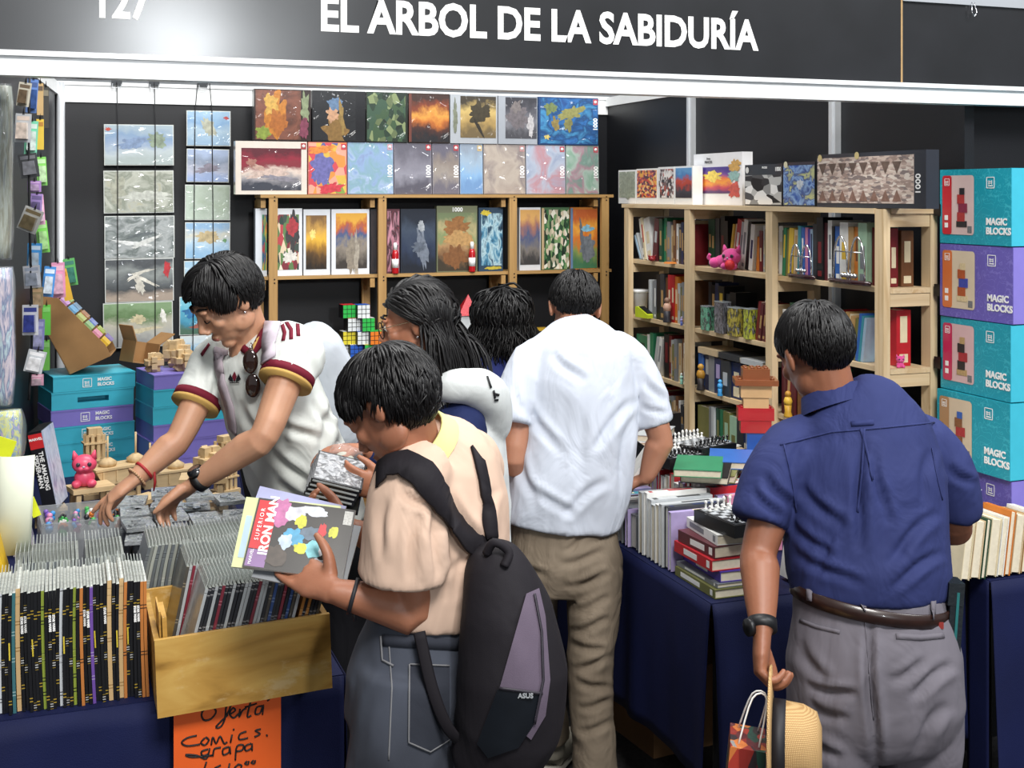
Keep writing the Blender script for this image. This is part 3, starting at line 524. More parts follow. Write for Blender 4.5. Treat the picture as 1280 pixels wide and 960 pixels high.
PK = [(30, 118, 15, 30, '#c8c4b4', '#6a5a48', 'tan and white blister pack at the top of the side cords', 4.0, 10, 8), (40, 120, 13, 42, '#5f80bc', '#3a5488', 'blue card pack hanging beside the tan blister pack', 4.25, 30, 4), (50, 124, 8, 40, '#b89a6a', '#5a4a3a', 'brown narrow pack near the top of the corner', 4.6, 40, 0),
      (57, 134, 8, 52, '#3a3833', '#77705e', 'dark skeleton card pack by the corner pole', 4.9, 45, 0), (29, 160, 19, 36, '#b8bcc0', '#d8c8bc', 'grey key ring card with small round portrait', 4.0, 5, 2), (39, 172, 15, 42, '#6fc4a0', '#c8d8d0', 'mint green card pack below the blue pack', 4.25, 25, 3),
      (50, 168, 9, 38, '#d8b840', '#b07a2a', 'yellow narrow card pack below the brown pack', 4.5, 35, 0), (36, 207, 22, 30, '#202226', '#6a6a70', 'black wire toy pack in the middle of the cord', 4.1, 20, -8), (52, 214, 12, 36, '#7cc45a', '#b8d8a8', 'lime green card pack beside the black wire pack', 4.5, 30, -3),
      (43, 233, 16, 14, '#a07ab8', '#c8a8d0', 'small violet pack under the black wire pack', 4.2, 20, 0), (49, 262, 12, 38, '#d8a0bc', '#e8c8d8', 'light pink card pack below the lime pack', 4.4, 25, -4), (38, 275, 24, 30, '#d8d8d4', '#8a7a5a', 'white tilted photo card pack with yellow blue picture', 4.0, 5, 22),
      (45, 258, 14, 32, '#9a80bc', '#6a5a8a', 'purple card pack behind the tilted photo pack', 4.3, 20, 4), (53, 296, 14, 40, '#76c850', '#a8d890', 'green card pack below the light pink pack', 4.5, 28, -6), (43, 322, 17, 36, '#3f98d8', '#d0e4f4', 'bright blue card pack with white ribbon print', 4.15, 15, 2),
      (40, 346, 20, 28, '#e4e4e8', '#b8c0d0', 'white paper pack hanging under the bright blue pack', 4.1, 12, -4), (46, 372, 15, 26, '#a89a72', '#d8b890', 'khaki card pack with small hooded doll picture', 4.2, 18, 0), (38, 400, 19, 38, '#e8e8ec', '#3f4a9a', 'white and blue box pack with black toy window', 4.0, 8, 0),
      (47, 418, 16, 38, '#9090c8', '#b8b8e0', 'lavender rounded pack behind the white and blue box', 4.25, 20, 2), (58, 400, 10, 38, '#68c848', '#88d870', 'bright green card edge behind the lavender pack', 4.5, 30, 0), (44, 452, 22, 28, '#c8ccd0', '#f0f0f2', 'silver house shaped pack low on the cord', 4.05, 12, 14),
      (58, 444, 8, 38, '#70c050', '#90d078', 'green card edge low beside the silver pack', 4.5, 30, 0), (46, 475, 16, 14, '#d8a0b8', '#e8c8d4', 'small rose pack at the bottom of the cord', 4.2, 18, 0),
      (61, 352, 14, 38, '#3f90d8', '#e0ecf8', 'second bright blue card pack leaning on the cardboard display', 4.6, 20, 6), (73, 350, 16, 44, '#d890b0', '#e8b8cc', 'rose card pack behind the blue pack above the display', 4.7, 18, -2), (82, 356, 10, 40, '#e0b030', '#c88a20', 'golden card pack above the display', 4.75, 22, -12), (88, 340, 14, 34, '#58a858', '#3a7a6a', 'green wrapped pack hanging above the display', 4.8, 20, -8)]
for t in PK: pack(t[0], t[1], t[2], t[3], t[4], t[5], t[6], t[7], t[8], t[9], bubble=t[2] > 11)
cord = MB().tube([W(37, 96, 4.1), W(36, 200, 4.1), W(38, 320, 4.1), W(40, 420, 4.1), W(36, 500, 4.1)], .004, 8, sub=4).obj('display_cord', INK, label='black braided cord the toy packs hang from', cat='cord')
# clear wrapped goods hanging closest to the aisle end of the side panel
k = NT('clear_wrap'); k.b.inputs['Roughness'].default_value = .08; k.b.inputs['Alpha'].default_value = .16; k.b.inputs['Base Color'].default_value = lin('#dfe6ea'); k.b.inputs['Coat Weight'].default_value = 1
nz = k.n('ShaderNodeTexNoise', i_Scale=14.0, i_Detail=2.0, i_Distortion=2.0); k.l(k.coords('Object', (1, 1, .3)), nz.inputs['Vector']); bp = k.n('ShaderNodeBump', i_Strength=.7, i_Distance=.03); k.l(nz.outputs[0], bp.inputs['Height']); k.l(bp.outputs[0], k.b.inputs['Normal'])
WRAP = k.m
def lumpy(wd, dp, h, seed, n=10, m=None):
    m = m or MB(); vs, fs = [], []; seg = 16
    for j in range(n + 1):
        z = h * (j / n - .5); e = 1 - .25 * abs(2 * j / n - 1) ** 3
        for i in range(seg):
            a = 2 * math.pi * i / seg; q = 1 + .22 * noise.noise(Vector((math.cos(a) * 1.5, math.sin(a) * 1.5, z * 9 + seed * 5)))
            c_, s_ = math.cos(a), math.sin(a); p = .55
            vs.append((wd / 2 * e * q * math.copysign(abs(c_) ** p, c_), dp / 2 * e * q * math.copysign(abs(s_) ** p, s_), z))
    for j in range(n):
        for i in range(seg): b0, b1 = j * seg + i, j * seg + (i + 1) % seg; fs.append((b0, b1, b1 + seg, b0 + seg))
    fs.append(tuple(range(seg - 1, -1, -1))); fs.append(tuple(n * seg + i for i in range(seg)))
    m.add(vs, fs, 0, True); return m
for i, (px, py, wpx, hpx, cols, lb, dd) in enumerate([(3, 215, 24, 215, ['#747a80', '#b0b8ac', '#8c8c74', '#5a6068'], 'clear wrapped grey and olive bundle hanging high on the side panel', 3.55),
        (3, 420, 28, 170, ['#7a8ab8', '#c8b8c0', '#4a5a88', '#a8c0c8', '#8a6a80'], 'clear wrapped blue and mauve poster bundle on the side panel', 3.45),
        (10, 545, 34, 64, ['#c89ab0', '#5a7aa8', '#c8c858', '#7aa0b8', '#d8c8d0'], 'clear wrapped pink, blue and yellow bundle low on the side panel', 3.42)]):
    s = dd / FPX; o = lumpy(wpx * s, .07, hpx * s, i).obj('wrapped_bundle', printed('marble', cols, 5, 70 + i, .5), loc=W(px, py, dd), rot=(0, 0, R(-8)), label=lb, cat='wrapped goods')
    lumpy(wpx * s * 1.12, .085, hpx * s * 1.02, i + 9).obj('clear_wrap', WRAP, o)
# ---------------------------------------------------------------- brick-toy boxes
def doodle(col, col2, name):
    k = NT(name); co = k.coords('Object', (22, 22, 22)); vo = k.n('ShaderNodeTexVoronoi', i_Scale=1.0, feature='DISTANCE_TO_EDGE'); nz = k.n('ShaderNodeTexNoise', i_Scale=.8, i_Detail=2.0)
    k.l(co, nz.inputs['Vector']); mx = k.n('ShaderNodeMix', data_type='RGBA'); mx.inputs[0].default_value = .35; k.l(co, mx.inputs[6]); k.l(nz.outputs['Color'], mx.inputs[7]); k.l(co, vo.inputs['Vector'])
    n2 = k.n('ShaderNodeTexNoise', i_Scale=.9, i_Detail=0.0, i_Distortion=3.0); k.l(co, n2.inputs['Vector'])
    c = k.ramp(n2.outputs[0], [(.46, lin(col)), (.485, lin(col2)), (.51, lin(col2)), (.535, lin(col))])
    k.l(c, k.b.inputs['Base Color']); k.b.inputs['Roughness'].default_value = .38; return k.m
TEAL = doodle('#1d9aae', '#3bb2c2', 'teal_box_print'); VIOL = doodle('#6a5fb4', '#7f76c4', 'violet_box_print')
TEALP = mat('#3fb4cc', .4, var=.05, name='teal_card'); VIOLP = mat('#8278c8', .4, var=.05, name='violet_card')
def outline_logo(o, x, z, s, y):
    m = MB(); t = s * .07
    for dx, dz, a, b in ((0, s / 2, s, t), (0, -s / 2, s, t), (-s / 2, 0, t, s), (s / 2, 0, t, s), (-.2 * s, .12 * s, .26 * s, t), (-.2 * s, 0, t, .4 * s), (.05 * s, .1 * s, .26 * s, t), (.18 * s, .02 * s, t, .38 * s), (-.05 * s, -.06 * s, .5 * s, t), (0, -.3 * s, .6 * s, .1 * s)):
        m.box((x + dx, y, z + dz), (a, .0006, b))
    m.obj('logo', WINK, o)
def magic_box(v_far, v_near, z, h, u, mt, mp, band, card, label, dep=.2, shapes=(), rz=0):
    L = v_far - v_near; o = MB().box((0, dep / 2, h / 2), (L, dep, h)).obj('toy_box', mt, loc=(u, (v_far + v_near) / 2, z), rot=(0, 0, R(-90 + rz)), label=label, cat='toy box')
    MB().box2((L / 2 - .0005, .001, .001), (L / 2 + .0012, dep - .001, h - .001)).obj('end_face', mp, o)
    text('MAGIC', .03, WINK, o, (.055, -.001, .075), bold=.0012, ax='LEFT'); text('BLOCKS', .03, WINK, o, (.055, -.001, .045), bold=.0012, ax='LEFT')
    outline_logo(o, .075, h - .045, .034, -.0008)
    cx0, cx1, cz0, cz1 = -L / 2 + .014, -.0, .03, h - .02
    def rr(x0, x1, z0, z1, r, y, mi=None):
        m = MB(); pts = []
        for (cx, cz, a0) in ((x1 - r, z1 - r, 0), (x0 + r, z1 - r, 90), (x0 + r, z0 + r, 180), (x1 - r, z0 + r, 270)):
            for k_ in range(5): a_ = R(a0 + 22.5 * k_); pts.append((cx + r * math.cos(a_), y, cz + r * math.sin(a_)))
        m.add(pts, [tuple(range(len(pts)))]); return m
    rr(cx0, cx1, cz0, cz1, .012, -.0012).obj('picture_card', mat(card, .35, coat=.3, var=.04, name='card_' + card[1:]), o)
    rr(cx0, cx0 + .046, cz0, cz1, .01, -.0018).obj('colour_band', mat(band, .35, coat=.3, var=.03, name='band_' + band[1:]), o)
    outline_logo(o, cx0 + .023, cz1 - .022, .022, -.0022)
    for q in (.03, .055): MB().box((cx0 + .02, -.0022, cz0 + q), (.016, .0006, .016)).obj('icon', WINK, o)
    MB().box((cx1 - .02, -.0018, cz0 + .018), (.02, .0006, .022)).obj('barcode', mat('#77777a', .5, var=.4, vs=200, name='barcode_print'), o)
    for i, (x, zz, a, b, c) in enumerate(shapes): MB().box((cx0 + x * (cx1 - cx0), -.002 - .0003 * i, cz0 + zz * (cz1 - cz0)), (a, .0006, b)).obj('printed_brick', mat(c, .45, var=.15, vs=150, name='print_' + c[1:]), o)
    return o
def bricks(c1, c2, c3):  # plain heap of toy bricks, no figure
    return [(.62, .18, .05, .02, c3), (.6, .30, .036, .03, c1), (.66, .45, .042, .03, c2), (.6, .60, .034, .03, c1), (.64, .73, .024, .022, c3)]
us = 2.78; va, vb = Wu(1175, 300, us).y, Wu(1264, 300, us).y
mz = [(1.735, .245, TEAL, TEALP, '#c8323c', '#dcc2be', 'teal brick-toy box with red band, topmost of the tall stack', bricks('#b03a3a', '#8a2f4a', '#2c2c30'), 0), (1.492, .24, VIOL, VIOLP, '#d8743c', '#dccbb0', 'violet brick-toy box with orange band, second from the top of stack', bricks('#b0552c', '#3a4aa8', '#d8c49a'), 1),
      (1.249, .24, TEAL, TEALP, '#c8285a', '#dcb8b8', 'teal brick-toy box with crimson band, third from the top of stack', bricks('#2a2a2c', '#a83038', '#b89a6a'), -1), (1.006, .24, TEAL, TEALP, '#b58a60', '#d8c4a8', 'teal brick-toy box with brown band, fourth from the top of stack', bricks('#8a5a3a', '#b0383a', '#3a62b0'), 1),
      (.763, .24, VIOL, VIOLP, '#c8508a', '#d8c0c8', 'violet brick-toy box at the bottom of the tall stack', bricks('#a05a8a', '#5a5ab0', '#d0c0b0'), 0)]
for i, (z, h, mt, mp, bd, cd, lb, sh, rz) in enumerate(mz): magic_box(va - .004 * (i % 2), vb - .004 * (i % 2), z, h, us - (.012 if i == 3 else 0), mt, mp, bd, cd, lb, shapes=sh, rz=rz)
# flat toy boxes stacked at the back of the comics table
def slot_box(wd, dp, h):   # closed box with a hand slot cut into its front
    a, b, y0, y1, x, z0, z1, yi = wd / 2, 0, -dp / 2, dp / 2, wd * .19, h * .34, h * .66, -dp / 2 + .06
    m = MB(); V_ = [(-a, y0, 0), (a, y0, 0), (a, y0, h), (-a, y0, h), (-x, y0, z0), (x, y0, z0), (x, y0, z1), (-x, y0, z1), (-x, yi, z0), (x, yi, z0), (x, yi, z1), (-x, yi, z1), (-a, y1, 0), (a, y1, 0), (a, y1, h), (-a, y1, h)]
    m.add(V_, [(0, 1, 5, 4), (1, 2, 6, 5), (2, 3, 7, 6), (3, 0, 4, 7), (4, 5, 9, 8), (5, 6, 10, 9), (6, 7, 11, 10), (7, 4, 8, 11), (8, 9, 10, 11), (1, 13, 14, 2), (13, 12, 15, 14), (12, 0, 3, 15), (3, 2, 14, 15), (0, 12, 13, 1)]); return m
def flat_box(c, wd, dp, h, mt, label, rz=0, slot=False, print_=True):
    o = (slot_box(wd, dp, h) if slot else MB().box((0, 0, h / 2), (wd, dp, h))).obj('flat_toy_box', mt, loc=c, rot=(0, 0, R(rz)), label=label, cat='toy box')
    MB().box2((-wd / 2 - .001, -dp / 2 - .0015, h * .93), (wd / 2 + .001, dp / 2 + .001, h + .001)).obj('lid_edge', mt, o)
    if print_ and not slot:
        text('MAGIC', .018, WINK, o, (.01, -dp / 2 - .0015, h * .66), bold=.0006, ax='LEFT'); text('BLOCKS', .018, WINK, o, (.01, -dp / 2 - .0015, h * .34), bold=.0006, ax='LEFT'); outline_logo(o, -.03, h * .5, .034, -dp / 2 - .001)
p = Wz(112, 585, TZ); bx, by = .105, 5.42
def stk(px, d): q = W(px, 500, d); return q.x, q.y
x1_, y1_ = stk(109, 5.15); zz = TZ + .001
for i, (mt, nm, h) in enumerate([(TEALP, 'teal', .066), (TEALP, 'teal', .068), (TEALP, 'teal', .062), (VIOLP, 'violet', .066), (TEALP, 'teal', .07), (TEALP, 'teal', .062)]):
    flat_box((x1_ + [0, .004, -.003, -.008, -.006, 0][i], y1_, zz), .325, .26, h, mt, '%s flat toy box, %s from the table in the stack under the cardboard display' % (nm, ordinal(i)), rz=12, slot=i == 4); zz += h + .002
stack1_top = zz
x2_, y2_ = stk(229, 5.16); zz = TZ + .001
for i, (mt, nm, h) in enumerate([(VIOLP, 'violet', .07), (VIOLP, 'violet', .07), (VIOLP, 'violet', .064), (TEALP, 'teal', .07), (TEALP, 'teal', .068), (VIOLP, 'violet', .058)]):
    flat_box((x2_ + [.0, -.006, .002, 0, .002, .004][i], y2_, zz), .325, .26, h, mt, '%s flat toy box, %s from the table in the stack topped by wooden cubes' % (nm, ordinal(i)), rz=12, slot=i == 4, print_=i > 2); zz += h + .002
stack2_top = zz
# tilted cardboard display of colour cards on the first stack
KRAFT = mat('#9a7448', .8, var=.12, vs=12, bump=.1, bs=300, name='kraft_board')
dsp = thing('cardboard_display', 'tilted kraft cardboard counter display filled with colour card packs', 'display box', (x1_ + .012, y1_ - .03, stack1_top + .0325), (0, R(-24), R(-8)))
m = MB(); m.prism([(-.07, 0), (.10, 0), (.10, .05), (-.01, .36), (-.09, .30)], -.11, -.105); m.prism([(-.07, 0), (.10, 0), (.10, .05), (-.01, .36), (-.09, .30)], .105, .11)
m.prism([(-.075, 0), (-.07, 0), (-.085, .30), (-.09, .30)], -.105, .105); m.box2((-.07, -.105, 0), (.10, .105, .004)); m.obj('display_shell', KRAFT, dsp)
cc = ['#e0b838', '#d890a8', '#8ab078', '#b0b870', '#70a8d0', '#c898d0', '#e0a8b0']
for i in range(7):
    z = .03 + i * .043; x = .10 - i * .0155
    MB().box((x - .03, -.06, z + .02), (.075, .09, .038), Matrix.Rotation(R(-20), 3, 'Y')).obj('colour_card', mat(cc[i], .4, coat=.3, var=.15, vs=50, name='card_' + cc[i][1:]), dsp)
    MB().box((x - .03, .04, z + .02), (.08, .085, .036), Matrix.Rotation(R(-20), 3, 'Y')).obj('colour_card', mat(['#8878b8', '#a8b848', '#6a80c8', '#b07850', '#7a9ab8', '#98b060', '#a888a8'][i], .4, coat=.6, var=.3, vs=50, name='wrapped_card_%d' % i), dsp)
ct = thing('open_carton', 'small open kraft carton on the stack beside the tilted display', 'carton', (x1_ + .205, y1_ + .05, stack1_top + .0135), (0, R(12), R(30)))
m = MB(); m.box2((-.06, -.05, 0), (.06, .05, .004)); m.box2((-.06, -.05, .004), (-.056, .05, .09)); m.box2((.056, -.05, .004), (.06, .05, .09)); m.box2((-.056, .046, .004), (.056, .05, .09)); m.obj('carton_body', KRAFT, ct)
MB().box((.09, 0, .115), (.004, .1, .085), Matrix.Rotation(R(50), 3, 'Y')).obj('carton_flap', KRAFT, ct); MB().box((-.075, 0, .12), (.004, .1, .07), Matrix.Rotation(R(-30), 3, 'Y')).obj('carton_flap', KRAFT, ct)
# ---------------------------------------------------------------- wooden puzzles
LW1 = wood('#b39468', '#d3b88c', 0, 'pale_plywood', .6); LW2 = wood('#b39468', '#d3b88c', 2, 'pale_plywood', .6)
def burr(c, s, rz, label):
    o = thing('burr_puzzle', label, 'wooden puzzle', c, (0, 0, R(rz)))
    t = s / 3.2
    for ax in range(3):
        for q in (-1, 1):
            d = [t * .95] * 3; d[ax] = s; cpos = [0, 0, s / 2]; cpos[(ax + 1) % 3] += q * t * .55
            MB().box(cpos, d).obj('notched_bar', LW1, o)
            e = [0, 0, s / 2]; e[(ax + 1) % 3] += q * s * .33; e[(ax + 2) % 3] += q * s * .33
            MB().box(e, (t * .8,) * 3, Matrix.Rotation(R(45), 3, 'XYZ'[ax])).obj('corner_block', LW2, o)
for i, (dx, dy, s, lb) in enumerate([(-.12, -.05, .075, 'small square wooden puzzle on violet box'), (-.005, -.06, .085, 'knobbly wooden burr puzzle on violet box, beside the square one'), (.115, -.055, .085, 'knobbly wooden burr puzzle on violet box, behind the jersey shoulder'), (-.02, .08, .11, 'large pale wooden puzzle block behind the burr puzzles')]):
    burr((x2_ + dx, y2_ + dy, stack2_top), s, 20 * i, lb)
def tower(c, label, h=.2, rz=0):
    o = thing('wooden_tower', label, 'wooden model', c, (0, 0, R(rz)))
    MB().box((0, 0, .01), (.09, .07, .02)).obj('base', LW1, o)
    for x in (-.03, -.01, .01, .03):
        for y in (-.022, .022): MB().box((x, y, h / 2), (.012, .006, h * .84)).obj('upright', LW2, o)
    for z in (.3, .55, .8): MB().box((0, 0, h * z), (.085, .06, .006)).obj('floor_plate', LW1, o)
    MB().box((0, 0, h * .95), (.05, .04, h * .12)).obj('cap', LW2, o)
def ship(c, label, rz=0, L=.26):
    o = thing('wooden_model_ship', label, 'wooden model', c, (0, 0, R(rz)))
    MB().prism([(-L / 2, .05), (L / 2, .05), (L * .4, .0), (-L * .4, 0)], -.045, .045).obj('hull', LW1, o)
    MB().box((0, 0, .056), (L * 1.04, .1, .008)).obj('deck', LW1, o)
    for x in (-L * .25, L * .18):
        MB().lathe([(.03, .06), (.034, .075), (.012, .09)], (x, 0, 0), 14).obj('turret', LW2, o); MB().tube([(x, 0, .07), (x, 0, .17)], .004, 8).obj('mast', LW2, o)
    for k_ in range(5): MB().box((-L * .4 + k_ * L * .2, -.046, .03), (.006, .006, .04)).obj('rib', LW2, o)
def stool(c, label, s=.08, rz=0):
    o = thing('wooden_stand', label, 'wooden model', c, (0, 0, R(rz)))
    MB().box((0, 0, s * .9), (s * 1.4, s, s * .16)).obj('top', LW1, o)
    for x in (-.5, .5):
        for y in (-.35, .35): MB().box((x * s, y * s, s * .41), (s * .16, s * .16, s * .82)).obj('leg', LW2, o)
    MB().box((0, 0, s * .3), (s * 1.1, s * .5, s * .1)).obj('stretcher', LW1, o)
def on(px, py, z=TZ): q = Wz(px, py, z); return q
q = W(118, 560, 4.65); tower((q.x, q.y, TZ), 'tall pale wooden tower model beside the pink toy cat', .26, 10)
q = W(155, 575, 4.6); ship((q.x, q.y, TZ + .08), 'pale wooden ship model with two masts and turrets', 25); stool((q.x, q.y, TZ), 'square wooden stand under the ship model', .085, 20)
q = W(192, 568, 4.75); ship((q.x + .05, q.y + .1, TZ), 'plain wooden barge model behind the ship with turrets', 15, .24)
stool((-.035, 4.51, TZ), 'low wooden stand under the leaning comic volume', .075, 10)
q = W(100, 598, 4.4); stool((q.x + .035, q.y, TZ), 'small wooden stool under the pink toy cat', .105, 15); cat_pos = (q.x, q.y, TZ + .105)
q = W(255, 560, 4.5); stool((q.x, q.y, TZ), 'wooden bench model beside the jersey sleeve', .12, -10); burr((q.x + .02, q.y, TZ + .12), .1, 30, 'wooden burr puzzle on the bench model')
q = W(275, 545, 4.7); tower((q.x + .02, q.y, TZ), 'pale wooden lantern tower model behind the bench model', .22, 30)
q = W(220, 590, 4.25); burr((q.x, q.y, TZ), .11, 10, 'wooden block puzzle under the reaching arms'); q = W(264, 592, 4.28); burr((q.x, q.y, TZ), .1, 40, 'second wooden block puzzle, by the watch wrist'); q = W(180, 600, 4.3); stool((q.x, q.y, TZ), 'wooden frame model below the ship', .09, 40)
# ---------------------------------------------------------------- pink toy cats
PINKV = mat('#e0506e', .35, var=.08, name='pink_vinyl'); PINKP = mat('#e04a96', .85, var=.15, bump=.5, bs=300, name='pink_plush', sheen=.4)
def toy_cat(c, s, mt, label, rz=0, lying=False, dark='#3a3038', f=-1):
    o = thing('toy_cat', label, 'toy', c, (0, 0, R(rz))); D = mat(dark, .3, var=0, name='dark_eye')
    if lying:
        MB().ell((f * s * .55, .1 * s, s * .36), (s * .6, s * .34, s * .34)).ell((f * s * 1.0, -.1 * s, s * .3), (s * .26, s * .3, s * .26)).obj('body', mt, o)
        MB().tube([(f * s * 1.1, .1 * s, s * .3), (f * s * 1.4, .0, s * .5), (f * s * 1.3, -.05 * s, s * .7)], [.09 * s, .09 * s, .07 * s], 10, sub=4).obj('tail', mt, o); hx, hz = -.05 * s, s * .62
        for x in (-.3, .15): MB().ell((x * s, -.3 * s, s * .17), (s * .2, s * .24, s * .17)).obj('paw', mt, o)
    else:
        MB().ell((0, 0, s * .36), (s * .42, s * .34, s * .38)).obj('body', mt, o); hx, hz = 0, s * .95
        for x in (-.3, .3): MB().ell((x * s, -.26 * s, s * .16), (s * .2, s * .2, s * .17)).obj('paw', mt, o)
    MB().ell((hx, -.12 * s, hz), (s * .5, s * .38, s * .4)).obj('head', mt, o)
    for x in (-1, 1):
        MB().tube([(hx + x * .34 * s, -.1 * s, hz + .22 * s), (hx + x * .42 * s, -.1 * s, hz + .56 * s)], [.17 * s, .03 * s], 10).obj('ear', mt, o)
        MB().ell((hx + x * .22 * s, -.46 * s, hz + .04 * s), (.09 * s, .05 * s, .09 * s)).obj('eye', D, o)
        MB().ell((hx + x * .1 * s, -.46 * s, hz - .14 * s), (.12 * s, .07 * s, .09 * s)).obj('muzzle', mt, o)
    MB().ell((hx, -.5 * s, hz - .05 * s), (.06 * s, .04 * s, .04 * s)).obj('nose', mat('#a8a0b0', .3, var=0, name='grey_nose'), o)
    return o
toy_cat((cat_pos[0] + .015, cat_pos[1] - .02, cat_pos[2]), .085, PINKV, 'glossy pink toy cat sitting on small wooden stool', rz=-5)
tc = toy_cat((RU0 + .035, Wu(908, 330, RU0).y, RZ[5] + .001), .088, PINKP, 'bright pink plush cat lying on the bookcase shelf', rz=-62, lying=True)
MB().ell((.012, -.05, .022), (.022, .02, .022)).obj('heart', mat('#c8282f', .6, name='red_plush'), tc)
toy_cat((RU0 + .06, RP[-1] - .008, RZ[4] + .001), .03, PINKP, 'tiny pink toy cat at the open end of the bookcase', rz=-20)
# ================================================================== books and comics
def book(thick, h, dep, cname, loc, rot, label, cat='book', group=None, pages=None, title=None, face=None):
    """local: x thickness, y depth with the spine at y=0, z height"""
    t = min(.0022, thick * .12); c = cm(cname)
    m = MB(); m.box2((0, 0, 0), (t, dep, h)); m.box2((thick - t, 0, 0), (thick, dep, h)); m.box2((t, 0, 0), (thick - t, t, h))
    o = m.obj('book', c, loc=loc, rot=rot, label=label, cat=cat, group=group)
    e = .0035
    MB().box2((t, t, e), (thick - t, dep - e, h - e)).obj('page_block', pages or PAGES, o)
    if title:
        m = MB(); r = random.random
        z = h * (.25 + .2 * r()); m.box2((thick * .25, -.0006, z), (thick * .75, .0002, z + h * (.25 + .25 * r())))
        m.obj('spine_title', cm(title), o)
        if r() < .6: MB().box2((thick * .2, -.0006, h * .06), (thick * .8, .0002, h * .06 + thick * .5)).obj('publisher_mark', cm(title), o)
    if face: MB().box2((-.0008, dep * .08, h * .1), (.0002, dep * .92, h * .92)).obj('cover_print', face, o)
    return o
BAYS = {1: 'far bay', 2: 'middle bay', 3: 'near bay'}
LEV = {5: 'top shelf', 4: 'second shelf', 3: 'third shelf', 2: 'fourth shelf'}
def shelf_row(bay, lev, specs, v0=None, du=.0, fill=True):
    """specs: (colour, thickness, height, depth, lean deg, title colour) from the far post to the near post"""
    x = 0.0; pl = 0; ph = 0; v_start = (RP[bay - 1] - .028) if v0 is None else v0; z = RZ[lev] + .0008
    wid = v_start - RP[bay] - (.03 if bay < 3 else .145); specs = list(specs); need = sum(q[1] for q in specs) + sum(abs(math.sin(R(q[4]))) * q[2] for k_, q in enumerate(specs) if q[4] and (k_ + 1 == len(specs) or (specs[k_ + 1][4] >= 0) != (q[4] >= 0) or specs[k_ + 1][4] == 0)) + .0013 * len(specs)
    pal = ['cream', 'grey', 'charcoal', 'dark red', 'beige', 'navy', 'pale grey', 'brown', 'black', 'olive', 'white']; k0 = (bay * 5 + lev * 3)
    while fill and need < wid - .035:
        tt = .018 + .004 * (k0 % 4); specs.append((pal[k0 % len(pal)], tt, .165 + .008 * (k0 % 5), specs[0][3], 0, [None, 'cream', 'tan'][k0 % 3])); need += tt + .0013; k0 += 3
    for i, (c, t, h, dep, lean, ti) in enumerate(specs):
        a = R(lean)
        if lean < 0 and pl >= 0: x += h * math.sin(-a)
        if lean < pl and pl > 0: x += ph * (math.sin(R(pl)) - max(0, math.sin(a)))
        jit = random.uniform(0, .012)
        zz = z + (t * math.sin(a) if a > 0 else 0); xx = x
        book(t, h, dep, c, (RU0 + .016 + jit + du, v_start - xx, zz), (0, a, R(-90)), '%s book, %s from the far post, %s of the %s' % (c, ordinal(i), LEV[lev], BAYS[bay]), title=ti)
        x += t / math.cos(a) + .0012; pl, ph = lean, h
random.seed(12)
r = random.uniform
shelf_row(1, 5, [('pale blue', .012, .13, .13, -32, None), ('pale grey', .012, .14, .13, -30, None), ('white', .022, .2, .13, -14, 'grey'), ('cream', .02, .205, .13, -13, 'red'), ('white', .06, .2, .13, -12, 'cream'), ('maroon', .045, .2, .13, 8, 'pale grey'), ('dark green', .03, .2, .13, 0, 'tan'), ('green', .028, .205, .13, 0, 'tan')], v0=RP[0] - .0)
shelf_row(2, 5, [('dark green', .03, .205, .09, 0, 'tan'), ('dark green', .03, .205, .09, 0, 'tan'), ('charcoal', .035, .21, .09, 0, None), ('black', .04, .22, .09, 0, 'dark red'), ('black', .03, .2, .09, 0, None), ('yellow', .014, .19, .09, 12, None), ('cream', .02, .19, .09, 12, None), ('red', .034, .21, .09, 12, 'white'), ('pale grey', .024, .2, .09, 10, 'grey'),
                 ('white', .03, .21, .09, 9, 'grey'), ('black', .024, .2, .09, 9, None), ('white', .03, .19, .09, 7, 'navy'), ('orange', .024, .14, .09, 4, None)], du=.052)
shelf_row(3, 5, [('green', .02, .185, .13, 4, 'yellow'), ('olive', .02, .18, .13, 4, None), ('yellow', .03, .185, .13, 4, None), ('beige', .028, .18, .13, 2, 'tan'), ('teal', .02, .195, .13, 2, None), ('blue', .018, .19, .13, 0, 'white'), ('pink', .014, .19, .13, 0, None), ('purple', .016, .185, .13, 0, None), ('pale blue', .016, .185, .13, 0, 'navy'), ('charcoal', .03, .205, .13, 0, None),
                 ('black', .04, .23, .13, 0, 'dark red'), ('maroon', .024, .21, .13, 0, None), ('white', .026, .22, .13, 0, 'grey'), ('black', .016, .2, .13, 0, None), ('blue', .034, .2, .13, 0, 'white'), ('white', .05, .215, .13, 0, 'yellow'), ('tan', .03, .2, .13, 0, None), ('orange', .024, .2, .13, 0, 'brown'), ('pale green', .05, .215, .13, 0, 'grey')])
shelf_row(1, 4, [('pale grey', .018, .18, .13, 0, None), ('pale grey', .016, .18, .13, 0, None), ('grey', .018, .175, .13, 0, None), ('grey', .02, .18, .13, 0, 'white'), ('black', .04, .21, .13, 0, None), ('charcoal', .04, .215, .13, 0, 'tan'), ('brown', .03, .2, .13, 0, None), ('red', .03, .215, .13, 0, 'cream'), ('red', .03, .215, .13, 0, 'cream'), ('orange', .026, .21, .13, 0, 'cream')], v0=RP[0] - .17)
shelf_row(2, 4, [('charcoal', .03, .2, .1, 0, None), ('black', .04, .19, .1, 0, 'tan'), ('navy', .03, .2, .1, 0, None), ('black', .05, .19, .1, 0, 'yellow'), ('charcoal', .04, .16, .1, 0, None), ('black', .05, .17, .1, 0, None)], fill=False, du=.046)
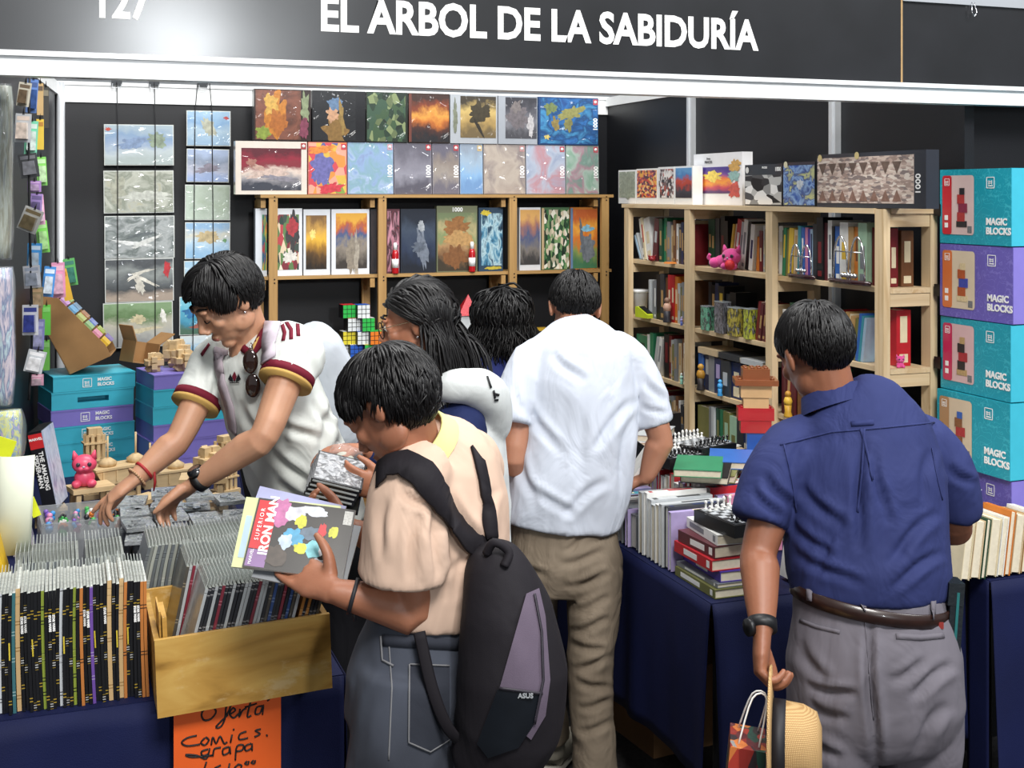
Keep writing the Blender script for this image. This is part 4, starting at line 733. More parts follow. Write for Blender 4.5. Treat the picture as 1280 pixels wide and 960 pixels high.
shelf_row(2, 4, [('dark red', .024, .155, .1, 10, None), ('maroon', .022, .15, .1, 10, 'tan'), ('maroon', .022, .15, .1, 8, 'tan'), ('red', .02, .15, .1, 6, 'cream'), ('beige', .02, .15, .1, 5, None)], v0=RP[1] - .50)
shelf_row(3, 4, [('white', .05, .14, .13, 0, None), ('dark green', .09, .17, .13, 0, 'charcoal'), ('dark green', .1, .16, .13, 0, None)], fill=False)
shelf_row(3, 4, [(c, t, .15 + .006 * ((i * 7) % 4), .13, 9, ti) for i, (c, t, ti) in enumerate([('beige', .015, None), ('red', .016, 'cream'), ('tan', .015, None), ('beige', .016, 'red'), ('olive', .016, None), ('tan', .016, 'brown'), ('cream', .014, None), ('tan', .018, None), ('olive', .02, None), ('blue', .016, None), ('teal', .012, None), ('pale blue', .014, None)])], v0=RP[2] - .34)
shelf_row(1, 3, [('green', .12, .17, .13, 0, 'dark green'), ('white', .022, .18, .13, 0, None), ('green', .035, .19, .13, 0, None), ('pale grey', .026, .18, .13, 14, None), ('white', .03, .18, .13, 12, 'grey'), ('black', .05, .2, .13, 0, 'dark red')])
shelf_row(2, 3, [('blue', .045, .15, .13, 0, None), ('navy', .05, .15, .13, 0, 'pale grey'), ('grey', .05, .155, .13, 0, None), ('navy', .06, .15, .13, 0, 'lilac'), ('charcoal', .07, .15, .13, 0, 'pale grey'), ('navy', .08, .15, .13, 0, 'cream'), ('teal', .05, .14, .13, 0, None), ('charcoal', .06, .15, .13, 0, None)], fill=False)
shelf_row(3, 3, [('maroon', .03, .2, .13, 0, None), ('dark red', .03, .2, .13, 5, 'tan'), ('maroon', .03, .2, .13, 5, None), ('brown', .05, .19, .13, 0, None), ('charcoal', .06, .2, .13, 0, 'pale grey'), ('green', .05, .2, .13, 0, None), ('navy', .05, .19, .13, 0, None)])
shelf_row(1, 2, [('maroon', .03, .19, .13, 0, None), ('grey', .04, .19, .13, 0, None), ('charcoal', .05, .2, .13, 0, 'white'), ('black', .05, .19, .13, 0, None), ('red', .03, .2, .13, 0, None), ('cream', .05, .19, .13, 0, None)])
shelf_row(2, 2, [('olive', .1, .19, .13, 0, None), ('grey', .025, .2, .13, 0, None), ('pale grey', .02, .2, .13, 0, None), ('dark green', .035, .2, .13, 0, 'olive'), ('green', .04, .2, .13, 0, None), ('olive', .05, .2, .13, 0, 'pale green'), ('pale green', .06, .19, .13, 0, 'olive'), ('charcoal', .05, .2, .13, 0, None)])
# flat volumes lying above the navy books
for i, (c, t, lb) in enumerate([('beige', .026, 'beige'), ('charcoal', .024, 'charcoal'), ('pale grey', .022, 'pale grey')]):
    o = book(t, .17, .13, c, (0, 0, 0), (0, 0, 0), '%s book lying flat above the navy books in the middle bay' % lb); o.matrix_world = Matrix.Translation((RU0 + .012, RP[1] - [.215, .395, .575][i], RZ[3] + .1575)) @ Matrix(((0, 1, 0), (0, 0, 1), (1, 0, 0))).to_4x4()
# volumes seen through the open end of the bookcase
def end_book(c, t, h, px, lev, lb, du=.05, pr=None):
    q = Wv(px, 400, RP[-1] - .005); o = book(t, h, .095, c, (q.x, RP[-1] + .022, RZ[lev] + .001), (0, 0, 0), lb, title='cream'); return o
end_book('dark red', .035, .2, 1118, 5, 'dark red tall book seen through the bookcase end, top shelf')
end_book('brown', .05, .19, 1133, 5, 'brown book with pale title seen through the bookcase end, top shelf')
end_book('red', .058, .19, 1127, 4, 'large red book seen through the bookcase end, second shelf')
# Newton's cradles on the top shelf
def cradle(v, s, label):
    o = thing('newtons_cradle', label, 'desk toy', (RU0 - .004, v, RZ[5] + .001), (0, 0, R(-90)))
    MB().lathe([(.001, 0), (.062 * s, 0), (.066 * s, .006), (.066 * s, .012), (.06 * s, .016), (.001, .016)], segs=28, mx=Matrix.Diagonal((1.25, .26, 1))).obj('base', mat('#2b1216', .2, coat=.6, name='dark_lacquer'), o)
    m = MB()
    for x in (-.052, .008):
        pts = [((x + .022 - .022 * math.cos(a)) * s * 1.1 + math.copysign(.006, -math.cos(a)) * (1 - math.sin(a)), -.003, .016 + .10 * s * math.sin(a) ** .6 if math.sin(a) > 0 else .016) for a in [math.pi * k_ / 14 for k_ in range(15)]]
        m.tube(pts, .0036, 8)
    m.obj('hoop', CHROME, o)
    MB().tube([(-.06 * s, -.003, .075 * s), (.06 * s, -.003, .075 * s)], .002, 8).obj('cross_bar', CHROME, o)
    for k_ in range(5): MB().ell(((k_ - 2) * .012 * s, -.003, .03), .006 * s, segs=12, rings=8).obj('ball', CHROME, o)
cradle(Wu(1003, 340, RU0).y, 1.1, 'small chrome swinging-ball desk toy on the bookcase shelf'); cradle(Wu(1063, 350, RU0).y, 1.5, 'large chrome swinging-ball desk toy on the bookcase shelf')
# small toys and odds on the shelves
def put(px, lev, off=.03): return Vector((RU0 + off, Wu(px, 400, RU0 + off).y, RZ[lev] + .001))
q = put(800, 4, .06); b = MB().lathe([(.001, 0), (.032, 0), (.042, .11), (.044, .112), (.044, .118), (.001, .118)], segs=22).obj('white_bucket', mat('#d8dcdf', .35, name='white_plastic'), loc=q, label='white plastic bucket on the second shelf of the far bay', cat='bucket')
MB().lathe([(.0455, .105), (.0455, .12)], segs=22).obj('rim', WHITE, b)
t = thing('desk_gadget', 'lime green and black gadget lying in front of the white bucket', 'gadget', put(806, 4, .0), (0, 0, R(-80)))
MB().prism([(-.05, 0), (.05, 0), (.05, .016), (-.03, .05), (-.05, .05)], -.02, .02).obj('housing', mat('#b8c82a', .4, name='lime_plastic'), t); MB().box((.008, -.0, .037), (.07, .03, .003), Matrix.Rotation(R(23), 3, 'Y')).obj('screen', BLACK, t)
def spiky(q, s, col, label):
    o = thing('spiky_toy', label, 'toy', q); mt = mat(col, .5, name='toy_' + col[1:]); MB().ell((0, 0, s * .5), (s * .7, s * .7, s * .5)).obj('body', mt, o)
    for k_ in range(7): a_ = k_ * .9; MB().tube([(math.cos(a_) * s * .4, math.sin(a_) * s * .4, s * .6), (math.cos(a_) * s * .8, math.sin(a_) * s * .8, s * 1.2)], [s * .2, s * .02], 6).obj('spike', mt, o)
spiky(put(815, 5, .0), .026, '#8a1c22', 'dark red spiky toy on the top shelf of the far bay')
MB().box((0, 0, .004), (.05, .04, .008), taper=.8).obj('toy_lizard', mat('#c87830', .5, name='orange_rubber'), loc=put(838, 5, -.005), label='flat orange rubber toy by the maroon book', cat='toy')
def pawn(q, s, cols, label, name='figurine'):
    o = thing(name, label, 'figurine', q); a_, b_, c_ = [mat(c, .5, name='toy_' + c[1:]) for c in cols]
    MB().lathe([(s * .16, 0), (s * .17, s * .04), (s * .12, s * .2), (s * .14, s * .45)], segs=14).obj('base', a_, o); MB().lathe([(s * .14, s * .45), (s * .17, s * .6), (s * .12, s * .74), (s * .05, s * .77)], segs=14).obj('body', b_, o); MB().ell((0, 0, s * .87), s * .12, segs=12, rings=8).obj('head', c_, o)
pawn(put(834, 4, .0), .115, ('#2c2c34', '#c8a08a', '#8a6a58'), 'small tan and dark figurine by the red books'); pawn(put(876, 3, .0), .115, ('#2a2424', '#b8862c', '#c8963c'), 'small ochre and dark figurine below the middle bay boxes')
pawn(put(900, 3, .0), .07, ('#2f8ac8', '#3f9ad8', '#4aa8e0'), 'small plain blue figurine on the third shelf'); pawn(put(852, 3, .0), .05, ('#8ac8b4', '#a8d8c8', '#d8e4e0'), 'tiny mint figurine on the third shelf'); pawn(put(852, 4, -.002), .04, ('#5a6ab8', '#a8a0d8', '#c8b8d8'), 'tiny lilac figurine beside the red books')
pawn(put(948, 4, .0) + Vector((.04, 0, .155)), .05, ('#d8d8d8', '#1a1a1c', '#e8e8e8'), 'tiny black and white figurine on top of the red volumes'); pawn(put(985, 3, .0), .1, ('#c89a2c', '#d8b03c', '#b8862c'), 'small gold figurine behind the blue shirt shoulder')
for i, (px, w_, h_, c1, c2, lb) in enumerate([(880, .06, .10, '#2a6a58', '#7ac8a8', 'clear toy case with green contents in the middle bay'), (898, .07, .13, '#303038', '#8a8a94', 'clear toy case with black and white contents in the middle bay'), (915, .075, .115, '#4a5a5a', '#c8b84a', 'clear toy case with yellow flower contents in the middle bay'), (933, .045, .12, '#26302a', '#c8d04a', 'dark card case with lime stripes in the middle bay')]):
    q = put(px, 4, .0); o = MB().box((0, .02, h_ / 2), (w_, .04, h_)).obj('toy_case', printed('marble', [c1, c2, '#1c1f24', '#b0b4b8'], 4, 90 + i, .6), loc=q, rot=(0, 0, R(-90)), label=lb, cat='toy case')
    MB().box((0, .02, h_ + .002), (w_ * 1.02, .042, .004)).obj('case_lid', mat('#a8b0b4', .2, coat=.5, name='clear_lid'), o)
# brick-built toy: plain blocks in the photo's colours, hat-brown top, red middle, blue foot
q = Wz(944, 548, .97); q = W(944, 540, 4.55); t = thing('brick_toy', 'brick-built toy of brown, tan, red and blue blocks behind the books', 'toy', (q.x, q.y, 0.962), (0, 0, R(-25))); t.scale = (1.3, 1.3, 1.3)
def studs(m, w_, d_, z, n=4):
    for i in range(n):
        for j in range(2): m.tube([((i + .5) / n * w_ - w_ / 2, (j - .5) * d_ * .5, z), ((i + .5) / n * w_ - w_ / 2, (j - .5) * d_ * .5, z + .004)], .006, 8)
    return m
for (w_, d_, z0, z1_, c, nm) in ((.05, .04, 0, .05, '#2a58b0', 'blue_block'), (.085, .05, .05, .085, '#b8202a', 'red_block'), (.1, .055, .085, .12, '#b8202a', 'red_block'), (.07, .05, .12, .15, '#d8b080', 'tan_block'), (.085, .06, .15, .185, '#d8b080', 'tan_block'), (.12, .09, .185, .2, '#8a5030', 'brown_block'), (.075, .065, .2, .23, '#8a5030', 'brown_block')):
    studs(MB().box2((-w_ / 2, -d_ / 2, z0), (w_ / 2, d_ / 2, z1_)), w_, d_, z1_).obj(nm, mat(c, .3, coat=.3, name='brick_' + c[1:]), t)
# ---------------------------------------------------------------- cubes and toys on the puzzle bookcase
STK = [mat(c, .35, var=0, name='sticker_' + c[1:]) for c in ('#d8dcdc', '#2fae4a', '#c8262e', '#e07a28', '#d8c83a', '#2a5ab8')]
def cube(px, py, s, cols, label, rz=10, d=6.2):
    q = W(px, py, d); o = MB().box((0, 0, 0), (s,) * 3).obj('puzzle_cube', BLACK, loc=q, rot=(0, 0, R(rz)), label=label, cat='puzzle cube'); e = s / 3
    for face, ci in zip(('f', 'r', 't'), cols):
        m = MB()
        for i in (-1, 0, 1):
            for j in (-1, 0, 1):
                c_ = {'f': (i * e, -s / 2, j * e), 'r': (s / 2, i * e, j * e), 't': (i * e, j * e, s / 2)}[face]; sz = {'f': (e * .86, .002, e * .86), 'r': (.002, e * .86, e * .86), 't': (e * .86, e * .86, .002)}[face]; m.box(c_, sz)
        m.obj('sticker_face', STK[ci], o)
zt = LZ[2]
def cz(px, k_, s): return CAMZ and (HOR + (CAMZ - (zt + .002 + s * (k_ + .5))) * FPX / 6.2)
CU = [(425, 0, (0, 3, 4), 'white faced puzzle cube, bottom of the pile by the tan post'), (443, 0, (5, 1, 0), 'blue and green puzzle cube at the bottom of the pile'), (461, 0, (1, 3, 4), 'green and orange puzzle cube at the bottom of the pile'), (434, 1, (4, 3, 0), 'yellow faced puzzle cube in the pile\'s second layer'), (452, 1, (0, 1, 5), 'white and green puzzle cube in the second layer'), (468, 1, (3, 4, 1), 'orange faced puzzle cube next to the tan post'),
      (440, 2, (0, 0, 2), 'silver faced puzzle cube in the third layer'), (458, 2, (1, 4, 0), 'lime and yellow puzzle cube in the third layer'), (434, 3, (1, 2, 2), 'green and red puzzle cube near the top'), (452, 3, (0, 2, 5), 'white and red puzzle cube near the top')]
for px, k_, cols, lb in CU: cube(px, cz(px, k_, .066), .066, cols, lb, rz=6)
for i, (px, c, lb) in enumerate([(352, '#8a8a90', 'silver boxed cube toy by the first tan post'), (408, '#c8a838', 'yellow framed boxed toy beside the cubes'), (675, '#c8a030', 'yellow framed boxed toy behind the white shirt'), (660, '#b8bcc0', 'grey boxed toy next to the curly hair'), (700, '#c8c8c8', 'white boxed toy behind the short haired visitor')]):
    q = Wv(px, 430, LV0 + .05); o = MB().box((0, 0, .05), (.075, .05, .1)).obj('boxed_toy', mat(c, .35, coat=.4, name='box_' + c[1:]), loc=(q.x, q.y, zt + .001), label=lb, cat='boxed toy'); MB().box((0, -.0255, .05), (.05, .002, .07)).obj('window', mat('#33363c', .15, coat=.8, var=.4, vs=60, name='toy_window'), o)
q = Wv(583, 390, LV0 + .06); o = MB().box((0, 0, .09), (.08, .06, .18)).obj('pyramid_puzzle', mat('#c8ccce', .4, name='display_foot'), loc=(q.x, q.y, zt + .001), label='red pyramid puzzle on a pale foot behind the curly hair', cat='puzzle'); MB().add; m = MB(); m.add([(-.055, -.04, .18), (.055, -.04, .18), (.055, .05, .18), (-.055, .05, .18), (.01, 0, .29)], [(0, 1, 4), (1, 2, 4), (2, 3, 4), (3, 0, 4), (3, 2, 1, 0)]); m.obj('pyramid', mat('#c01f2c', .35, name='red_sticker'), o)
# ---------------------------------------------------------------- comics on the near end of the comics table
def spine_mat(base, bits, seed):
    k = NT('comic_spine'); co = k.coords('Object', (1, 1, 1), (0, 0, seed * .13)); wn = k.n('ShaderNodeTexNoise', i_Scale=38.0, i_Detail=0.0); k.l(k.coords('Object', (0.01, .01, 1), (0, 0, seed * .41)), wn.inputs['Vector'])
    st = [(0, lin(base)), (.58, lin(base))]
    for i, b in enumerate(bits): st += [(.60 + i * .055, dim(lin(b), .7)), (.625 + i * .055, lin(base))]
    k.l(k.ramp(wn.outputs[0], st, 'CONSTANT'), k.b.inputs['Base Color']); k.b.inputs['Roughness'].default_value = .3; k.b.inputs['Coat Weight'].default_value = .5; return k.m
SLEEVE = mat('#d4dad6', .2, var=.15, vs=40, name='clear_comic_sleeve', alpha=.42); CTOP = mat('#d2d4ce', .6, var=.3, vs=90, name='comic_page_tops'); CGREY = mat('#8d918c', .5, var=.35, vs=80, name='grey_sleeve_tops')
def comic_mesh(name, t, h, dep, mats, sl=.02, bend=.012, mi_top=1):
    m = MB(); n = 6; vs, fs, mi = [], [], []
    for j in range(n + 1):          # slightly bowed towards the top
        z = h * j / n; b = bend * (j / n) ** 2.5
        vs += [(b, 0, z), (b + t, 0, z), (b + t, dep, z), (b, dep, z)]
    for j in range(n):
        for k_ in range(4):
            a_, b_ = j * 4 + k_, j * 4 + (k_ + 1) % 4; m_ = 0 if k_ == 0 else (2 if k_ in (1, 3) else 1)
            fs.append((a_, b_, b_ + 4, a_ + 4)); mi.append(m_)
    fs += [(3, 2, 1, 0), (n * 4, n * 4 + 1, n * 4 + 2, n * 4 + 3)]; mi += [1, 1]
    for f, q_ in zip(fs, mi): m.f.append(f); m.mi.append(q_); m.sm.append(False)
    m.v = vs; me = m.mesh(name)
    for q_ in mats: me.materials.append(q_)
    o_ = MB().box2((bend + t * .15, .002, h), (bend + t * .4, dep - .002, h + sl)); sm = o_.mesh('sleeve'); sm.materials.append(SLEEVE)
    return me, sm
def comic_class(key, base, bits, t, h, seed, label, group, cover='#2a2a30', top=CTOP, sl=.018, bend=.006): return (comic_mesh(key, t, h, .168, [spine_mat(base, bits, seed), top, mat(cover, .3, coat=.4, var=.3, vs=40, name='comic_cover_' + cover[1:])], sl, bend), label, group, t)
def place_comic(cl, loc, lean, yaw=0, fwd=0):
    (me, sm), label, group, t = cl
    o = link('comic', me, None, loc=loc, rot=(fwd, lean, yaw), label=label, cat='comic', group=group); link('sleeve', sm, None, o); return o
G1 = 'black spined comics in the row at the table front'
FR = [comic_class('comic', '#121317', ['#c8a83a', '#121317', '#e0e0dc', '#8a8a8c'], .0064, .262, i, 'black spined comic with yellow and white print in the table front row', G1) for i in range(5)]
FX = {'cream': comic_class('comic', '#c8a878', ['#b08850', '#d8c090'], .009, .27, 9, 'thick tan board divider standing among the black spined comics', 'tan dividers in the front comic row', cover='#c0a070'),
      'orange': comic_class('comic', '#b8743a', ['#26201c', '#e0a860'], .0066, .262, 10, 'orange topped comic in the table front row', 'orange comics in the front row', cover='#9a5a34'), 'purple': comic_class('comic', '#6a4a9a', ['#b8a8d8', '#4a2a7a'], .0066, .262, 11, 'purple spined comic in the table front row', 'purple comics in the front row', cover='#5a3a8a'),
      'teal': comic_class('comic', '#3a6a70', ['#a8c8c8', '#24484c'], .0066, .264, 12, 'teal spined comic in the table front row', 'teal comics in the front row', cover='#2f5a60'), 'white': comic_class('comic', '#c8ccd0', ['#5a5a60', '#a8a8b0'], .0062, .262, 13, 'white spined comic in the table front row', 'white comics in the front row', cover='#b8bcc0'),
      'lime': comic_class('comic', '#8a9a3a', ['#26281c', '#c8d06a'], .0062, .262, 14, 'lime spined comic in the table front row', 'lime comics in the front row', cover='#77862f')}
random.seed(5); vF = 2.925; u = Wv(-14, 880, vF).x; uend = Wv(185, 880, vF).x; i = 0
SW = {9, 10, 17, 18, 27, 28, 33, 41, 42, 51}
seq = {3: 'white', 7: 'teal', 8: 'cream', 15: 'lime', 20: 'white', 24: 'lime', 26: 'orange', 29: 'purple', 34: 'cream', 37: 'cream', 38: 'orange', 43: 'orange', 44: 'orange', 48: 'white'}
while u < uend:
    cl = FX[seq[i]] if i in seq else FR[i % 5]
    lean = R(-2.2 + .8 * math.sin(i * .37)); nxt = R(-2.2 + .8 * math.sin((i + 1) * .37))
    o = place_comic(cl, (u, vF + random.uniform(-.008, .01), TZ + .001 + .009 * 0), lean, 0, 0)
    if i in SW: text('STAR WARS', .0068, WINK, o, (cl[3] / 2 + .0027, -.0012, .19), (R(90), R(90), 0), bold=.0004, name='spine_lettering')
    elif i % 3 == 0 and i not in seq: MB().box2((.0028, -.0012, .12), (.0056, -.0004, .158)).obj('yellow_mark', mat('#d8c038', .5, var=.2, vs=400, name='yellow_ink'), o)
    u += cl[3] / math.cos(lean) + .0004 + max(0, .285 * (math.sin(lean) - math.sin(nxt))); i += 1
def comic_row(u0, u1, v, z, classes, lean, seed, vj=.006, slope=0.0):
    random.seed(seed); u = u0; i = 0; amp = R(.9)
    while u < u1:
        cl = classes[random.randrange(len(classes))]; l0, l1 = lean + amp * math.sin(i * .4 + seed), lean + amp * math.sin((i + 1) * .4 + seed)
        place_comic(cl, (u, v + random.uniform(-vj, vj), z + slope * (u - u0) + cl[3] * max(0, math.sin(l0))), l0, 0, 0); u += cl[3] / math.cos(l0) + .0006 + max(0, .295 * (math.sin(l0) - math.sin(l1))); i += 1
    return u
GS = [comic_class('comic', c, [b1, b2], .0072, .262, 20 + i, 'grey sleeved comic standing in the second row behind the front row', 'grey comics in the second row', cover=c, top=CGREY, sl=.024, bend=.02) for i, (c, b1, b2) in enumerate([('#8a8f8c', '#c8ccc8', '#5a6064'), ('#a8aca4', '#dcdcd4', '#70787c'), ('#6a7074', '#b0b8b8', '#9aa0a0')])]
comic_row(Wv(16, 700, 3.14).x, Wv(92, 700, 3.14).x, 3.15, TZ + .001, GS, R(-3), 31); comic_row(Wv(107, 700, 3.2).x, Wv(154, 700, 3.2).x, 3.15, TZ - .0 + .001, GS, R(-5), 32)
GH = [comic_class('comic', c, [b1, b2], .0076, .262, 30 + i, 'grey sleeved comic standing in the row behind the wooden crate', 'grey comics behind the crate', cover=c, top=CGREY, sl=.014, bend=.022) for i, (c, b1, b2) in enumerate([('#7a7f7c', '#c8ccc8', '#3a4044'), ('#989c94', '#d0d0c8', '#60686c'), ('#5a6064', '#a0a8a8', '#2a3034')])]
comic_row(Wv(164, 700, 3.21).x, Wv(335, 700, 3.21).x, 3.205, TZ + .001, GH, R(3), 33)
# wooden crate of comics
cr = thing('comics_crate', 'worn yellow plywood crate of comics at the table edge', 'crate', (.198, 2.80, TZ + .002), (0, 0, R(0)))
k = NT('worn_plywood'); nz = k.n('ShaderNodeTexNoise', i_Scale=1.0, i_Detail=6.0, i_Distortion=.6); k.l(k.coords('Object', (4, 14, 14)), nz.inputs['Vector']); c = k.ramp(nz.outputs[0], [(.3, lin('#8a6428')), (.45, lin('#bd9146')), (.6, lin('#cfa85c')), (.75, lin('#a67a36'))])
n2 = k.n('ShaderNodeTexVoronoi', i_Scale=7.0); k.l(k.coords('Object', (1.4, 1, .9), (.3, 0, .1)), n2.inputs['Vector']); n3 = k.n('ShaderNodeTexNoise', i_Scale=6.0, i_Detail=8.0, i_Roughness=.7); k.l(k.coords('Object', (1, 1, 2)), n3.inputs['Vector'])
mx = k.n('ShaderNodeMix', data_type='RGBA', blend_type='MIX'); k.l(k.ramp(n3.outputs[0], [(.56, (0, 0, 0, 1)), (.66, (.6, .6, .6, 1))]), mx.inputs[0]); k.l(c, mx.inputs[6]); mx.inputs[7].default_value = lin('#d8c090'); k.l(mx.outputs[2], k.b.inputs['Base Color']); k.b.inputs['Roughness'].default_value = .38; PLY = k.m
cw, cd, ch = .385, .365, .165
MB().box2((0, 0, -.005), (cw, .012, ch)).obj('front_board', PLY, cr); MB().box2((0, .013, 0), (.012, cd, ch * .96)).obj('side_board', PLY, cr); MB().box2((cw - .012, .013, 0), (cw, cd, ch * .96)).obj('side_board', PLY, cr); MB().box2((0, cd + .001, 0), (cw, cd + .012, ch)).obj('back_board', PLY, cr); MB().box2((.013, .013, 0), (cw - .013, cd, .008)).obj('bottom_board', PLY, cr)
MB().box2((.014, .05, .0085), (.018, .16, .21)).box2((.02, .04, .0085), (.03, .15, .2)).obj('divider_board', PLY, cr)
cr.rotation_euler = (0, R(-2.2), 0)
CB = [comic_class('comic', c, [b1, b2], .0066, .256, 40 + i, '%s comic leaning in the wooden crate' % nm, '%s comics in the crate' % nm, cover=cv, top=CGREY, sl=.02, bend=.0) for i, (c, b1, b2, nm, cv) in enumerate([('#22242a', '#8a8a90', '#c8c8c8', 'black edged', '#1a1b20'), ('#2f4a80', '#8aa0c8', '#d0d4e0', 'blue edged', '#2a4070'), ('#7a2a38', '#c87a88', '#e0c8cc', 'red edged', '#6a2430'), ('#a8acae', '#d8dcdc', '#5a5e62', 'pale grey edged', '#9a9ea0'), ('#4a4640', '#a89a80', '#d0c8b8', 'brown edged', '#403a34'), ('#b0783a', '#3a2c20', '#e0b880', 'orange edged', '#98602c')])]
ue = comic_row(.238, .455, 2.820, TZ + .0135, CB[:1] * 3 + CB[1:5] + CB[3:4] * 2 + CB[:1], R(14), 34, .002, .042); comic_row(ue + .006, .505, 2.820, TZ + .0135 + .042 * (ue - .232), CB[:1] + CB[5:] + CB[4:5], R(16), 36, .002, .042)
comic_row(.226, .49, 2.994, TZ + .0135, CB[:1] + CB[3:5] * 2 + CB[1:3], R(12), 35, .002, .042)
# ---------------------------------------------------------------- orange hand-written sign
sg = thing('offer_sign', 'orange paper sign with black handwriting pinned to the navy cloth', 'sign', (0, 0, 0))
A0 = Wv(217, 880, 2.84); B0 = Wv(351, 866, 2.84); pw = B0.x - A0.x; sg.location = (A0.x, 2.838, A0.z)
MB().box2((0, 0, -.34), (pw, .0012, .012)).obj('paper', mat('#e8601c', .6, var=.03, name='orange_paper'), sg)
def S2(px, py): q_ = Wv(px, py, 2.838); return (q_.x - A0.x, -.0012, q_.z - A0.z)
STR = [[(268, 884), (258, 884), (252, 892), (255, 900), (264, 898), (270, 889), (262, 882), (252, 890)], [(280, 899), (287, 886), (289, 877), (283, 882), (281, 898), (276, 908), (270, 908), (285, 893)], [(287, 893), (294, 888), (291, 885), (287, 892), (292, 897), (300, 890)], [(300, 886), (299, 896), (303, 888), (308, 885)], [(314, 874), (309, 895), (314, 894)], [(306, 884), (321, 879)], [(328, 882), (321, 884), (319, 892), (325, 891), (329, 881), (328, 893)], [(338, 872), (334, 876)],
       [(246, 919), (234, 922), (227, 928), (234, 932), (250, 930)], [(256, 922), (251, 928), (256, 931), (261, 925), (257, 921)], [(264, 931), (266, 921), (270, 929), (275, 920), (280, 929), (284, 927)], [(290, 918), (288, 928)], [(291, 912), (293, 911)], [(308, 914), (300, 917), (299, 924), (310, 922)], [(326, 911), (319, 913), (325, 917), (318, 921)], [(333, 918), (334, 920)],
       [(260, 936), (252, 939), (253, 944), (260, 942), (262, 935), (258, 948), (246, 944), (232, 943), (240, 946), (265, 944)], [(266, 945), (268, 936), (276, 934)], [(286, 933), (279, 936), (279, 943), (286, 940), (287, 933), (288, 942)], [(294, 950), (296, 933), (304, 931), (303, 937), (296, 939)], [(314, 929), (307, 932), (307, 938), (314, 935), (315, 929), (315, 938)],
       [(258, 952), (254, 968), (262, 962)], [(268, 960), (276, 956)], [(287, 954), (284, 968)], [(298, 955), (293, 960), (298, 964), (302, 957), (297, 955)], [(309, 951), (306, 954), (310, 955), (311, 951)], [(317, 950), (314, 953), (318, 954), (319, 950)]]
for s_ in STR: MB().tube([S2(*p) for p in s_], .0021, 6, sub=4).obj('pen_stroke', INK, sg)
# ---------------------------------------------------------------- things between comics and wooden models
GREYP = mat('#a8acae', .3, var=.1, name='grey_clear_plastic', alpha=.45)
def tray(c, wd, dp, h, rz, label, fl=0):
    o = thing('plastic_tray', label, 'tray', c, (0, 0, R(rz))); MB().box((0, 0, fl + .003), (wd, dp, .006)).obj('tray_floor', GREYP, o)
    for x, y, a_, b_ in ((0, -dp / 2, wd, .004), (0, dp / 2, wd, .004), (-wd / 2, 0, .004, dp), (wd / 2, 0, .004, dp)): MB().box((x, y, h / 2), (a_ + .004, b_ + .004, h)).obj('tray_wall', GREYP, o)
    return o
q = W(88, 640, 3.9); tr1 = tray((.066, 4.13, TZ + .001), .25, .24, .14, 4, 'grey plastic tray of small toys beside the comics', .08)
q2 = W(225, 640, 3.85)
tray((.375, 4.0, TZ + .001), .32, .42, .115, 0, 'grey plastic tray of toys under the heap of metal models')
random.seed(77); TC = [('blue', '#3f90d0'), ('green', '#4aa858'), ('pink', '#d890b8'), ('white', '#d8d8d4'), ('grey', '#8a8e92'), ('orange', '#d87a30'), ('violet', '#7a5ab0'), ('black', '#2a2a2e')]
def small_toy(kind, col, s):
    m = MB()
    if kind == 0: m.ell((0, 0, s), (s, s, s), segs=10, rings=6).ell((0, -.2 * s, s * 2.2), (s * .7, s * .7, s * .65), segs=10, rings=6)
    elif kind == 1: m.box((0, 0, s * .6), (s * 2, s * 1.4, s * 1.2)).tube([(-s * .5, 0, s * 1.2), (-s * .5, 0, s * 1.6)], s * .35, 8).tube([(s * .5, 0, s * 1.2), (s * .5, 0, s * 1.6)], s * .35, 8)
    else: m.lathe([(s * .9, 0), (s, s * .3), (s * .4, s * 1.2), (s * .7, s * 1.7), (s * .2, s * 2.2)], segs=10)
    return m
for i in range(70):
    n_, c_ = TC[(i // 2) % len(TC)]; kd = (i // 2) % 3; s = random.uniform(.0105, .0135); t_ = i % 2; k_ = i // 2; nx_ = 6 if t_ == 0 else 5
    gx, gy = (k_ % nx_ - (nx_ - 1) / 2) * (.040 if t_ == 0 else .062), (k_ // nx_ - 2.5) * (.038 if t_ == 0 else .062); base = (.066, 4.13, .088) if t_ == 0 else (.375, 4.0 - .03, .008)
    small_toy(kd, c_, s).obj('small_toy', mat(c_, .35, var=.1, name='toy_' + c_[1:]), loc=(base[0] + gx, base[1] + gy, TZ + base[2] + (.014 if kd != 1 else .006)), rot=(R(random.uniform(-25, 25)), R(random.uniform(-25, 25)), R(random.uniform(0, 360))),
        label='small %s plastic toy %s in the tray %s' % (n_, ['ball figure', 'brick', 'spinner'][kd], ['beside the comics', 'under the metal models'][t_]), cat='toy', group='small toys in the plastic trays')
OCC = []
def clash(P, Q):
    for A_ in (P, Q):
        for k_ in range(len(A_)):
            e = A_[k_] - A_[k_ - 1]; n_ = Vector((-e.y, e.x)); a_ = [n_.dot(p) for p in P]; b_ = [n_.dot(p) for p in Q]
            if max(a_) <= min(b_) or max(b_) <= min(a_): return False
    return True
def rect(cx, cy, wx, wy, rz): c, s_ = math.cos(rz), math.sin(rz); return [Vector((cx + x * wx / 2 * c - y * wy / 2 * s_, cy + x * wx / 2 * s_ + y * wy / 2 * c)) for x, y in ((-1, -1), (1, -1), (1, 1), (-1, 1))]
def drop(P, h, base):      # height at which a flat thing comes to rest on what is already there
    z = max([base] + [t_ + .001 for Q, t_ in OCC if clash(P, Q)]); OCC.append((P, z + h)); return z
random.seed(21)
PRM = [printed('marble', ['#54585c', '#c0c4c8', '#80848a', '#9aa09a', '#d8dade'], 6, 100 + i, .7) for i in range(3)]
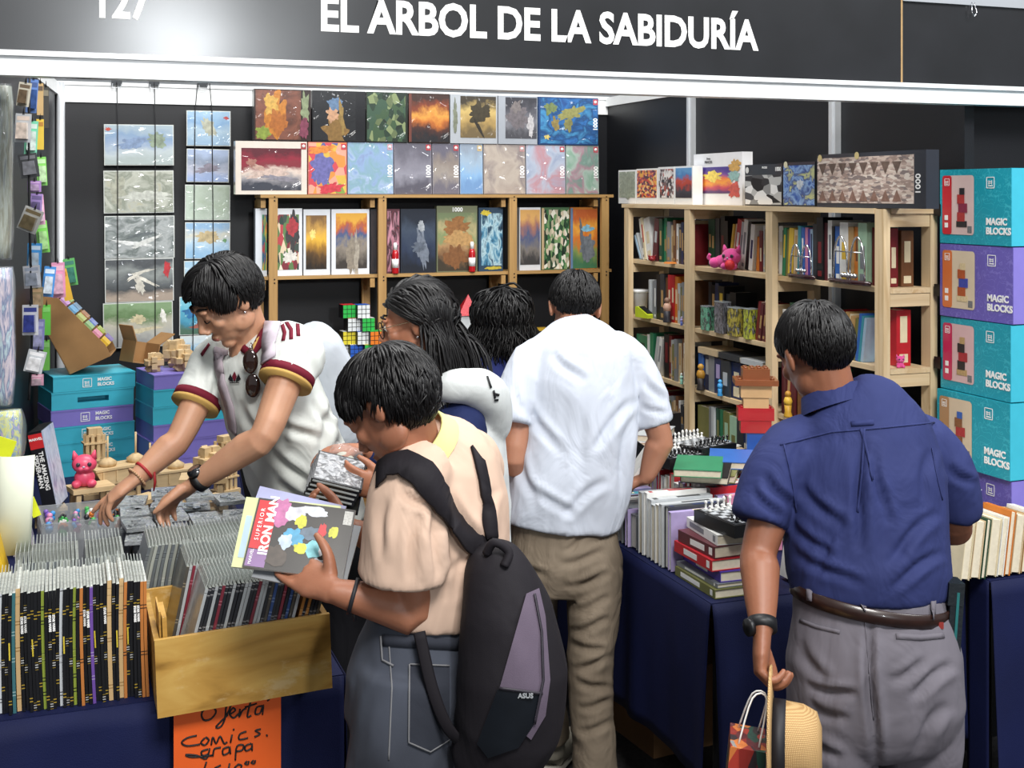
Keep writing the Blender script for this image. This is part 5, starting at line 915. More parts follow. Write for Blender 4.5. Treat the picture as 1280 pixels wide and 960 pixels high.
for i in [k_ for k_ in range(22) if (k_ // 4) % 2 == 0] + [k_ for k_ in range(22) if (k_ // 4) % 2]:
    rz_ = R(random.uniform(-9, 9)); cx_, cy_ = .365 + (i % 4 - 1.5) * .096 + random.uniform(-.004, .004), 3.82 + (i // 4) * .074; z_ = drop(rect(cx_, cy_, .088, .125, rz_), .0185, TZ + .118)
    o = MB().box((0, 0, .006), (.085, .12, .012)).obj('metal_model_pack', PRM[i % 3], loc=(cx_, cy_, z_), rot=(0, 0, rz_), label='clear pack with a silver metal model lying in the heap', cat='model pack', group='silver metal model packs in the heap')
    m = MB()
    for j in range(5): m.box((random.uniform(-.026, .026), random.uniform(-.04, .04), .0135), (random.uniform(.008, .03), random.uniform(.006, .02), .006), Matrix.Rotation(random.uniform(0, 3), 3, 'Z'))
    m.obj('metal_model', mat('#c4c8cc', .25, .7, var=.1, name='stamped_metal'), o)
# thick black comic volume leaning at the corner
bk = thing('comic_volume', 'thick black spined comic volume leaning beside the pink toy cat', 'book', (-.033, 4.43, TZ + .0785), (0, R(-11), R(-12)))
MB().box2((-.022, 0, 0), (.022, .17, .27)).obj('cover', mat('#14151a', .35, coat=.3, name='black_cover'), bk); MB().box2((.022, .003, .003), (.0235, .168, .267)).obj('cover_print', printed('marble', ['#9aa8c8', '#c8d0e0', '#6a7aa0'], 4, 111, .3), bk)
MB().box2((-.022, -.0012, .212), (.022, .0002, .262)).obj('red_badge', mat('#c8282c', .4, name='red_print'), bk); text('MARVEL', .012, WINK, bk, (0, -.002, .244), bold=.0003)
text('THE AMAZING', .02, WINK, bk, (.007, -.0018, .135), (R(90), R(90), 0), bold=.0004, name='spine_lettering'); text('SPIDER-MAN', .02, WINK, bk, (-.011, -.0018, .135), (R(90), R(90), 0), bold=.0004, name='spine_lettering')
o = MB().box((0, 0, .11), (.07, .02, .22)).obj('toy_bag', printed('marble', ['#c890a8', '#7a8ab8', '#d8d0d8', '#b06078'], 4, 112, .6), loc=(W(32, 580, 3.9).x, W(32, 580, 3.9).y, TZ + .010), rot=(0, R(-14), R(-10)), label='pink and blue clear toy bag leaning behind the comic volume', cat='toy bag'); MB().box((0, 0, .225), (.07, .022, .015)).obj('header_card', mat('#c85a78', .4, name='rose_card'), o)
# curled paper sheets and a yellow folder at the table corner
m = MB(); n = 12; vs, fs = [], []
for j in range(2):
    for i in range(n + 1): a_ = -1.2 + 2.0 * i / n; vs.append((.05 * math.sin(a_) + .01 * j, -.03 * math.cos(a_), j * .24))
for i in range(n): fs.append((i, i + 1, n + 2 + i, n + 1 + i))
m.add(vs, fs, 0, True); q_ = W(19, 690, 3.05); ps = m.obj('curled_paper', mat('#d8dcc8', .7, var=.04, name='cream_paper'), loc=(q_.x, q_.y, q_.z), label='curled cream paper sheet standing at the corner of the comics', cat='paper'); ps.modifiers.new('t', 'SOLIDIFY').thickness = .0008
q_ = W(5, 563, 3.12); o = MB().box((0, 0, 0), (.045, .002, .05), Matrix.Rotation(R(20), 3, 'Y')).obj('sticky_note', mat('#d8e020', .6, name='neon_yellow_paper'), loc=q_ + Vector((0, .03, 0)), rot=(0, 0, R(-10)), label='neon yellow note above the curled paper sheet', cat='paper note')
q_ = W(42, 634, 3.1); MB().box((0, 0, 0), (.02, .002, .05), Matrix.Rotation(R(-20), 3, 'Y')).obj('sticky_note', mat('#d8e020', .6, name='neon_yellow_paper'), loc=q_, label='neon yellow note behind the curled paper sheet', cat='paper note')
q_ = W(2, 700, 2.96); fo = MB().box((0, 0, 0), (.012, .13, .15), Matrix.Rotation(R(-14), 3, 'Y')).obj('yellow_folder', mat('#d8b020', .4, name='yellow_folder_card'), loc=q_, label='yellow folder edge leaning on the front comics', cat='folder'); MB().box((-.008, 0, 0), (.004, .12, .14), Matrix.Rotation(R(-14), 3, 'Y')).obj('red_inner', mat('#b02a20', .5, name='red_card'), fo)
# ---------------------------------------------------------------- books table
SPI = ['white', 'pale grey', 'cream', 'teal', 'pale blue', 'lilac', 'grey', 'navy', 'charcoal', 'green', 'red', 'pink', 'beige', 'white', 'blue', 'pale green', 'black', 'white', 'tan', 'maroon']
def spine_up(u, v0, v1, L, seed, rowname, dep=(.15, .19), pal=SPI, tmin=.02, tmax=.042, lim=99):
    random.seed(seed); v = v0; i = 0; cnt = {}
    while v < v1 and i < lim:
        t = random.uniform(tmin, tmax); c = random.choice(pal); d_ = random.uniform(*dep); h = L * random.uniform(.88, 1.0); lean = 0
        cnt[c] = cnt.get(c, 0) + 1
        book(t, h, d_, c, (u + random.uniform(0, .012), v + t, TZ + d_ + .004), (R(-90), lean, R(-90)), '%s book standing spine up, %s such in the %s' % (c, ordinal(cnt[c] - 1), rowname), pages=random.choice([PAGES, PAGEW, PAGEW]), title=random.choice([None, 'white', 'black', 'cream', 'red', 'navy']))
        v += t + .0025; i += 1
spine_up(1.712, 3.575, 4.0, .215, 46, 'lower row along the table edge', dep=(.108, .122), pal=['teal', 'pale grey', 'lilac', 'grey', 'white'])
spine_up(1.712, 3.335, 3.545, .215, 51, 'row along the table edge', dep=(.17, .2), pal=['white', 'pale grey', 'lilac', 'pale blue', 'grey', 'charcoal', 'teal', 'pale grey'], tmin=.017, tmax=.03)
spine_up(1.712, 4.05, 4.12, .215, 42, 'far row along the table edge', dep=(.12, .14))
spine_up(1.955, 3.42, 4.30, .215, 43, 'middle row of the table', pal=['white', 'red', 'pink', 'cream', 'maroon', 'white', 'lilac', 'beige'])
spine_up(1.955, 4.34, 4.42, .215, 44, 'far middle row of the table')
spine_up(2.20, 3.36, 4.75, .225, 45, 'row before the bookcase', pal=['white', 'blue', 'charcoal', 'green', 'cream', 'black', 'white', 'teal', 'pale blue', 'beige'])
# the far ends of the rows, out of sight behind the visitors: one joined mass
random.seed(66); m = MB(); pal = [cm(c) for c in ('white', 'pale grey', 'navy', 'teal', 'cream', 'green', 'charcoal', 'beige')]
for (u, va_, vb_, L) in ((1.712, 4.16, 5.5, .21), (1.955, 4.46, 5.5, .21), (2.20, 4.8, 5.5, .22)):
    v = va_
    while v < vb_:
        t = random.uniform(.022, .042); d_ = random.uniform(.15, .19); h = L * random.uniform(.88, 1); k_ = random.randrange(8)
        m.box2((u, v, TZ + .004), (u + h, v + .002, TZ + d_), mi=k_); m.box2((u, v + t - .002, TZ + .004), (u + h, v + t, TZ + d_), mi=k_); m.box2((u, v + .002, TZ + d_ - .002), (u + h, v + t - .002, TZ + d_), mi=k_); m.box2((u + .003, v + .002, TZ + .006), (u + h - .003, v + t - .002, TZ + d_ - .002), mi=8); v += t + .003
m.obj('books_beyond', pal + [PAGEW], label='mixed books standing spine up at the far end of the table', cat='books', kind='stuff')
# flat pile at the table corner
PILE = [('olive', .026, 0), ('grey', .012, 1), ('purple', .03, -2), ('red', .032, 1), ('maroon', .034, 3), ('white', .03, -4)]
zz = TZ + .0015
for i, (c, t, rz) in enumerate(PILE):
    L = [.24, .24, .235, .22, .2, .21][i]; D = [.17, .17, .165, .155, .15, .16][i]; q_ = Vector((1.725 + .012 * (i % 3), 3.075 + .006 * i, zz))
    # lying flat: thickness up, spine towards the aisle side
    book(t, L, D, c, q_ + Vector((0, L * 0 + D * 0, 0)), (0, 0, 0), '%s book lying flat, %s from the bottom of the corner pile' % (c, ordinal(i)), title='white' if c != 'white' else 'grey')
    o = [x for x in bpy.data.objects if x.get('label', '').startswith('%s book lying flat, %s from the bottom' % (c, ordinal(i)))][0]
    # thickness (x) -> up, height (z) -> along v, spine (-y) -> towards -u
    M = Matrix(((0, 1, 0), (0, 0, 1), (1, 0, 0))).to_4x4(); o.matrix_world = Matrix.Translation(q_) @ Matrix.Rotation(R(rz), 4, 'Z') @ M
    zz += t + .0012
pile_top = zz
# travel chess sets
def chess(c, rz, label, s=.2, short='corner pile'):
    o = thing('chess_set', label, 'chess set', c, (0, 0, R(rz))); MB().box((0, 0, .018), (s, s, .036)).obj('case', mat('#101114', .3, coat=.3, name='black_case'), o); MB().box((0, 0, .0365), (s * .94, s * .94, .002)).obj('board', mat('#2a2c30', .35, name='board_black'), o)
    m = MB(); e = s * .86 / 8
    for i in range(8):
        for j in range(8):
            if (i + j) % 2: m.box(((i - 3.5) * e, (j - 3.5) * e, .0378), (e, e, .0008))
    m.obj('light_squares', mat('#b8bcc0', .4, name='board_light'), o)
    mw, mk = mat('#e8e8e4', .25, coat=.3, name='white_piece'), mat('#111114', .25, coat=.3, name='black_piece')
    R3 = Matrix.Rotation(R(rz), 3, 'Z')
    for i in range(8):
        for j, (mt, nm) in ((0, (mk, 'black')), (1, (mk, 'black')), (6, (mw, 'white')), (7, (mw, 'white'))):
            big = j in (0, 7); k_ = (.034 if i in (3, 4) else .028) if big else .018
            p_ = Vector(c) + R3 @ Vector(((i - 3.5) * e, (j - 3.5) * e, .0385)); m = MB().lathe([(.0065, 0), (.0068, .003), (.0032, .006), (.0028, k_ * .6), (.0048, k_ * .72), (.0048, k_ * .85), (.001, k_)], segs=10)
            m.obj('chess_piece', mt, loc=p_, label='small %s chess %s on the set %s' % (nm, 'officer piece' if big else 'pawn', short), cat='chess piece', group='chess pieces %s' % short)
chess((1.86, 3.155, pile_top + .002), 6, 'black travel chess set open on the corner pile of books', .2, 'on the corner pile')
q_ = Wz(868, 568, .95); drop(rect(q_.x + .02, q_.y, .19, .19, R(20)), .08, .957); chess((q_.x + .02, q_.y, .957), 20, 'black travel chess set lying on the book rows', .19, 'on the book rows')
q_ = W(830, 590, 4.35); qx, qy = q_.x + .025, q_.y - .02; drop(rect(qx, qy, .16, .16, R(12)), .08, .957); chess((qx, qy, .957), 12, 'black travel chess set behind the white shirted visitor', .16, 'by the white shirt')
q_ = W(822, 535, 4.9); drop(rect(q_.x, q_.y, .14, .14, R(15)), .14, .957); o = MB().box((0, 0, .04), (.13, .13, .08)).obj('black_case', BLACK, loc=(q_.x, q_.y, .957), rot=(0, 0, R(15)), label='black cube case on the far end of the book rows', cat='case'); MB().box((0, 0, .081), (.12, .12, .003)).obj('case_lid', CHROME, o)
pawn(Vector((q_.x, q_.y, 1.04)), .06, ('#c8ccd0', '#d8dce0', '#e4e6e8'), 'small silver figurine on the black cube case')
# loose flat books on top of the rows
q_ = W(944, 540, 4.55); drop(rect(q_.x, q_.y, .17, .13, R(-25)), .3, .957); SOLID = len(OCC)
for i, (px, py, d, c, rz, lb) in enumerate([(905, 560, 4.1, 'olive', 20, 'olive'), (865, 578, 4.25, 'blue', 25, 'blue'), (905, 585, 3.98, 'black', 22, 'black'), (885, 602, 3.95, 'green', 24, 'green'), (850, 545, 4.7, 'white', 30, 'white'), (925, 548, 4.15, 'beige', 40, 'beige'), (880, 530, 4.6, 'pale grey', 15, 'pale grey'), (840, 555, 4.9, 'navy', 20, 'navy')]):
    q_ = W(px, py, d); a_ = R(-55 + rz); best = None
    for du_ in range(-7, 8):
        for dv_ in range(-7, 8):
            cx_, cy_ = q_.x + du_ * .03, q_.y + .06 + dv_ * .03; P_ = rect(cx_, cy_, .155, .225, a_)
            if any(p.x < 1.73 or p.x > 2.44 or p.y < 3.40 or p.y > 4.85 for p in P_) or any(clash(P_, Q) for Q, _ in OCC[:SOLID]): continue
            k_ = du_ ** 2 + dv_ ** 2 + 25 * sum(clash(P_, Q) for Q, _ in OCC[SOLID:])
            if best is None or k_ < best[0]: best = (k_, cx_, cy_, P_)
    _, cx_, cy_, P_ = best; z_ = drop(P_, .024, .957); o = book(.024, .22, .15, c, (0, 0, 0), (0, 0, 0), '%s book lying flat on top of the spine-up rows' % lb, title='white' if c != 'white' else 'pink')
    o.matrix_world = Matrix.Translation((cx_, cy_, z_)) @ Matrix.Rotation(a_, 4, 'Z') @ Matrix.Translation((-.075, -.11, 0)) @ Matrix(((0, 1, 0), (0, 0, 1), (1, 0, 0))).to_4x4()
# books with page edges towards the aisle on the front end
def pages_front(u, v, c, t, h, lean, lb): book(t, h, .12, c, (u + t, v + .12, TZ + .002 + (t * math.sin(-lean) if lean < 0 else 0)), (0, lean, R(180)), lb, pages=PAGES)
random.seed(9); u = 2.0
for i, c in enumerate(['white', 'cream', 'brown', 'beige', 'white']): t = [.03, .03, .012, .03, .035][i]; pages_front(u, 3.06, c, t, .18, R(-9), '%s book with page edges out beside the corner pile, %s in line' % (c, ordinal(i))); u += t + .004
u = Wv(1188, 700, 3.0).x; x0 = u
for i, (c, t, h) in enumerate([('cream', .03, .17), ('beige', .034, .17), ('dark green', .016, .175), ('cream', .036, .17), ('white', .022, .175), ('orange', .02, .19), ('beige', .034, .175), ('tan', .026, .17), ('white', .03, .175)]): pages_front(u, 2.955, c, t, h, R(-8), '%s book with page edges out before the toy box stack, %s in line' % (c, ordinal(i))); u += t + .004
q_ = W(1205, 652, 3.55); book(.02, .2, .14, 'white', (0, 0, 0), (0, 0, 0), 'white book lying flat behind the page-out books by the toy boxes', title='grey'); o = bpy.data.objects[-1]
o = [x for x in bpy.data.objects if x.get('label', '').startswith('white book lying flat behind the page-out')][0]; o.matrix_world = Matrix.Translation((x0 + .0, 3.17, TZ + .1925)) @ Matrix.Rotation(R(-60), 4, 'Z') @ Matrix(((0, 1, 0), (0, 0, 1), (1, 0, 0))).to_4x4()
MB().box((0, 0, .095), (.16, .1, .19)).obj('book_support', CARD, loc=(x0 + .10, 3.14, TZ + .001), label='brown carton propping the flat white book', cat='carton')
# ================================================================== people
from mathutils.geometry import delaunay_2d_cdt
DG = bpy.context.evaluated_depsgraph_get
def pix(p):
    d = p.x * sn + p.y * cs; return 640 + (p.x * cs - p.y * sn) * FPX / d, HOR + (CAMZ - p.z) * FPX / d
def remesh(m, voxel, smooth=6, folds=None, creases=()):
    me = m.mesh('tmp'); o = bpy.data.objects.new('tmp', me); COL.objects.link(o)
    r_ = o.modifiers.new('r', 'REMESH'); r_.mode = 'VOXEL'; r_.voxel_size = voxel; r_.use_smooth_shade = True
    if smooth: s_ = o.modifiers.new('s', 'SMOOTH'); s_.factor = .5; s_.iterations = smooth
    out = bpy.data.meshes.new_from_object(o.evaluated_get(DG())); bpy.data.objects.remove(o); bpy.data.meshes.remove(me)
    if folds:
        amp, sc, seed = folds; n = len(out.vertices); co = [v.co.copy() for v in out.vertices]; nm = [v.normal.copy() for v in out.vertices]; fl = []
        for p, nv in zip(co, nm):
            q = Vector((p.x * sc[0] + seed, p.y * sc[1] + seed * 2, p.z * sc[2]))
            w_ = Vector((noise.noise(q * .6), noise.noise(q * .6 + Vector((7, 3, 1))), 0)) * 1.2
            a_ = noise.noise(q + w_); b_ = noise.noise(q * 2.3 + w_ * 2)
            fl.extend(p + nv * amp * ((1 - 2 * abs(a_)) * .9 + b_ * .45))
        out.vertices.foreach_set('co', fl); out.update()
    if creases:     # pressed folds of the cloth: a valley with a ridge on each side, tapering at both ends
        co = [v.co.copy() for v in out.vertices]; nm = [v.normal.copy() for v in out.vertices]; P = [pix(p) for p in co]; fl = []
        for p, nv, (x, y) in zip(co, nm, P):
            h = 0.0
            if nv.dot(p - CP) < 0:
                for (x0, y0, x1, y1, wd, dep) in creases:
                    dx, dy = x1 - x0, y1 - y0; L2 = dx * dx + dy * dy; t = ((x - x0) * dx + (y - y0) * dy) / L2
                    if -.05 < t < 1.05:
                        t = min(1, max(0, t)); e = ((x - x0) * dy - (y - y0) * dx) / math.sqrt(L2) + wd * .5 * math.sin(t * 5)
                        if abs(e) < wd * 4: k_ = e / wd; h += dep * math.sin(math.pi * t) ** .7 * (.75 * math.exp(-(k_ - 1.5) ** 2) - math.exp(-k_ * k_) + .35 * math.exp(-(k_ + 1.6) ** 2))
            fl.extend(p + nv * h)
        out.vertices.foreach_set('co', fl); out.update()
    out.polygons.foreach_set('use_smooth', [True] * len(out.polygons))
    out.materials.clear(); return out
def bvh_of(*objs):
    vs, fs = [], []
    for o in objs:
        b = len(vs); vs += [v.co.copy() for v in o.data.vertices]; fs += [tuple(i + b for i in p.vertices) for p in o.data.polygons]
    return BVHTree.FromPolygons(vs, fs)
CP = Vector((0, 0, CAMZ))
def hit(bv, px, py):
    d = (W(px, py, 1) - CP).normalized(); h = bv.ray_cast(CP, d)
    return (h[0], h[1]) if h[0] is not None else (None, None)
def patch(bv, poly, mt, name, parent, off=.003, step=5, lab=None):
    """a piece of cloth lying on the surface inside an outline"""
    n = len(poly); B = []
    for i in range(n):
        a_, b_ = Vector(poly[i]), Vector(poly[(i + 1) % n]); k_ = max(1, int((b_ - a_).length / step))
        for j in range(k_): B.append(a_ + (b_ - a_) * j / k_)
    nb = len(B); x0, x1 = min(p.x for p in B), max(p.x for p in B); y0, y1 = min(p.y for p in B), max(p.y for p in B); pts = list(B)
    def inside(x, y):
        c = False
        for i in range(nb):
            a_, b_ = B[i], B[i - 1]
            if (a_.y > y) != (b_.y > y) and x < (b_.x - a_.x) * (y - a_.y) / (b_.y - a_.y) + a_.x: c = not c
        return c
    y = y0 + step / 2
    while y < y1:
        x = x0 + step / 2
        while x < x1:
            if inside(x, y): pts.append(Vector((x, y)))
            x += step
        y += step
    vv, _, ff, _, _, _ = delaunay_2d_cdt(pts, [(i, (i + 1) % nb) for i in range(nb)], [], 1, 1e-4)
    P = []; last = None
    for p in vv:
        h, nn = hit(bv, p.x, p.y)
        P.append(None if h is None else h - (h - CP).normalized() * off)
    m = MB(); idx = {}; fs = []
    for i, p in enumerate(P):
        if p is not None: idx[i] = len(m.v); m.v.append(tuple(p))
    for f in ff:
        if all(i in idx for i in f):
            q = [Vector(m.v[idx[i]]) for i in f]
            if max((q[0] - q[1]).length, (q[1] - q[2]).length, (q[2] - q[0]).length) < .12: m.f.append(tuple(idx[i] for i in f)); m.mi.append(0); m.sm.append(True)
    o = m.obj(name, mt, parent)
    if lab: o['label'] = lab
    return o
def surf(bv, pts, off=.004, step=6):
    out = []
    for i in range(len(pts) - 1):
        a_, b_ = Vector(pts[i]), Vector(pts[i + 1]); k_ = max(1, int((b_ - a_).length / step))
        for j in range(k_ + (i == len(pts) - 2)):
            p = a_ + (b_ - a_) * j / k_; h, nn = hit(bv, p.x, p.y)
            if h is not None: out.append((h - (h - CP).normalized() * off, nn))
    return out
def ribbon(pn, wd, th, mt, name, parent, lab=None):
    m = MB(); n = len(pn); vs, fs = [], []
    for i, (p, nn) in enumerate(pn):
        T = (pn[min(i + 1, n - 1)][0] - pn[max(i - 1, 0)][0]).normalized(); S_ = T.cross(nn).normalized(); N_ = S_.cross(T).normalized()
        w_ = wd[i] if isinstance(wd, list) else wd
        for a_, b_ in ((-1, 0), (1, 0), (1, 1), (-1, 1)): vs.append(p + S_ * a_ * w_ / 2 + N_ * b_ * th)
    for i in range(n - 1):
        for k_ in range(4): a_, b_ = i * 4 + k_, i * 4 + (k_ + 1) % 4; fs.append((a_, b_, b_ + 4, a_ + 4))
    fs += [(3, 2, 1, 0), tuple((n - 1) * 4 + k_ for k_ in range(4))]; m.add(vs, fs, 0, True); o = m.obj(name, mt, parent)
    if lab: o['label'] = lab
    return o
def frame(c, f, u):
    f = f.normalized(); r_ = f.cross(u).normalized(); u = r_.cross(f)
    M = Matrix((r_, f, u)).transposed().to_4x4(); M.translation = c; return M
def head(m, M, s, ears=True):
    R3 = M.to_3x3()
    def E(c, r_, ro=None): m.ell(M @ (Vector(c) * s), tuple(q * s for q in r_), R3 if ro is None else R3 @ ro, 20, 14)
    E((0, -.014, .03), (.073, .092, .084)); E((0, .022, -.022), (.060, .070, .080)); E((0, .030, -.06), (.047, .055, .048)); E((0, .066, -.096), (.024, .02, .018))
    for x in (-1, 1):
        E((x * .046, .008, -.058), (.017, .036, .03)); E((x * .028, .081, .028), (.026, .012, .009)); E((x * .038, .066, -.018), (.02, .018, .02)); E((x * .03, .078, .008), (.0155, .012, .011))
        if ears: E((x * .076, -.008, -.004), (.008, .019, .031), Matrix.Rotation(x * R(14), 3, 'Z')); E((x * .081, -.016, .008), (.006, .01, .016))
        E((x * .011, .099, -.034), (.0085, .009, .007))
    m.tube([M @ (Vector(p) * s) for p in ((0, .086, .022), (0, .098, -.008), (0, .112, -.03))], [.008 * s, .0095 * s, .012 * s], 10)
    E((0, .089, -.0585), (.021, .009, .0055)); E((0, .087, -.069), (.018, .009, .006))
def rotax(v, ax, a): return Matrix.Rotation(a, 3, ax) @ v
def hand(m, w_, D, N, side, curl=(25, 30, 20), s=1.0, thumb=(.75, .6, .25), spread=.06, curls=None):
    D = D.normalized(); N = (N - D * N.dot(D)).normalized(); Wd = D.cross(N) * side
    m.tube([w_ - D * .012 * s, w_ + D * .015 * s, w_ + D * .05 * s, w_ + D * .088 * s], [(.026 * s, .02 * s), (.03 * s, .019 * s), (.041 * s, .018 * s), (.040 * s, .013 * s)], 14, side=Wd)
    tips = []
    for i, (x, L) in enumerate(((.0295, .074), (.0105, .083), (-.0095, .077), (-.0285, .06))):
        p = w_ + (D * (.080 + (.004 if i in (1, 2) else 0)) + Wd * x) * s; d_ = rotax(D, N, side * -spread * (x / .03)) ; ax = d_.cross(N).normalized(); c_ = curls[i] if curls else curl; pts = [p]; a_ = 0
        for k_, fr in enumerate((.44, .31, .25)): a_ += R(c_[k_]); p = p + rotax(d_, ax, a_) * L * fr * s; pts.append(p)
        m.tube(pts, [.0098 * s, .0092 * s, .0083 * s, .0066 * s], 10, sub=3); m.ell(pts[-1], .0068 * s, segs=8, rings=6); tips.append(p)
    t0 = w_ + (D * .028 + Wd * .024) * s; td = (Wd * thumb[0] + D * thumb[1] + N * thumb[2]).normalized(); t1 = t0 + td * .038 * s; t2 = t1 + (td * .7 + D * .5 + N * .1).normalized() * .03 * s; t3 = t2 + (td * .45 + D * .8 + N * .15).normalized() * .024 * s
    m.tube([t0, t1, t2, t3], [.017 * s, .0125 * s, .0105 * s, .0075 * s], 10, sub=3); m.ell(t3, .0076 * s, segs=8, rings=6)
def arm(m, S_, E_, W_, s=1.0): m.tube([S_, S_.lerp(E_, .5), E_, E_.lerp(W_, .25), E_.lerp(W_, .65), W_], [.05 * s, .046 * s, .038 * s, .042 * s, .034 * s, (.027 * s, .023 * s)], 16, sub=3)
def skin(col, name):
    k = NT(name); nz = k.n('ShaderNodeTexNoise', i_Scale=9.0, i_Detail=4.0); k.l(k.coords(), nz.inputs['Vector']); c = lin(col)
    k.l(k.ramp(nz.outputs[0], [(.3, (c[0] * .88, c[1] * .80, c[2] * .78, 1)), (.7, (c[0] * 1.08, c[1] * 1.05, c[2] * 1.05, 1))]), k.b.inputs['Base Color'])
    k.b.inputs['Roughness'].default_value = .5; k.b.inputs['Subsurface Weight'].default_value = .12; k.b.inputs['Subsurface Radius'].default_value = (.02, .008, .004); k.b.inputs['Subsurface Scale'].default_value = .4
    n2 = k.n('ShaderNodeTexNoise', i_Scale=160.0, i_Detail=2.0); k.l(k.coords(), n2.inputs['Vector']); bp = k.n('ShaderNodeBump', i_Strength=.12, i_Distance=.002); k.l(n2.outputs[0], bp.inputs['Height']); k.l(bp.outputs[0], k.b.inputs['Normal']); return k.m
HAIRM = mat('#0b090a', .45, var=.3, vs=200, name='black_hair', spec=.35)
def hair(parent, M, s, style, n=800, seed=1):
    random.seed(seed); m = MB(); C0 = Vector((0, -.012, .028)); RR = Vector((.077, .097, .090))
    def hl(a_):   # hairline height over the angle from the face (0 = front, pi = nape)
        t = abs(a_) / math.pi; P = {'short': ((0, .075), (.3, .055), (.42, .012), (.5, .0), (.58, .012), (.7, -.045), (1, -.078)), 'bowl': ((0, .06), (.3, .045), (.40, .012), (.46, .03), (.56, .028), (.62, -.03), (.7, -.06), (1, -.085)), 'part': ((0, .075), (.3, .055), (.42, .01), (.5, .0), (.6, -.02), (.7, -.06), (1, -.08)), 'long': ((0, .08), (.3, .058), (.42, .03), (.5, .02), (.6, -.02), (.7, -.06), (1, -.085)), 'curly': ((0, .06), (.3, .03), (.5, -.03), (1, -.085))}[style]
        for (t0, z0), (t1, z1) in zip(P, P[1:]):
            if t <= t1: return z0 + (z1 - z0) * (t - t0) / (t1 - t0)
        return P[-1][1]
    def surf_pt(th, ph, k_=1.0): return C0 + Vector((RR.x * math.sin(th) * math.sin(ph), RR.y * math.sin(th) * math.cos(ph), RR.z * math.cos(th))) * k_
    # close cap under the strands
    NT_, NP = 26, 44; vid = {}; vs, fs = [], []
    for i in range(NT_ + 1):
        for j in range(NP):
            th, ph = math.pi * .9 * i / NT_, 2 * math.pi * j / NP - math.pi; p = surf_pt(th, ph, 1.015 if style == 'short' else 1.03)
            if p.z < hl(ph) - .004: p = p.copy(); p.z = max(p.z, hl(ph) - .004); p = Vector((p.x * .97, p.y * .97, p.z))
            vid[i, j] = len(vs); vs.append(M @ (p * s))
    for i in range(NT_):
        for j in range(NP):
            ph = 2 * math.pi * (j + .5) / NP - math.pi
            if surf_pt(math.pi * .9 * i / NT_, ph).z > hl(ph) - .02: fs.append((vid[i, j], vid[i + 1, j], vid[i + 1, (j + 1) % NP], vid[i, (j + 1) % NP]))
    m.add(vs, fs, 0, True)
    down = (M.inverted().to_3x3() @ Vector((0, 0, -1))).normalized(); k_ = 0; tries = 0
    while k_ < n and tries < n * 6:
        tries += 1
        th = math.acos(1 - random.random() * 1.75); ph = random.uniform(-math.pi, math.pi); p = surf_pt(th, ph, 1.0)
        if p.z < hl(ph): continue
        nrm = Vector(((p - C0).x / RR.x ** 2, (p - C0).y / RR.y ** 2, (p - C0).z / RR.z ** 2)).normalized(); j3 = Vector((random.gauss(0, 1), random.gauss(0, 1), random.gauss(0, 1)))
        t = abs(ph) / math.pi; low = max(0, min(1, (p.z - hl(ph)) / .06))
        if style == 'short': L = .007 + .045 * low; d_ = (p - Vector((.01, -.055, .12))).normalized() + j3 * .22; lift, rad, wav, kmax = .007 * low + .001, .0030, 0, 1.05 + .06 * low
        elif style == 'bowl': L = .02 + .07 * low * (.6 if .38 < t < .62 else 1); d_ = (p - Vector((.0, -.05, .12))).normalized() + down * .1 + j3 * .25; lift, rad, wav, kmax = .006, .0042, .004, 1.13 + .06 * random.random()
        elif style == 'part':
            L = .02 + .075 * low * (1.0 if t < .5 else .6); sg_ = 1 if p.x > -.012 else -1; d_ = Vector((sg_ * .8, .55 if t < .5 else -.5, -.2)) + down * .6 + j3 * .13; lift, rad, wav, kmax = .012 if t < .5 else .006, .0042, .003, 1.13 + .08 * random.random()
        elif style == 'long': L = .34 * random.uniform(.75, 1.05) - (.1 if p.y > .03 else 0); sg_ = 1 if p.x > -.015 else -1; d_ = Vector((sg_ * .6, -.75, -.1)) + down * .4 + j3 * .07; lift, rad, wav, kmax = .006, .0046, .010, 1.12 + .1 * random.random()
        else: L = .24 * random.uniform(.6, 1.05); d_ = (p - Vector((0, -.02, .1))).normalized() + down * .5 + j3 * .35; lift, rad, wav, kmax = .014, .0048, .035, 1.25 + .25 * random.random()
        st = 9; stp = L / st; pts = [p.copy()]; q = p.copy(); d_ = (d_ - nrm * d_.dot(nrm)); d_ = d_.normalized() if d_.length > 1e-4 else down; phs = random.uniform(0, 6)
        for i in range(st):
            f = (i + 1) / st; g = min(1, f * (1.5 if style in ('long', 'curly') else 1.0)) * (.5 if style in ('long',) else .35)
            if style == 'long' and q.y > -.02: g *= .12
            if style == 'long' and q.y <= -.02: g *= 2.2
            d_ = (d_ + down * g * .55 + Vector((math.sin(phs + i * 1.5), math.cos(phs * 1.3 + i * 1.4), math.sin(phs * 2 + i * 1.1) * .3)) * wav * 18 * f).normalized(); q = q + d_ * stp
            e = (q - C0); kk = math.sqrt((e.x / RR.x) ** 2 + (e.y / RR.y) ** 2 + (e.z / RR.z) ** 2); want = 1.02 + lift * (8 if f > .2 else 4) * math.sin(min(1, f * 1.3) * math.pi * .6)
            free = style in ('long', 'curly') and (q - C0).dot(down) > .05
            if style == 'long' and free:
                if e.y > -.05: q = q + Vector((0, -.008, 0))
                q.x *= .97
            if kk < want: q = C0 + e * (want / kk)
            elif kk > kmax and not free: q = C0 + e * (kmax / kk)
            pts.append(q.copy())
        prof = [rad * .9, rad * 1.1, rad * 1.15, rad * 1.1, rad * 1.05, rad, rad * .9, rad * .75, rad * .5, rad * .15]
        m.tube([M @ (x * s) for x in pts], [(r_ * s, r_ * .55 * s) for r_ in prof], 5, cap=False); k_ += 1
    return m.obj('hair', HAIRM, parent)
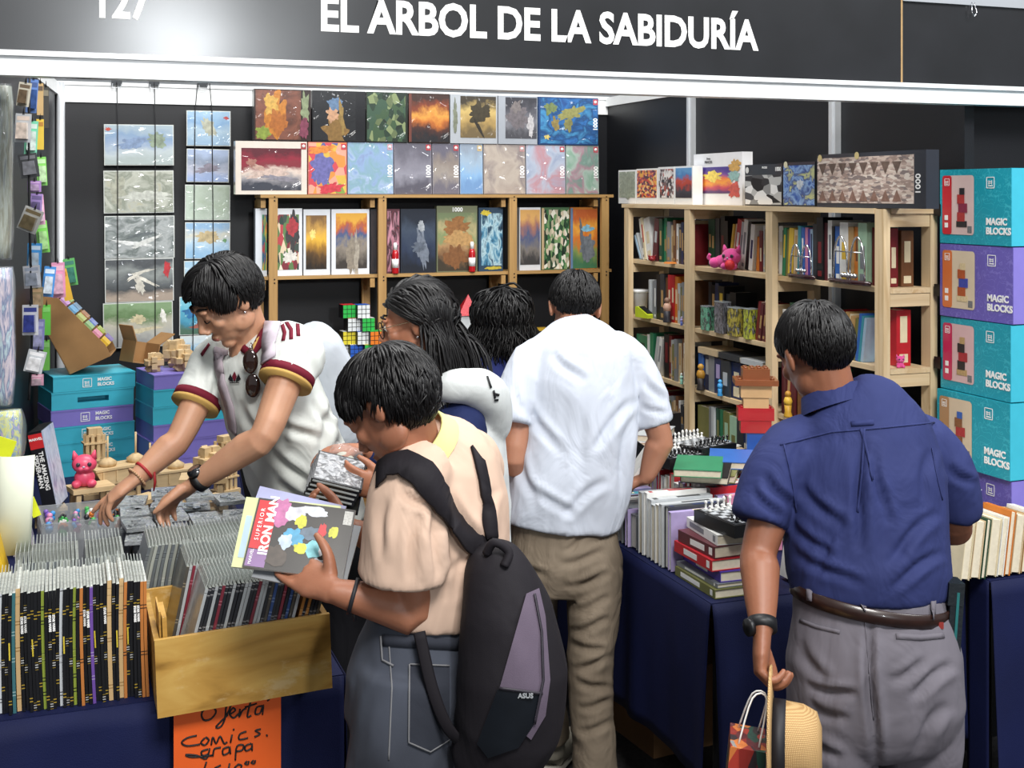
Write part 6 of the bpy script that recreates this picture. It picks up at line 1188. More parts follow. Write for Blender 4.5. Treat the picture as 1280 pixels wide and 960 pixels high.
def garment(name, m, mt, parent, voxel=.009, smooth=5, folds=None, label=None, creases=()):
    o = link(name, remesh(m, voxel, smooth, folds, creases), mt, parent)
    if label: o['label'] = label
    return o
def fabric(col, rough=.85, var=.08, weave=700, bump=.18, name='cloth', big=.5, scale=7):
    k = NT(name); c = lin(col); co = k.coords(); nz = k.n('ShaderNodeTexNoise', i_Scale=6.0, i_Detail=5.0); k.l(co, nz.inputs['Vector']); k.l(k.ramp(nz.outputs[0], [(.3, dim(c, 1 - var)), (.7, dim(c, 1 + var))]), k.b.inputs['Base Color']); k.b.inputs['Roughness'].default_value = rough; k.b.inputs['Specular IOR Level'].default_value = .25
    n2 = k.n('ShaderNodeTexNoise', i_Scale=weave, i_Detail=1.0); k.l(co, n2.inputs['Vector']); b1 = k.n('ShaderNodeBump', i_Strength=bump, i_Distance=.001); k.l(n2.outputs[0], b1.inputs['Height'])
    n3 = k.n('ShaderNodeTexNoise', i_Scale=scale, i_Detail=3.0, i_Distortion=1.5); k.l(k.coords('Object', (1, 1, .55)), n3.inputs['Vector']); b2 = k.n('ShaderNodeBump', i_Strength=big, i_Distance=.02); k.l(n3.outputs[0], b2.inputs['Height']); k.l(b1.outputs[0], b2.inputs['Normal']); k.l(b2.outputs[0], k.b.inputs['Normal']); return k.m
def leg_tubes(m, legs, segs=18):
    for pts, rad in legs: m.tube(pts, rad, segs, side=RIGHT, sub=3)
def shoe(parent, heel, D, mt, sole, s=1.0):
    D = D.normalized(); m = MB(); m.tube([heel + UP * .045 * s, heel + D * .07 * s + UP * .05 * s, heel + D * .16 * s + UP * .036 * s, heel + D * .25 * s + UP * .026 * s], [(.036 * s, .042 * s), (.04 * s, .045 * s), (.044 * s, .03 * s), (.03 * s, .018 * s)], 16, side=D.cross(UP), sub=3); m.tube([heel + UP * .05 * s, heel + UP * .11 * s], [.04 * s, .042 * s], 14)
    o = garment('shoe', m, mt, parent, .006, 4); m = MB(); m.tube([heel - D * .03 * s + UP * .012, heel + D * .08 * s + UP * .012, heel + D * .18 * s + UP * .012, heel + D * .27 * s + UP * .014], [(.036 * s, .012), (.042 * s, .012), (.048 * s, .012), (.03 * s, .012)], 14, side=D.cross(UP), sub=3).obj('sole', sole, o)
DARKCLOTH = fabric('#15151a', name='black_trousers')
F_AWAY = AWAY
# ---------------------------------------------------------------- visitor in the blue shirt
def blue_man():
    SK = skin('#8f5e45', 'tan_skin'); M = frame(W(1020, 443, 2.97), AWAY * .9 - RIGHT * .28 - UP * .42, UP * .9 + AWAY * .35 - RIGHT * .22); m = MB(); head(m, M, 1.04)
    sh = [W(990, 548, 2.92), W(1158, 545, 3.0)]; el = [W(949, 688, 2.84), W(1194, 655, 3.02)]; wr_ = [W(953, 788, 2.715), W(1165, 668, 3.26)]
    m.tube([M @ Vector((0, -.02, -.03)), W(1040, 495, 2.94), W(1055, 525, 2.93)], [.058, .058, .08], 16); m.tube([W(1062, 535, 2.93), W(1075, 620, 2.9), W(1085, 740, 2.84), W(1090, 830, 2.82)], [(.15, .08), (.16, .1), (.14, .1), (.15, .1)], 20, side=RIGHT)
    for a_, b_, c_ in zip(sh, el, wr_): arm(m, a_, b_, c_, 1.08)
    hd = W(950, 845, 2.68) - wr_[0]; hand(m, wr_[0], hd, RIGHT * .9 - AWAY * .15, -1, (52, 62, 35), 1.05, thumb=(.45, .8, .5)); hand(m, wr_[1], W(1150, 672, 3.42) - wr_[1], -UP, 1, (20, 25, 15))
    o = link('person', remesh(m, .0048, 3), SK, label='person with short black hair in navy shirt and grey trousers holding a straw hat', cat='person')
    hair(o, M, 1.04, 'short', 1500, 3)
    m = MB()
    m.tube([W(1040, 498, 2.945), W(1052, 515, 2.94), W(1068, 548, 2.93), W(1078, 600, 2.91), W(1082, 670, 2.88), W(1084, 715, 2.86), W(1085, 748, 2.85)], [(.085, .07), (.145, .095), (.178, .118), (.188, .138), (.184, .142), (.186, .145), (.172, .132)], 26, side=RIGHT, sub=3)
    m.tube([W(1016, 548, 2.94), W(990, 562, 2.92), W(966, 598, 2.89), W(949, 652, 2.858)], [.06, .068, .068, .063], 18, sub=3); m.tube([W(1126, 545, 2.98), W(1152, 556, 3.0), W(1178, 585, 3.0), W(1193, 622, 3.0), W(1194, 640, 3.01)], [.06, .07, .07, .062, .058], 18, sub=3)
    SHIRT = fabric('#2a3260', .8, .1, 900, .2, 'navy_shirt_cotton', .55, 8); shirt = garment('shirt', m, SHIRT, o, .008, 4, (.006, (7, 7, 4), 2), creases=[(1082, 545, 1070, 690, 7, .012), (1092, 560, 1110, 660, 6, .009), (1000, 605, 1055, 665, 7, .010), (992, 690, 1080, 735, 6, .010), (1172, 640, 1105, 705, 7, .011), (1180, 690, 1110, 735, 6, .010), (985, 650, 1040, 700, 6, .008), (955, 590, 992, 640, 6, .010), (940, 610, 975, 650, 5, .008), (1165, 560, 1150, 640, 7, .009), (1185, 580, 1215, 610, 6, .010), (1010, 545, 985, 590, 6, .008), (1060, 640, 1010, 730, 7, .007)]); bv = bvh_of(shirt)
    m = MB(); cpts = [M @ Vector((0, -.02, -.09))]; c0 = W(1041, 497, 2.945); ax = (W(1030, 470, 2.96) - W(1046, 515, 2.93)).normalized()
    n = 28; vs, fs = [], []; tilt = ax
    for j, (rr_, hh) in enumerate(((.086, -.024), (.072, .018), (.067, .02), (.08, -.022))):
        for i in range(n): a_ = 2 * math.pi * i / n; X = RIGHT.cross(tilt).normalized(); Y = tilt.cross(X); vs.append(c0 + X * rr_ * .92 * math.cos(a_) + Y * rr_ * math.sin(a_) + tilt * hh)
    for j in range(3):
        for i in range(n): fs.append((j * n + i, j * n + (i + 1) % n, (j + 1) * n + (i + 1) % n, (j + 1) * n + i))
    m.add(vs, fs, 0, True); m.obj('collar', SHIRT, o)
    SEAM = SHIRT
    ribbon(surf(bv, [(975, 556), (1040, 540), (1100, 535), (1168, 528)], .001), .004, .0015, SEAM, 'yoke_seam', o)
    for a_, b_ in (((1076, 536), (1090, 600)), ((1080, 536), (1072, 640))): ribbon(surf(bv, [a_, ((a_[0] + b_[0]) / 2 + 2, (a_[1] + b_[1]) / 2), b_], .001), .006, .003, SHIRT, 'back_pleat', o)
    ribbon(surf(bv, [(1064, 530), (1092, 528)], .001), .012, .003, SHIRT, 'locker_loop', o)
    ribbon(surf(bv, [(980, 555), (990, 600), (996, 640)], .001), .004, .0015, SEAM, 'arm_seam', o); ribbon(surf(bv, [(1165, 560), (1172, 600), (1178, 625)], .001), .004, .0015, SEAM, 'arm_seam', o)
    # trousers and belt
    m = MB(); m.tube([W(1086, 738, 2.85), W(1087, 765, 2.845), W(1092, 820, 2.83), W(1094, 880, 2.83), W(1095, 915, 2.84)], [(.168, .125), (.172, .132), (.195, .15), (.198, .15), (.17, .12)], 26, side=RIGHT, sub=3)
    L1 = [W(1042, 840, 2.83), W(1044, 930, 2.82), W(1050, 1040, 2.83), W(1054, 1235, 2.86)]; L2 = [W(1146, 840, 2.86), W(1148, 930, 2.86), W(1146, 1040, 2.87), W(1140, 1235, 2.9)]
    leg_tubes(m, [(L1, [(.098, .12), (.092, .11), (.078, .085), (.07, .075)]), (L2, [(.098, .12), (.094, .11), (.08, .085), (.07, .075)])])
    TR = fabric('#6a666e', .8, .08, 900, .2, 'grey_trouser_twill', .5, 6); tr = garment('trousers', m, TR, o, .008, 4, (.005, (6, 6, 4), 5), creases=[(1008, 855, 1072, 872, 6, .015), (1012, 880, 1060, 905, 7, .010), (1088, 775, 1093, 960, 6, .016), (1195, 830, 1135, 870, 7, .012), (1185, 880, 1140, 940, 8, .012), (1000, 800, 1030, 860, 8, .008), (1110, 850, 1160, 830, 7, .008), (1005, 915, 1050, 955, 7, .010)]); bt = bvh_of(tr)
    m = MB(); n = 40; vs, fs = [], []; c0 = W(1087, 748, 2.845); T = (UP + RIGHT * .16).normalized(); Sx = (RIGHT - UP * .15).normalized()
    for j, (k_, hh) in enumerate(((1.0, -.016), (1.03, -.015), (1.03, .015), (1.0, .016))):
        for i in range(n): a_ = 2 * math.pi * i / n; vs.append(c0 + Sx * (.176 * k_) * math.cos(a_) + AWAY * (.138 * k_) * math.sin(a_) + T * hh)
    for j in range(3):
        for i in range(n): fs.append((j * n + i, j * n + (i + 1) % n, (j + 1) * n + (i + 1) % n, (j + 1) * n + i))
    m.add(vs, fs, 0, True); belt = m.obj('belt', mat('#2a1712', .35, coat=.3, var=.2, vs=60, name='brown_leather'), o); bb = bvh_of(belt, tr)
    for px, py in ((1012, 735), (1079, 745), (1166, 755)): ribbon(surf(bb, [(px, py - 14), (px, py + 16)], .004, 4), .014, .003, TR, 'belt_loop', o)
    ribbon(surf(bt, [(1000, 775), (1020, 783), (1050, 790)], .001), .008, .002, TR, 'pocket', o); ribbon(surf(bt, [(1120, 795), (1150, 797), (1180, 794)], .001), .012, .002, TR, 'pocket', o)
    ribbon(surf(bt, [(1080, 765), (1086, 830), (1092, 900)], .001), .003, .001, TR, 'seat_seam', o)
    p, nn = hit(bt, 1176, 782); 
    if p: MB().box(p - (p - CP).normalized() * .003, (.012, .003, .014), Matrix.Rotation(-PHI, 3, 'Z')).obj('red_tab', mat('#8a2a24', .7, name='red_label'), o)
    p = W(1190, 772, 2.80); pc = MB(); Rz = Matrix.Rotation(-PHI, 3, 'Z') @ Matrix.Rotation(R(4), 3, 'Y'); pc.box(p, (.03, .05, .17), Rz); pc.box(p + Vector((0, 0, .06)), (.034, .054, .05), Rz); po = pc.obj('phone_pouch', mat('#121a20', .5, bump=.2, name='black_nylon'), o); MB().box(p - AWAY * .026 + Vector((0, 0, -.01)), (.006, .003, .15), Rz).obj('pouch_trim', mat('#1f6a6a', .5, name='teal_trim'), po)
    # wrist watch
    w_ = wr_[0]; ax = (wr_[0] - el[0]).normalized(); c = w_ - ax * .012
    MB().tube([c - ax * .012, c + ax * .012], .0325, 22).obj('watch_strap', mat('#101114', .5, name='black_rubber'), o); MB().tube([c - RIGHT * .026 - AWAY * .012, c - RIGHT * .036 - AWAY * .016], .019, 18).obj('watch_case', BLACK, o)
    for L in (L1, L2): shoe(o, Vector((L[-1].x, L[-1].y, 0)) + AWAY * .0, AWAY, mat('#1c1a1a', .4, name='black_shoe'), mat('#101010', .7, name='dark_sole'))
    return o
blue_man()
# straw hat and paper bag in that hand
STRAW = NT('woven_straw'); k = STRAW; wv = k.n('ShaderNodeTexWave', i_Scale=95.0, i_Distortion=.3); k.l(k.coords('Object', (1, 1, 1)), wv.inputs['Vector']); w2 = k.n('ShaderNodeTexWave', i_Scale=95.0, i_Distortion=.3, bands_direction='Z'); k.l(k.coords(), w2.inputs['Vector']); mu = k.n('ShaderNodeMath', operation='MULTIPLY'); k.l(wv.outputs[0], mu.inputs[0]); k.l(w2.outputs[0], mu.inputs[1]); k.l(k.ramp(mu.outputs[0], [(.0, lin('#a07c4c')), (.6, lin('#d8b680'))]), k.b.inputs['Base Color']); k.b.inputs['Roughness'].default_value = .7; bp = k.n('ShaderNodeBump', i_Strength=.6, i_Distance=.002); k.l(mu.outputs[0], bp.inputs['Height']); k.l(bp.outputs[0], k.b.inputs['Normal'])
hx = (RIGHT * .97 - AWAY * .24).normalized(); hq = hx.to_track_quat('Z', 'Y').to_matrix(); hc = W(962, 928, 2.635)
ht = thing('straw_hat', 'pale straw hat with black band held against the grey trousers', 'hat', hc)
MB().lathe([(.155, -.001), (.156, .003), (.09, .007), (.086, .003)], segs=48, mx=hq).obj('brim', STRAW.m, ht); MB().lathe([(.088, .003), (.087, .03), (.083, .07), (.07, .098), (.04, .108), (.01, .104), (.001, .103)], segs=40, mx=hq).obj('crown', STRAW.m, ht); MB().lathe([(.0895, .006), (.0885, .034)], segs=40, mx=hq).obj('hat_band', mat('#14131a', .6, name='black_ribbon'), ht)
pb = thing('paper_bag', 'small printed paper gift bag with white cord handles hanging from the hand', 'bag', W(930, 968, 2.65), (0, R(6), R(-30)))
MB().box((0, 0, -.02), (.075, .12, .2)).obj('bag_body', printed('cells', ['#8a2a24', '#1f4a40', '#c8743a', '#2c2228', '#a8382c', '#8a8c8c', '#5a2028'], 4, 120, .3), pb)
for y in (-.04, .04): MB().tube([(-.02, y, .08), (.0, y * .3, .17), (.03, y * .2, .17), (.022, y, .08)], .002, 6, sub=4).obj('cord_handle', WINK, pb)
# ---------------------------------------------------------------- visitor in the white T-shirt
def tee_man(W0=W):
    def W(px, py, d): return W0(px, py, d * .97)
    SK = skin('#ab7a60', 'warm_skin'); M = frame(W(718, 386, 4.2), AWAY * .85 - RIGHT * .1 - UP * .5, UP * .85 + AWAY * .5); m = MB(); head(m, M, 1.02)
    sh = [W(660, 448, 4.08), W(788, 445, 4.14)]; el = [W(642, 575, 4.0), W(826, 548, 4.1)]; wr_ = [W(668, 590, 4.26), W(808, 598, 4.1)]
    m.tube([M @ Vector((0, -.02, -.03)), W(721, 405, 4.15), W(722, 425, 4.13)], [.056, .056, .08], 16); m.tube([W(722, 430, 4.12), W(718, 520, 4.1), W(705, 640, 4.08), W(706, 690, 4.07)], [(.14, .08), (.15, .1), (.14, .1), (.14, .1)], 20, side=RIGHT)
    for a_, b_, c_ in zip(sh, el, wr_): arm(m, a_, b_, c_, 1.02)
    hand(m, wr_[1], W(788, 604, 4.16) - wr_[1], -UP + RIGHT * .2, 1, (14, 26, 18)); hand(m, wr_[0], W(684, 592, 4.42) - wr_[0], -UP, -1, (30, 35, 20))
    o = link('person', remesh(m, .0052, 3), SK, label='person in plain white T-shirt and khaki trousers browsing the book table', cat='person'); hair(o, M, 1.02, 'short', 1300, 5)
    m = MB(); m.tube([W(721, 404, 4.15), W(722, 418, 4.13), W(722, 440, 4.11), W(722, 490, 4.09), W(719, 550, 4.08), W(712, 600, 4.07), W(705, 636, 4.07), W(703, 654, 4.07)], [(.07, .065), (.12, .085), (.172, .11), (.19, .13), (.19, .14), (.192, .145), (.19, .145), (.186, .145)], 26, side=(RIGHT - UP * .13).normalized(), sub=3)
    m.tube([W(690, 440, 4.1), W(664, 454, 4.08), W(648, 492, 4.04), W(641, 527, 4.01)], [.06, .066, .066, .065], 18, sub=3); m.tube([W(762, 436, 4.12), W(786, 452, 4.14), W(806, 492, 4.13), W(818, 530, 4.12)], [.06, .068, .066, .063], 18, sub=3)
    TEE = fabric('#c6ccd8', .85, .03, 900, .15, 'white_cotton', .6, 7); shirt = garment('t_shirt', m, TEE, o, .0085, 4, (.007, (7, 7, 3.4), 7), creases=[(795, 498, 735, 565, 6, .011), (790, 520, 770, 640, 6, .010), (656, 500, 700, 570, 6, .010), (648, 560, 668, 640, 6, .009), (690, 440, 730, 480, 6, .007), (760, 600, 700, 645, 6, .010), (655, 600, 720, 650, 6, .009), (740, 480, 720, 620, 8, .006), (805, 470, 830, 505, 5, .009), (800, 505, 832, 520, 4, .007), (645, 480, 650, 520, 4, .007)]); bv = bvh_of(shirt)
    m = MB(); 
    c0 = W(722, 408, 4.14); n = 24; vs, fs = [], []
    for j, (rr_, hh) in enumerate(((.074, -.008), (.068, .006), (.063, .006), (.066, -.006))):
        for i in range(n): a_ = 2 * math.pi * i / n; vs.append(c0 + RIGHT * rr_ * math.cos(a_) + AWAY * rr_ * math.sin(a_) + (UP + AWAY * .35).normalized() * hh - UP * .03 * math.sin(a_) * 0)
    for j in range(3):
        for i in range(n): fs.append((j * n + i, j * n + (i + 1) % n, (j + 1) * n + (i + 1) % n, (j + 1) * n + i))
    m.add(vs, fs, 0, True); m.obj('neckband', TEE, o)
    m = MB(); m.tube([W(703, 640, 4.07), W(705, 670, 4.07), W(708, 705, 4.06), W(709, 735, 4.06)], [(.16, .125), (.168, .13), (.178, .14), (.165, .12)], 24, side=RIGHT, sub=3)
    L1 = [W(668, 712, 4.08), W(668, 780, 4.12), W(676, 840, 4.16), W(690, 922, 4.2)]; L2 = [W(744, 712, 4.05), W(741, 780, 4.0), W(738, 850, 3.97), W(746, 985, 3.93)]
    leg_tubes(m, [(L1, [(.082, .11), (.072, .09), (.062, .07), (.06, .065)]), (L2, [(.088, .11), (.078, .09), (.066, .07), (.066, .07)])])
    garment('trousers', m, fabric('#7d7060', .8, .1, 900, .2, 'khaki_twill', .6, 9), o, .008, 3, (.005, (6, 6, 9), 9), creases=[(705, 690, 735, 665, 4, .008), (700, 705, 760, 690, 5, .009), (705, 735, 768, 718, 5, .010), (712, 765, 765, 748, 5, .009), (712, 790, 764, 775, 5, .011), (712, 802, 760, 818, 5, .010), (716, 836, 768, 822, 5, .011), (718, 850, 766, 864, 5, .010), (722, 885, 770, 876, 5, .010), (722, 915, 772, 902, 5, .009), (645, 700, 685, 725, 5, .009), (650, 740, 690, 760, 5, .009), (655, 790, 695, 780, 5, .009)])
    SN = mat('#8a8578', .7, bump=.2, name='grey_suede'); SO = mat('#b8b4a8', .6, name='pale_sole')
    shoe(o, Vector((L1[-1].x, L1[-1].y, 0)), AWAY * .8 + RIGHT * .3, SN, SO, 1.05); shoe(o, Vector((L2[-1].x, L2[-1].y, 0)), AWAY, SN, SO, 1.05)
tee_man()
q_ = W(788, 600, 4.3); o = book(.026, .2, .13, 'white', (0, 0, 0), (0, 0, 0), 'thick white book held at the white shirted visitor\'s hand'); o.matrix_world = Matrix.Translation(W(780, 613, 4.04)) @ Matrix.Rotation(-PHI, 4, 'Z') @ Matrix.Rotation(R(38), 4, 'Y') @ Matrix.Rotation(R(-15), 4, 'X')
o = MB().box((0, 0, 0), (.10, .02, .10), Matrix.Rotation(R(35), 3, 'Y')).obj('black_box', BLACK, loc=W(789, 568, 4.32), rot=(0, 0, -PHI), label='black box held between the white shirted visitor and the books', cat='box'); MB().box((0, -.011, 0), (.08, .002, .08), Matrix.Rotation(R(35), 3, 'Y')).obj('box_front', mat('#1d1e22', .3, name='box_front_black'), o)
# ---------------------------------------------------------------- visitor in the beige T-shirt with a backpack
def beige_boy():
    SK = skin('#9f6c52', 'light_brown_skin'); FW = (-RIGHT * .85 + AWAY * .5).normalized(); LT = UP.cross(FW)   # LT = his left, towards the aisle
    M = frame(W(490, 508, 2.52), FW * .75 - UP * .62 - AWAY * .1, UP * .8 + FW * .55); m = MB(); head(m, M, 1.0)
    sl, sr = W(512, 606, 2.47), W(585, 585, 2.74); el, er = W(518, 765, 2.46), W(505, 690, 2.82); wl_, wr_ = W(414, 738, 2.455), W(440, 662, 2.74)
    m.tube([M @ Vector((0, -.02, -.03)), W(520, 560, 2.56), W(540, 580, 2.59)], [.052, .055, .075], 16); m.tube([W(545, 590, 2.6), W(550, 660, 2.6), W(545, 760, 2.59), W(535, 850, 2.58)], [(.13, .08), (.14, .09), (.13, .09), (.14, .1)], 20, side=LT)
    arm(m, sl, el, wl_, .98); arm(m, sr, er, wr_, .98)
    hand(m, wl_, W(360, 706, 2.55) - wl_, (UP * .62 - AWAY * .78), 1, (2, 8, 6), .98, thumb=(.75, .45, .8), curls=[(0, 4, 4), (0, 6, 6), (2, 10, 8), (6, 14, 10)])
    hand(m, wr_, W(405, 652, 2.72) - wr_, (-AWAY * .5 + UP * .6), 1, (35, 40, 25), .98)
    o = link('person', remesh(m, .0045, 3), SK, label='person with black bowl hair in beige T-shirt holding comics', cat='person'); hair(o, M, 1.02, 'bowl', 1500, 8)
    m = MB()
    m.tube([W(524, 553, 2.575), W(536, 565, 2.585), W(548, 592, 2.595), W(553, 640, 2.6), W(553, 700, 2.6), W(552, 745, 2.6), W(550, 764, 2.6)], [(.062, .062), (.11, .08), (.165, .1), (.178, .118), (.176, .122), (.178, .125), (.176, .124)], 26, side=LT, sub=3)
    m.tube([W(532, 582, 2.52), sl, W(507, 665, 2.45), W(502, 722, 2.45)], [.062, .072, .082, .085], 20, sub=3); m.tube([W(572, 575, 2.66), sr, W(560, 640, 2.78), W(535, 672, 2.81)], [.065, .078, .072, .068], 18, sub=3)
    TEE = fabric('#cdb09c', .9, .05, 900, .18, 'beige_cotton', .6, 6); shirt = garment('t_shirt', m, TEE, o, .0075, 4, (.006, (7, 7, 3.5), 12), creases=[(548, 620, 545, 735, 6, .011), (485, 620, 470, 700, 7, .010), (525, 640, 510, 725, 7, .009), (560, 610, 600, 690, 7, .010), (585, 690, 560, 755, 6, .011), (612, 670, 578, 740, 6, .010), (570, 700, 552, 752, 5, .009), (500, 610, 540, 640, 6, .009), (620, 610, 600, 680, 6, .008)]); bv = bvh_of(shirt)
    # pale yellow collar of the inner shirt
    c0 = W(521, 556, 2.57); ax = (W(508, 540, 2.55) - W(540, 575, 2.59)).normalized(); n = 26; vs, fs = [], []; m = MB(); X = ax.cross(LT).normalized(); Y = ax.cross(X)
    for j, (rr_, hh) in enumerate(((.090, -.018), (.078, .022), (.073, .022), (.084, -.016))):
        for i in range(n): a_ = 2 * math.pi * i / n; vs.append(c0 + X * rr_ * 1.05 * math.cos(a_) + Y * rr_ * math.sin(a_) + ax * hh)
    for j in range(3):
        for i in range(n): fs.append((j * n + i, j * n + (i + 1) % n, (j + 1) * n + (i + 1) % n, (j + 1) * n + i))
    m.add(vs, fs, 0, True); m.obj('collar', fabric('#d3d28c', .9, .04, name='pale_yellow_cotton', big=.2), o)
    # loose jeans
    m = MB(); m.tube([W(545, 752, 2.6), W(542, 780, 2.6), W(535, 840, 2.6), W(530, 890, 2.6)], [(.158, .115), (.168, .125), (.19, .155), (.19, .15)], 26, side=LT, sub=3)
    leg_tubes(m, [([W(512, 840, 2.52), W(502, 930, 2.5), W(498, 1060, 2.5), W(500, 1310, 2.56)], [(.105, .12), (.105, .12), (.108, .11), (.11, .11)]), ([W(560, 840, 2.7), W(556, 930, 2.7), W(552, 1060, 2.7), W(550, 1290, 2.7)], [(.1, .11), (.1, .11), (.105, .105), (.105, .105)])])
    k = NT('washed_black_denim'); nz = k.n('ShaderNodeTexNoise', i_Scale=4.0, i_Detail=6.0); k.l(k.coords(), nz.inputs['Vector']); k.l(k.ramp(nz.outputs[0], [(.3, lin('#2a2d36')), (.7, lin('#454a56'))]), k.b.inputs['Base Color']); k.b.inputs['Roughness'].default_value = .9
    n2 = k.n('ShaderNodeTexNoise', i_Scale=900.0); k.l(k.coords(), n2.inputs['Vector']); bp = k.n('ShaderNodeBump', i_Strength=.3, i_Distance=.001); k.l(n2.outputs[0], bp.inputs['Height']); k.l(bp.outputs[0], k.b.inputs['Normal'])
    je = garment('jeans', m, k.m, o, .008, 5, (.005, (8, 8, 5), 15)); bj = bvh_of(je); ST = mat('#77777a', .9, var=.1, name='jeans_stitch'); DN = fabric('#30333c', .9, .12, name='denim_patch', big=.2)
    ribbon(surf(bj, [(478, 800), (520, 803), (575, 806)], .0015), .022, .0015, DN, 'waist_band', o); ribbon(surf(bj, [(486, 800), (490, 860), (486, 950)], .0012, 8), .003, .001, ST, 'side_stitch', o)
    patch(bj, [(512, 830), (562, 832), (562, 925), (538, 940), (511, 928)], DN, 'back_pocket', o, .003, 7); ribbon(surf(bj, [(512, 830), (562, 832)], .005), .003, .001, ST, 'pocket_stitch', o); ribbon(surf(bj, [(512, 830), (511, 928), (538, 940), (562, 925)], .005), .003, .001, ST, 'pocket_stitch', o)
    ribbon(surf(bj, [(476, 795), (478, 825), (492, 832)], .002), .004, .0015, ST, 'front_pocket_edge', o)
    ax = (wl_ - el).normalized(); c = wl_ - ax * .045; MB().tube([c - ax * .004, c + ax * .004], .036, 20).obj('bracelet', mat('#1a1a20', .6, name='dark_cord'), o); MB().tube([c - UP * .03, c - UP * .05 + RIGHT * .004], .003, 6).obj('bracelet_tail', mat('#1a1a20', .6, name='dark_cord'), o)
    for x in (500, 550): f = W(x, 1300, 2.56 if x == 500 else 2.7); shoe(o, Vector((f.x, f.y, 0)), FW, mat('#202024', .5, name='black_shoe'), mat('#c8c8c4', .6, name='white_sole'))
    # backpack slung on the back
    bp_ = thing('backpack', 'black and purple grey backpack slung low on the back of the beige shirt', 'backpack', (0, 0, 0))
    BK = fabric('#1b181d', .75, .12, 600, .25, 'black_nylon_fabric', .35, 6); PG = fabric('#5e5362', .8, .12, 500, .3, 'purple_grey_fabric', .2, 5)
    m = MB(); m.tube([W(612, 684, 2.46), W(618, 705, 2.46), W(632, 765, 2.45), W(640, 840, 2.44), W(634, 905, 2.45), W(612, 950, 2.46), W(605, 962, 2.47)], [(.035, .04), (.062, .06), (.092, .085), (.108, .1), (.108, .1), (.085, .085), (.05, .06)], 26, side=(RIGHT * .9 + AWAY * .3), sub=4)
    body = garment('pack_body', m, BK, bp_, .007, 5, (.003, (9, 9, 6), 21)); bb = bvh_of(body)
    patch(bb, [(658, 742), (674, 735), (682, 770), (688, 850), (682, 895), (664, 925), (640, 905), (625, 858)], PG, 'front_panel', bp_, .006, 7); patch(bb, [(622, 862), (678, 868), (668, 905), (648, 935), (610, 948), (596, 930)], mat('#10151c', .35, var=.2, name='dark_leatherette'), 'lower_pocket', bp_, .008, 7)
    ribbon(surf(bb, [(668, 742), (677, 790), (679, 850), (668, 905)], .009), .005, .002, mat('#2b2630', .6, name='zip_tape'), 'zip', bp_); ribbon(surf(bb, [(624, 860), (678, 867)], .009), .005, .002, mat('#2b2630', .6, name='zip_tape'), 'zip', bp_)
    h, nn = hit(bb, 657, 870)
    if h is not None:
        t = text('ASUS', .0125, mat('#c8ccd0', .4, .5, var=0, name='silver_print'), bp_, h - (h - CP).normalized() * .012, (R(90), 0, -PHI), bold=.0004, ext=.001, name='logo_lettering')
    # straps: one across the back and shoulder, one over the far shoulder
    bv2 = bvh_of(shirt); s1 = surf(bv2, [(474, 592), (484, 582), (504, 578), (528, 592), (552, 625), (580, 668), (606, 694)], .006, 7); s1 = [(W(468, 655, 2.56), -RIGHT), (W(467, 620, 2.5), (-RIGHT - AWAY * .3).normalized())] + s1; ribbon(s1, [.045 + .02 * math.sin(min(1, i / len(s1)) * math.pi) for i in range(len(s1))], .006, BK, 'shoulder_strap', bp_)
    s2 = surf(bv2, [(594, 566), (599, 578), (604, 600), (610, 640), (615, 680)], .006, 7); s2 = [(W(560, 590, 2.84), (-RIGHT + UP * .3).normalized()), (W(574, 567, 2.80), (UP - RIGHT * .5).normalized()), (W(586, 560, 2.73), UP)] + s2
    if len(s2) > 2: ribbon(s2 + [(W(620, 690, 2.45), -AWAY)], .032, .006, BK, 'shoulder_strap', bp_)
    MB().tube([W(608, 692, 2.42), W(618, 678, 2.41), W(636, 690, 2.41), W(630, 708, 2.40)], .009, 8, sub=5).obj('haul_loop', BK, bp_)
    MB().tube([W(524, 790, 2.42), W(540, 860, 2.40), W(560, 910, 2.40), W(585, 935, 2.42)], [(.012, .003)] * 4, 8, sub=5, side=RIGHT).obj('lower_strap', BK, bp_)
    # comics held in both hands
    cc0 = W(368, 673, 2.56); X = (RIGHT * .99 - UP * .13).normalized(); Yv = (AWAY * .62 + UP * .80 - RIGHT * .10); Yv = (Yv - X * Yv.dot(X)).normalized(); Z = X.cross(Yv)
    def comic_held(name, label, du, dv, dz, covm, wl=.205, wh=.15, rz=0):
        r_ = Matrix((X, Yv, Z)).transposed().to_4x4() @ Matrix.Rotation(R(rz), 4, 'Z'); t = thing(name, label, 'comic', (0, 0, 0)); t.matrix_world = Matrix.Translation(cc0 + X * du + Yv * dv + Z * dz) @ r_
        MB().box((0, 0, 0), (wl, wh, .004)).obj('pages', PAGEW, t); MB().box((0, 0, .0024), (wl, wh, .0008)).obj('cover', covm, t); return t
    MBK = mat('#2c2824', .35, coat=.5, var=.2, vs=20, name='dark_cover'); t = comic_held('comic_book', 'dark comic with red title block held open to view', .012, 0, .004, MBK)
    MB().box((-.079, .018, .0031), (.04, .105, .0005)).obj('title_block', mat('#c82028', .4, coat=.4, name='red_title'), t); text('IRON MAN', .026, WINK, t, (-.068, .018, .0036), (0, 0, R(90)), bold=.0008); text('SUPERIOR', .012, WINK, t, (-.087, .018, .0036), (0, 0, R(90)), space=1.4)
    text('MARVEL', .009, WINK, t, (-.09, -.052, .0036), (0, 0, R(90))); MB().box((-.079, -.054, .003), (.04, .036, .0004)).obj('mauve_corner', mat('#8a6a9a', .4, name='mauve_print'), t)
